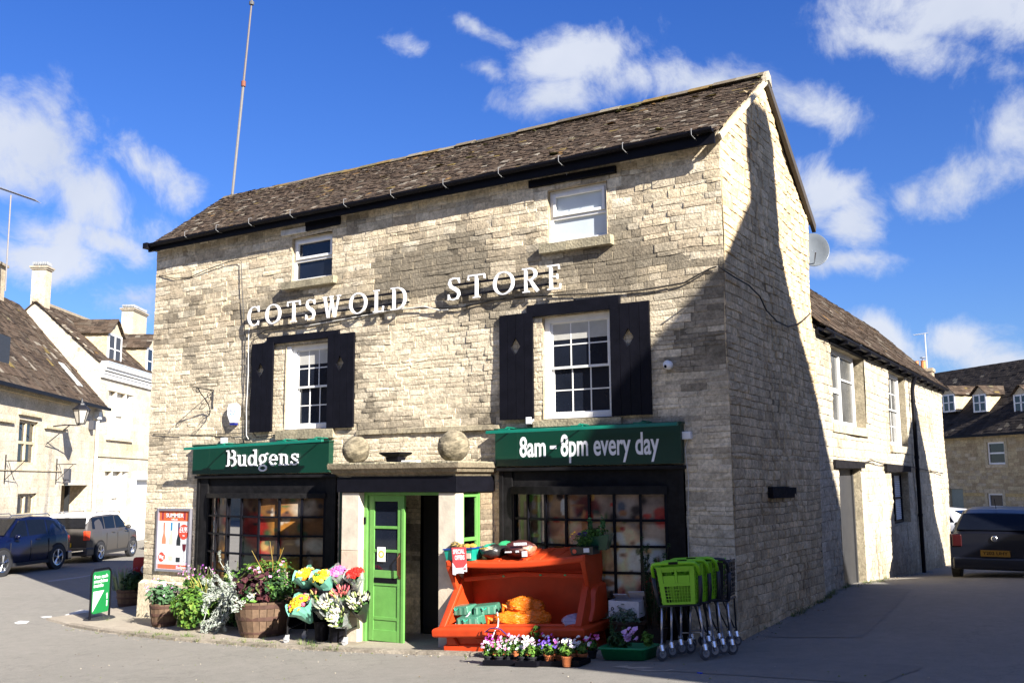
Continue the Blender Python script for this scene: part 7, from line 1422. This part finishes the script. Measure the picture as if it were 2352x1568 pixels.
q = B_at(1345, 1284, .42); t = on_bin('plant_tray', 'black tray of ferny yellow flowered seedlings near the right end of the lid', 'plant tray', (q.x, .44, lidz(.44))); m = MB(); m.hexa([(-.15, -.12, 0), (.15, -.12, 0), (.15, .12, 0), (-.15, .12, 0)], [(-.165, -.135, .10), (.165, -.135, .10), (.165, .135, .10), (-.165, .135, .10)], (.012, .012, .016)); m.lathe([(.001, -.135), (.028, -.135), (.028, -.12)], (-.10, 0, .05), 14, 1, (.62, .10, .05)); m.box((.03, -.1365, .03), (.11, -.12, .085), (.65, .65, .68)); m.build('tray', VCS, t)
m = MB(); leafcloud(m, (0, 0, .2), (.19, .15, .13), 620, .022, GR + [(.04, .11, .02)], asp=.2, hollow=.1); m.build('foliage', LEAF, t); m = MB(); [flower(m, (rint(-.15, .1), -.12, rint(.2, .32)), .012, YEL, 5) for _ in range(5)]; m.build('flowers', VC, t)
q = B_at(1392, 1270, .6); t = on_bin('plant_trug', 'dark green trug with upright plants and purple pansy at right end of lid', 'trug', (q.x - .14, .60, lidz(.60) + .02), .15); m = MB(); m.hexa([(-.16, -.1, 0), (.16, -.1, 0), (.16, .1, 0), (-.16, .1, 0)], [(-.21, -.15, .15), (.23, -.15, .20), (.23, .15, .20), (-.21, .15, .15)], (.006, .07, .035)); m.build('trug', VCS, t)
m = MB(); leafcloud(m, (-.02, 0, .22), (.2, .12, .09), 220, .03, GR); [leafcloud(m, (x, 0, .33), (.035, .03, .14), 90, .025, [(.06, .16, .05), (.09, .2, .07)], hollow=.1) for x in (-.05, .12)]; m.build('foliage', LEAF, t); m = MB(); [flower(m, (-.12 + rint(-.05, .05), -.15, .2 + rint(-.03, .03)), .035, (.05, .012, .12), 5) for _ in range(5)]; m.build('flowers', VC, t)
# ================================================================ bedding plants on the road edge
flcols = dict(pink=[(.75, .10, .34), (.80, .30, .50)], white=[(.76, .75, .76)], violet=[(.14, .07, .50), (.25, .15, .6)], mixed=[(.76, .74, .78), (.45, .10, .45), (.75, .3, .55)], mag=[(.55, .06, .35), (.8, .78, .8)], rose=[(.75, .5, .6), (.8, .75, .75)])
pots = [(1122, 1524, 'mixed', 0), (1146, 1525, 'pink', 0), (1168, 1524, 'white', 0), (1134, 1511, 'mag', 1), (1160, 1510, 'pink', 1), (1186, 1512, 'rose', 1), (1200, 1526, 'white', 0), (1222, 1527, 'rose', 0), (1212, 1512, 'white', 1), (1240, 1524, 'violet', 0), (1262, 1528, 'violet', 2), (1286, 1522, 'mixed', 1), (1262, 1510, 'mag', 1), (1302, 1532, 'white', 2), (1318, 1519, 'rose', 1), (1338, 1520, 'white', 1), (1360, 1512, 'pink', 0)]
names = {'pink': 'bright pink', 'white': 'white', 'violet': 'violet blue', 'mixed': 'white and lilac', 'mag': 'magenta and white', 'rose': 'pale rose'}
for i, (px, py, k, b) in enumerate(pots):
    p = place(px, py, .012); lab = 'pot of %s flowers, number %d from the left along the road edge' % (names[k], i + 1)
    order = ['leftmost', 'second', 'third', 'fourth', 'fifth', 'sixth', 'seventh', 'eighth', 'ninth', 'tenth', 'eleventh', 'twelfth', 'thirteenth', 'fourteenth', 'fifteenth', 'sixteenth', 'rightmost']
    lab = '%s pot of %s bedding flowers %s, counted from the left' % (order[i], names[k], 'in black tray' if b != 2 else 'standing on the road')
    t = thing('potted_plant', lab, 'potted plant', p, 0, 'bedding plants by the road'); h = .10 if b == 2 else .075; m = MB(); c = (.42, .13, .045) if b else (.015, .015, .018); m.lathe([(.045, 0), (.06, h), (.068, h), (.068, h + .018), (.056, h + .018), (.05, .02), (.01, .02)], n=14, col=c); m.build('pot', VC, t)
    m = MB(); leafcloud(m, (0, 0, h + .08), (.09, .08, .085), 110, .026, GR + YG[:2] + DG[2:]); m.build('foliage', LEAF, t)
    m = MB()
    for _ in range(13):
        a = rint(0, 6.28); r = .10 * random.random() ** .5; flower(m, (r * math.cos(a), r * math.sin(a) - .02, h + .15 + rint(-.05, .06)), .022 if k != 'violet' else .017, random.choice(flcols[k]), 5, ctr=(.3, .28, .02) if k in ('white', 'mixed') else None)
    m.build('flowers', VC, t)
for i, (px0, px1, py, lab) in enumerate(((1112, 1180, 1528, 'left black tray under bedding pots by the road'), (1186, 1232, 1531, 'middle black tray under bedding pots by the road'), (1240, 1330, 1530, 'right black tray under bedding pots by the road'))):
    a, b = gp(px0, py), gp(px1, py + 1); c = (a + b) / 2; an = math.atan2(b.y - a.y, b.x - a.x); w = (b - a).length / 2; m = MB()
    m.box((-w, -.0, 0), (w, .30, .012)); 
    for (A, B_) in (((-w, -.012, .0), (w, 0, .055)), ((-w, .30, .0), (w, .312, .055)), ((-w - .012, -.012, 0), (-w, .312, .055)), ((w, -.012, 0), (w + .012, .312, .055))): m.box(A, B_)
    for k in range(3): m.lathe([(.055, .012), (.062, .05)], (-w + w / 3 + k * w / 1.5, .06, 0), 12)
    o = m.build('plant_tray', BLACK); o.location = (c.x, c.y, gz(c.x, c.y) + .008); o.rotation_euler = (0, btl, an); tag(o, lab, 'plant tray', 'black trays by the road')
p = place(1233, 1508, .01); t = plant('garden_plant', 'taller leafy green seedling standing up among bedding pots', 'plant', p); m = MB(); stems(m, (0, 0, 0), [(0, 0, .34), (.05, 0, .3)], .005); leafcloud(m, (0, 0, .30), (.08, .06, .10), 50, .045, GR); m.build('foliage', LEAF, t)
m = MB()
for (px, py) in ((1243, 1475), (1414, 1480)): pass
# green tray
a, b = gp(1374, 1517), gp(1484, 1519); c = (a + b) / 2; an = math.atan2(b.y - a.y, b.x - a.x); w = (b - a).length / 2
t = thing('gravel_tray', 'green plastic tray with a lilac flower standing right of bedding pots', 'tray', (c.x, c.y, gz(c.x, c.y) + .01), an, None, btl); m = MB()
def rr_(w, d, z, c=.05): return [(x, y, z) for (cx, cy, a0) in ((w - c, d - c, 0), (-w + c, d - c, 90), (-w + c, -d + c, 180), (w - c, -d + c, 270)) for x, y in arcp(cx, cy, c, c, a0, a0 + 90, 4)]
L_ = [rr_(w * .88, .17, 0), rr_(w * .95, .20, .115), rr_(w, .225, .12), rr_(w, .225, .145), rr_(w * .94, .195, .145), rr_(w * .86, .16, .02)]; k = 20; vs = [(p[0], p[1] + .2, p[2]) for r_ in L_ for p in r_]
m.add(vs, [(j * k + i, j * k + (i + 1) % k, (j + 1) * k + (i + 1) % k, (j + 1) * k + i) for j in range(5) for i in range(k)] + [tuple(range(k)), tuple(range(5 * k, 6 * k))]); m.build('tray', M('green_plastic', (.006, .22, .075), .38, var=.06), t, smooth=True)
m = MB(); leafcloud(m, (-.12, .22, .2), (.20, .12, .13), 300, .028, DG + GR[:1]); leafcloud(m, (-.22, .22, .33), (.035, .03, .2), 120, .03, [(.04, .09, .03)], hollow=0, asp=.2); leafcloud(m, (-.05, .22, .3), (.03, .03, .16), 90, .03, [(.04, .09, .03)], hollow=0, asp=.2); leafcloud(m, (.25, .22, .22), (.08, .08, .1), 60, .04, GR); m.build('foliage', LEAF, t)
m = MB(); [flower(m, (.08 + rint(-.09, .09), .12, .29 + rint(-.07, .06)), .035, (.62, .38, .66), 6) for _ in range(22)]; m.build('flowers', VC, t)
# white box on a planter, dark tall shrub
q_ = FRONT.px(1442, 1440, -.62); p = (q_[0], -.60, gz(q_[0], -.6)); t = plant('planter_pot', 'shaded dark clay planter of grey leaves under white cardboard box', 'planter', p); m = MB(); m.lathe([(.16, 0), (.22, .32), (.24, .33), (.24, .37), (.2, .37), (.18, .1), (.01, .1)], n=18, col=(.05, .03, .022)); m.build('pot', VC, t)
m = MB(); leafcloud(m, (0, -.12, .42), (.28, .16, .16), 330, .04, [(.10, .16, .11), (.06, .11, .07), (.16, .22, .17)], asp=.3); m.build('foliage', LEAF, t)
t = thing('cardboard_box', 'white open topped cardboard box with flaps standing on shaded planter', 'box', (p[0] - .02, p[1] + .02, FRONT.px(1442, 1418, -.75)[1]), .12); m = MB(); w, d, h = .20, .15, .20
for A, B_ in (((-w, -d, 0), (w, -d + .006, h)), ((-w, d - .006, 0), (w, d, h)), ((-w, -d + .007, 0), (-w + .006, d - .007, h)), ((w - .006, -d + .007, 0), (w, d - .007, h)), ((-w + .007, -d + .007, 0), (w - .007, d - .007, .006))): m.box(A, B_, (.62, .60, .64))
m.hexa([(-w, d - .006, h), (-.01, d - .006, h), (.0, -.02, h + .07), (-w + .02, -.02, h + .065)], [(-w, d, h + .004), (-.01, d, h + .004), (0, -.016, h + .075), (-w + .02, -.016, h + .07)], (.6, .57, .62)); m.hexa([(.0, d - .006, h), (w, d - .006, h), (w + .03, -.01, h + .11), (.02, -.01, h + .10)], [(0, d, h + .004), (w, d, h + .004), (w + .03, -.006, h + .115), (.02, -.006, h + .105)], (.66, .64, .70))
m.lathe([(.001, -d - .001), (.022, -d - .001), (.022, -d + .001)], (-.15, 0, .1), 14, 1, (.05, .05, .06)); m.lathe([(.001, -d - .002), (.009, -d - .002), (.009, -d)], (-.15, 0, .1), 10, 1, (.6, .6, .6)); m.build('carton', VC, t)
q_ = FRONT.px(1500, 1440, -.45); p = (q_[0], -.42, gz(q_[0], -.42)); t = plant('rosemary_bush', 'tall dark needle leaved shrub between the window and the trolleys', 'shrub', p); m = MB()
for i in range(22):
    a = rint(0, 6.28); x, y = rint(-.18, .22), rint(-.15, .1); h = rint(.7, 1.45); stems(m, (x * .4, y * .4, .1), [(x, y, h)], .005, (.08, .06, .04)); [leafcloud(m, (x * k, y * k, .1 + (h - .1) * k), (.03, .03, .06), 14, .028, DG, asp=.15, hollow=0) for k in (.4, .5, .6, .7, .8, .9, 1.)]
m.build('foliage', LEAF, t); m = MB(); m.lathe([(.13, 0), (.18, .25), (.16, .25), (.01, .2)], n=16, col=(.04, .03, .025)); m.build('pot', VC, t)
# ================================================================ shopping trolleys
LIME = M('lime_plastic', (.20, .52, .015), .38, var=.06); DGREY = M('dark_blue_grey_plastic', (.012, .014, .024), .45, var=.1); LEGM = M('silver_tube', (.50, .51, .58), .28, .8, var=.05)
def make_trolley(label, loc, rz, tilt, plastic, handle=True):
    t = thing('shopping_trolley', label, 'trolley', loc, rz, 'nested shopping trolleys at the corner', tilt); H = .25; zt, zb = 1.05, .62
    m = MB(); m.tube([(-.27, .03, .93), (-.27, -.02, 1.04), (-.245, -.06, 1.085), (-.2, -.08, 1.095), (.2, -.08, 1.095), (.245, -.06, 1.085), (.27, -.02, 1.04), (.275, .03, .93)], .020, 8); m.tube([(-.27, 0, 1.05), (-.24, .45, 1.04)], .014, 6); m.tube([(.27, 0, 1.05), (.24, .45, 1.04)], .014, 6); m.box((-.06, -.105, 1.128), (.05, -.075, 1.168)) if False else None; m.build('handle', plastic, t, smooth=True)
    m = MB(); m.box((-.05, -.104, 1.08), (.06, -.098, 1.11)); m.build('handle_label', BLACK, t)
    m = MB()
    def P(u, v, y=0.): x0 = -.225 + (.035) * (1 - v); x1 = .225 - .035 * (1 - v); return (x0 + (x1 - x0) * u, y + .02 * (1 - v), zb + (zt - zb) * v)
    def pan(u0, u1, v0, v1, y=0., d=.012): a = [P(u0, v0, y), P(u1, v0, y), P(u1, v1, y), P(u0, v1, y)]; b = [(p[0], p[1] + d, p[2]) for p in a]; m.add(a + b, [(0, 1, 2, 3), (4, 5, 6, 7), (0, 1, 5, 4), (1, 2, 6, 5), (2, 3, 7, 6), (3, 0, 4, 7)])
    pan(0, 1, .93, 1.0, -.02, .03); pan(0, .13, 0, .93); pan(.87, 1, 0, .93); pan(.13, .87, .0, .06); pan(.13, .87, .48, .56); pan(.47, .53, .56, .93)
    pan(.14, .46, .56, .76, .006); pan(.54, .86, .56, .76, .006); pan(.14, .46, .86, .93, .002); pan(.54, .86, .86, .93, .002)
    for k in range(1, 9): u = .13 + .74 * k / 9; pan(u - .008, u + .008, .06, .48, .002, .008)
    for k in range(1, 5): v = .06 + .42 * k / 5; pan(.13, .87, v - .008, v + .008, .001, .008)
    for s in (-1, 1):
        for k in range(7): z = zb + .03 + (zt - zb - .05) * k / 6; w = .19 + .035 * (z - zb) / (zt - zb); m.box((s * w, .03, z - .008), (s * (w + .01), .62, z + .008))
        for k in range(9): y = .05 + k * .07; m.hexa([(s * .19, y, zb), (s * .20, y, zb), (s * .20, y + .012, zb), (s * .19, y + .012, zb)], [(s * .225, y, zt), (s * .235, y, zt), (s * .235, y + .012, zt), (s * .225, y + .012, zt)])
    for k in range(6): z = zb + .03 + (zt - zb - .05) * k / 5; m.box((-.2, .61, z - .008), (.2, .62, z + .008))
    for k in range(6): x = -.18 + k * .072; m.box((x, .03, zb + .002), (x + .01, .62, zb + .012)); m.box((x, .605, zb), (x + .01, .615, zt))
    m.tube([(-.23, .0, zt), (-.22, .62, zt - .03), (.22, .62, zt - .03), (.23, .0, zt)], .014, 6); m.build('basket', plastic, t)
    m = MB()
    for s in (-1, 1): m.tube([(s * .275, .03, .94), (s * .262, .05, .76), (s * .235, .06, .61), (s * .21, .2, .60), (s * .20, .6, .59)], [.024, .026, .022, .014, .014], 8)
    m.tube([(-.235, .05, .605), (.235, .05, .605)], .014, 7); m.build('basket_frame', DGREY, t, smooth=True)
    for s in (-1, 1):
        m = MB(); m.tube([(s * .215, .07, .60), (s * .25, .03, .19)], .0135, 8); m.build('leg', LEGM, t, smooth=True)
        m = MB(); m.tube([(s * .12, .25, .60), (s * .16, .62, .22)], .009, 6); m.tube([(s * .20, .55, .59), (s * .17, .66, .16)], .011, 6); m.build('rear_leg', DGREY, t)
        for (x, y, r) in ((s * .25, .0, .075), (s * .17, .66, .06)):
            m = MB(); m.lathe([(.012, -.014), (r * .7, -.017), (r, -.015), (r + .003, 0), (r, .015), (r * .7, .017), (.012, .014)], (0, 0, 0), 20, 0); m.X = None
            for i in range(len(m.v)): p = m.v[i]; an_ = -.75; m.v[i] = Vector((x + p.x * math.cos(an_) - p.y * math.sin(an_), y + p.x * math.sin(an_) + p.y * math.cos(an_), r + .002 + p.z))
            wh = m.build('castor', M('castor_grey', (.06, .063, .07), .6), t, smooth=False)
            m = MB(); m.lathe([(.01, .0185), (r * .62, .0185), (r * .62, -.0185), (.01, -.0185)], (0, 0, 0), 16, 0)
            for i in range(len(m.v)): p = m.v[i]; m.v[i] = Vector((x + p.x * math.cos(an_) - p.y * math.sin(an_), y + p.x * math.sin(an_) + p.y * math.cos(an_), r + .002 + p.z))
            m.build('hub', METAL, wh)
            m = MB(); m.lathe([(.026, .155), (.03, .19)], (x, y + .02, 0), 12); m.tube([(x, y - .0, .165), (x + .012, y - .022, .11), (x + .014, y - .028, .07)], [.030, .026, .013], 8); m.build('fork', CHROME, wh)
    m = MB(); m.tube([(-.16, .62, .22), (.16, .62, .22)], .008, 6); m.build('cross_bar', LEGM, t)
    return t
ta = gp(1520, 1517); tb = gp(1625, 1518); mid = (ta + tb) / 2; trz = math.radians(10); ttl = -math.radians(4.2)
t1 = make_trolley('front lime green shopping trolley of the nested row, nearest the road', (mid.x, mid.y, gz(mid.x, mid.y) + .008), trz, ttl, LIME)
for k, lab in ((1, 'middle lime green shopping trolley of the nested row'), (2, 'rear lime green shopping trolley of the nested row, against the wall')):
    x, y = mid.x + .055 * k + .0, mid.y + .15 * k; dup(t1, (x, y, gz(x, y) + .008 + .012 * k), trz - .04 * k, lab)
x, y = mid.x + .15, mid.y + .48; make_trolley('black shopping trolley behind the lime green ones at the wall corner', (x, y, gz(x, y) + .01), trz - .05, ttl * .6, DGREY)
m = MB(); p = gp(1608, 1546); m.prism([(-.03, -.012), (.0, .01), (.03, -.005), (.02, -.02)], 2, 0, .01, (.02, .06, .6)); o = m.build('bottle_cap', VCS); o.location = (p.x, p.y, gz(p.x, p.y) + .004); tag(o, 'tiny bright blue scrap of litter lying on the road right of the mortar patch', 'litter')
# small litter flecks and weeds are part of the road surface

PATCH = asphalt('tarmac_repair', (.205, .192, .168), (.18, .168, .146), seams=False)
m = MB(); rg = random.Random(5)
for i in range(900):
    u = rg.random()
    if u < .45: x = rg.uniform(-12, -.6); y = ey(x) + rg.gauss(-.06, .12)
    elif u < .7: x = abs(rg.gauss(0, .16)); y = rg.uniform(.1, 14)
    else: x = rg.uniform(-9, 4); y = rg.uniform(-7, -1.6)
    if x < -.02 and y > ey(x) + .1: dz = .036
    else: dz = .004
    if x < 0 and y > -.03: continue
    r = rg.uniform(.004, .013); m.ball((x, y, gz(x, y) + dz + r * .3), (r, r * rg.uniform(.6, 1), r * .6), 5, 4, rg.choice([(.3, .26, .2), (.42, .38, .3), (.12, .1, .08), (.2, .15, .08), (.16, .2, .05)]))
on(m.build('grit', VC), 'stuff')

for (px, py, w, d, rz1, nm) in ((1750, 1530, 1.5, .6, -.2, 'road_patch'), (1950, 1400, .6, 2.6, .05, 'road_patch')):
    p = gp(px, py); m = MB(); P = [(-w, -d), (-w * .2, -d * 1.06), (w, -d * .95), (w * 1.02, d * .1), (w * .96, d), (0, d * 1.05), (-w * 1.03, d * .9)]
    m.add([(p.x + a * math.cos(rz1) - b_ * math.sin(rz1), p.y + a * math.sin(rz1) + b_ * math.cos(rz1), 0) for a, b_ in P], [tuple(range(7))])
    import bmesh
    c_ = MB(); N1 = 14; bx = [(q.x, q.y) for q in m.v]; x0, x1 = min(b_[0] for b_ in bx), max(b_[0] for b_ in bx); y0, y1 = min(b_[1] for b_ in bx), max(b_[1] for b_ in bx)
    for j in range(N1 + 1):
        for i in range(N1 + 1): a, b_ = -w + 2 * w * i / N1, -d + 2 * d * j / N1; k = 1 + .05 * noise.noise(Vector((a * 2, b_ * 2, px))); x = p.x + (a * math.cos(rz1) - b_ * math.sin(rz1)) * k; y = p.y + (a * math.sin(rz1) + b_ * math.cos(rz1)) * k; c_.v.append(Vector((x, y, gz(x, y) + .005))); c_.c.append((.1, .1, .1))
    c_.f = [(j * (N1 + 1) + i, j * (N1 + 1) + i + 1, (j + 1) * (N1 + 1) + i + 1, (j + 1) * (N1 + 1) + i) for j in range(N1) for i in range(N1)]
    on(c_.build(nm, PATCH, smooth=True))
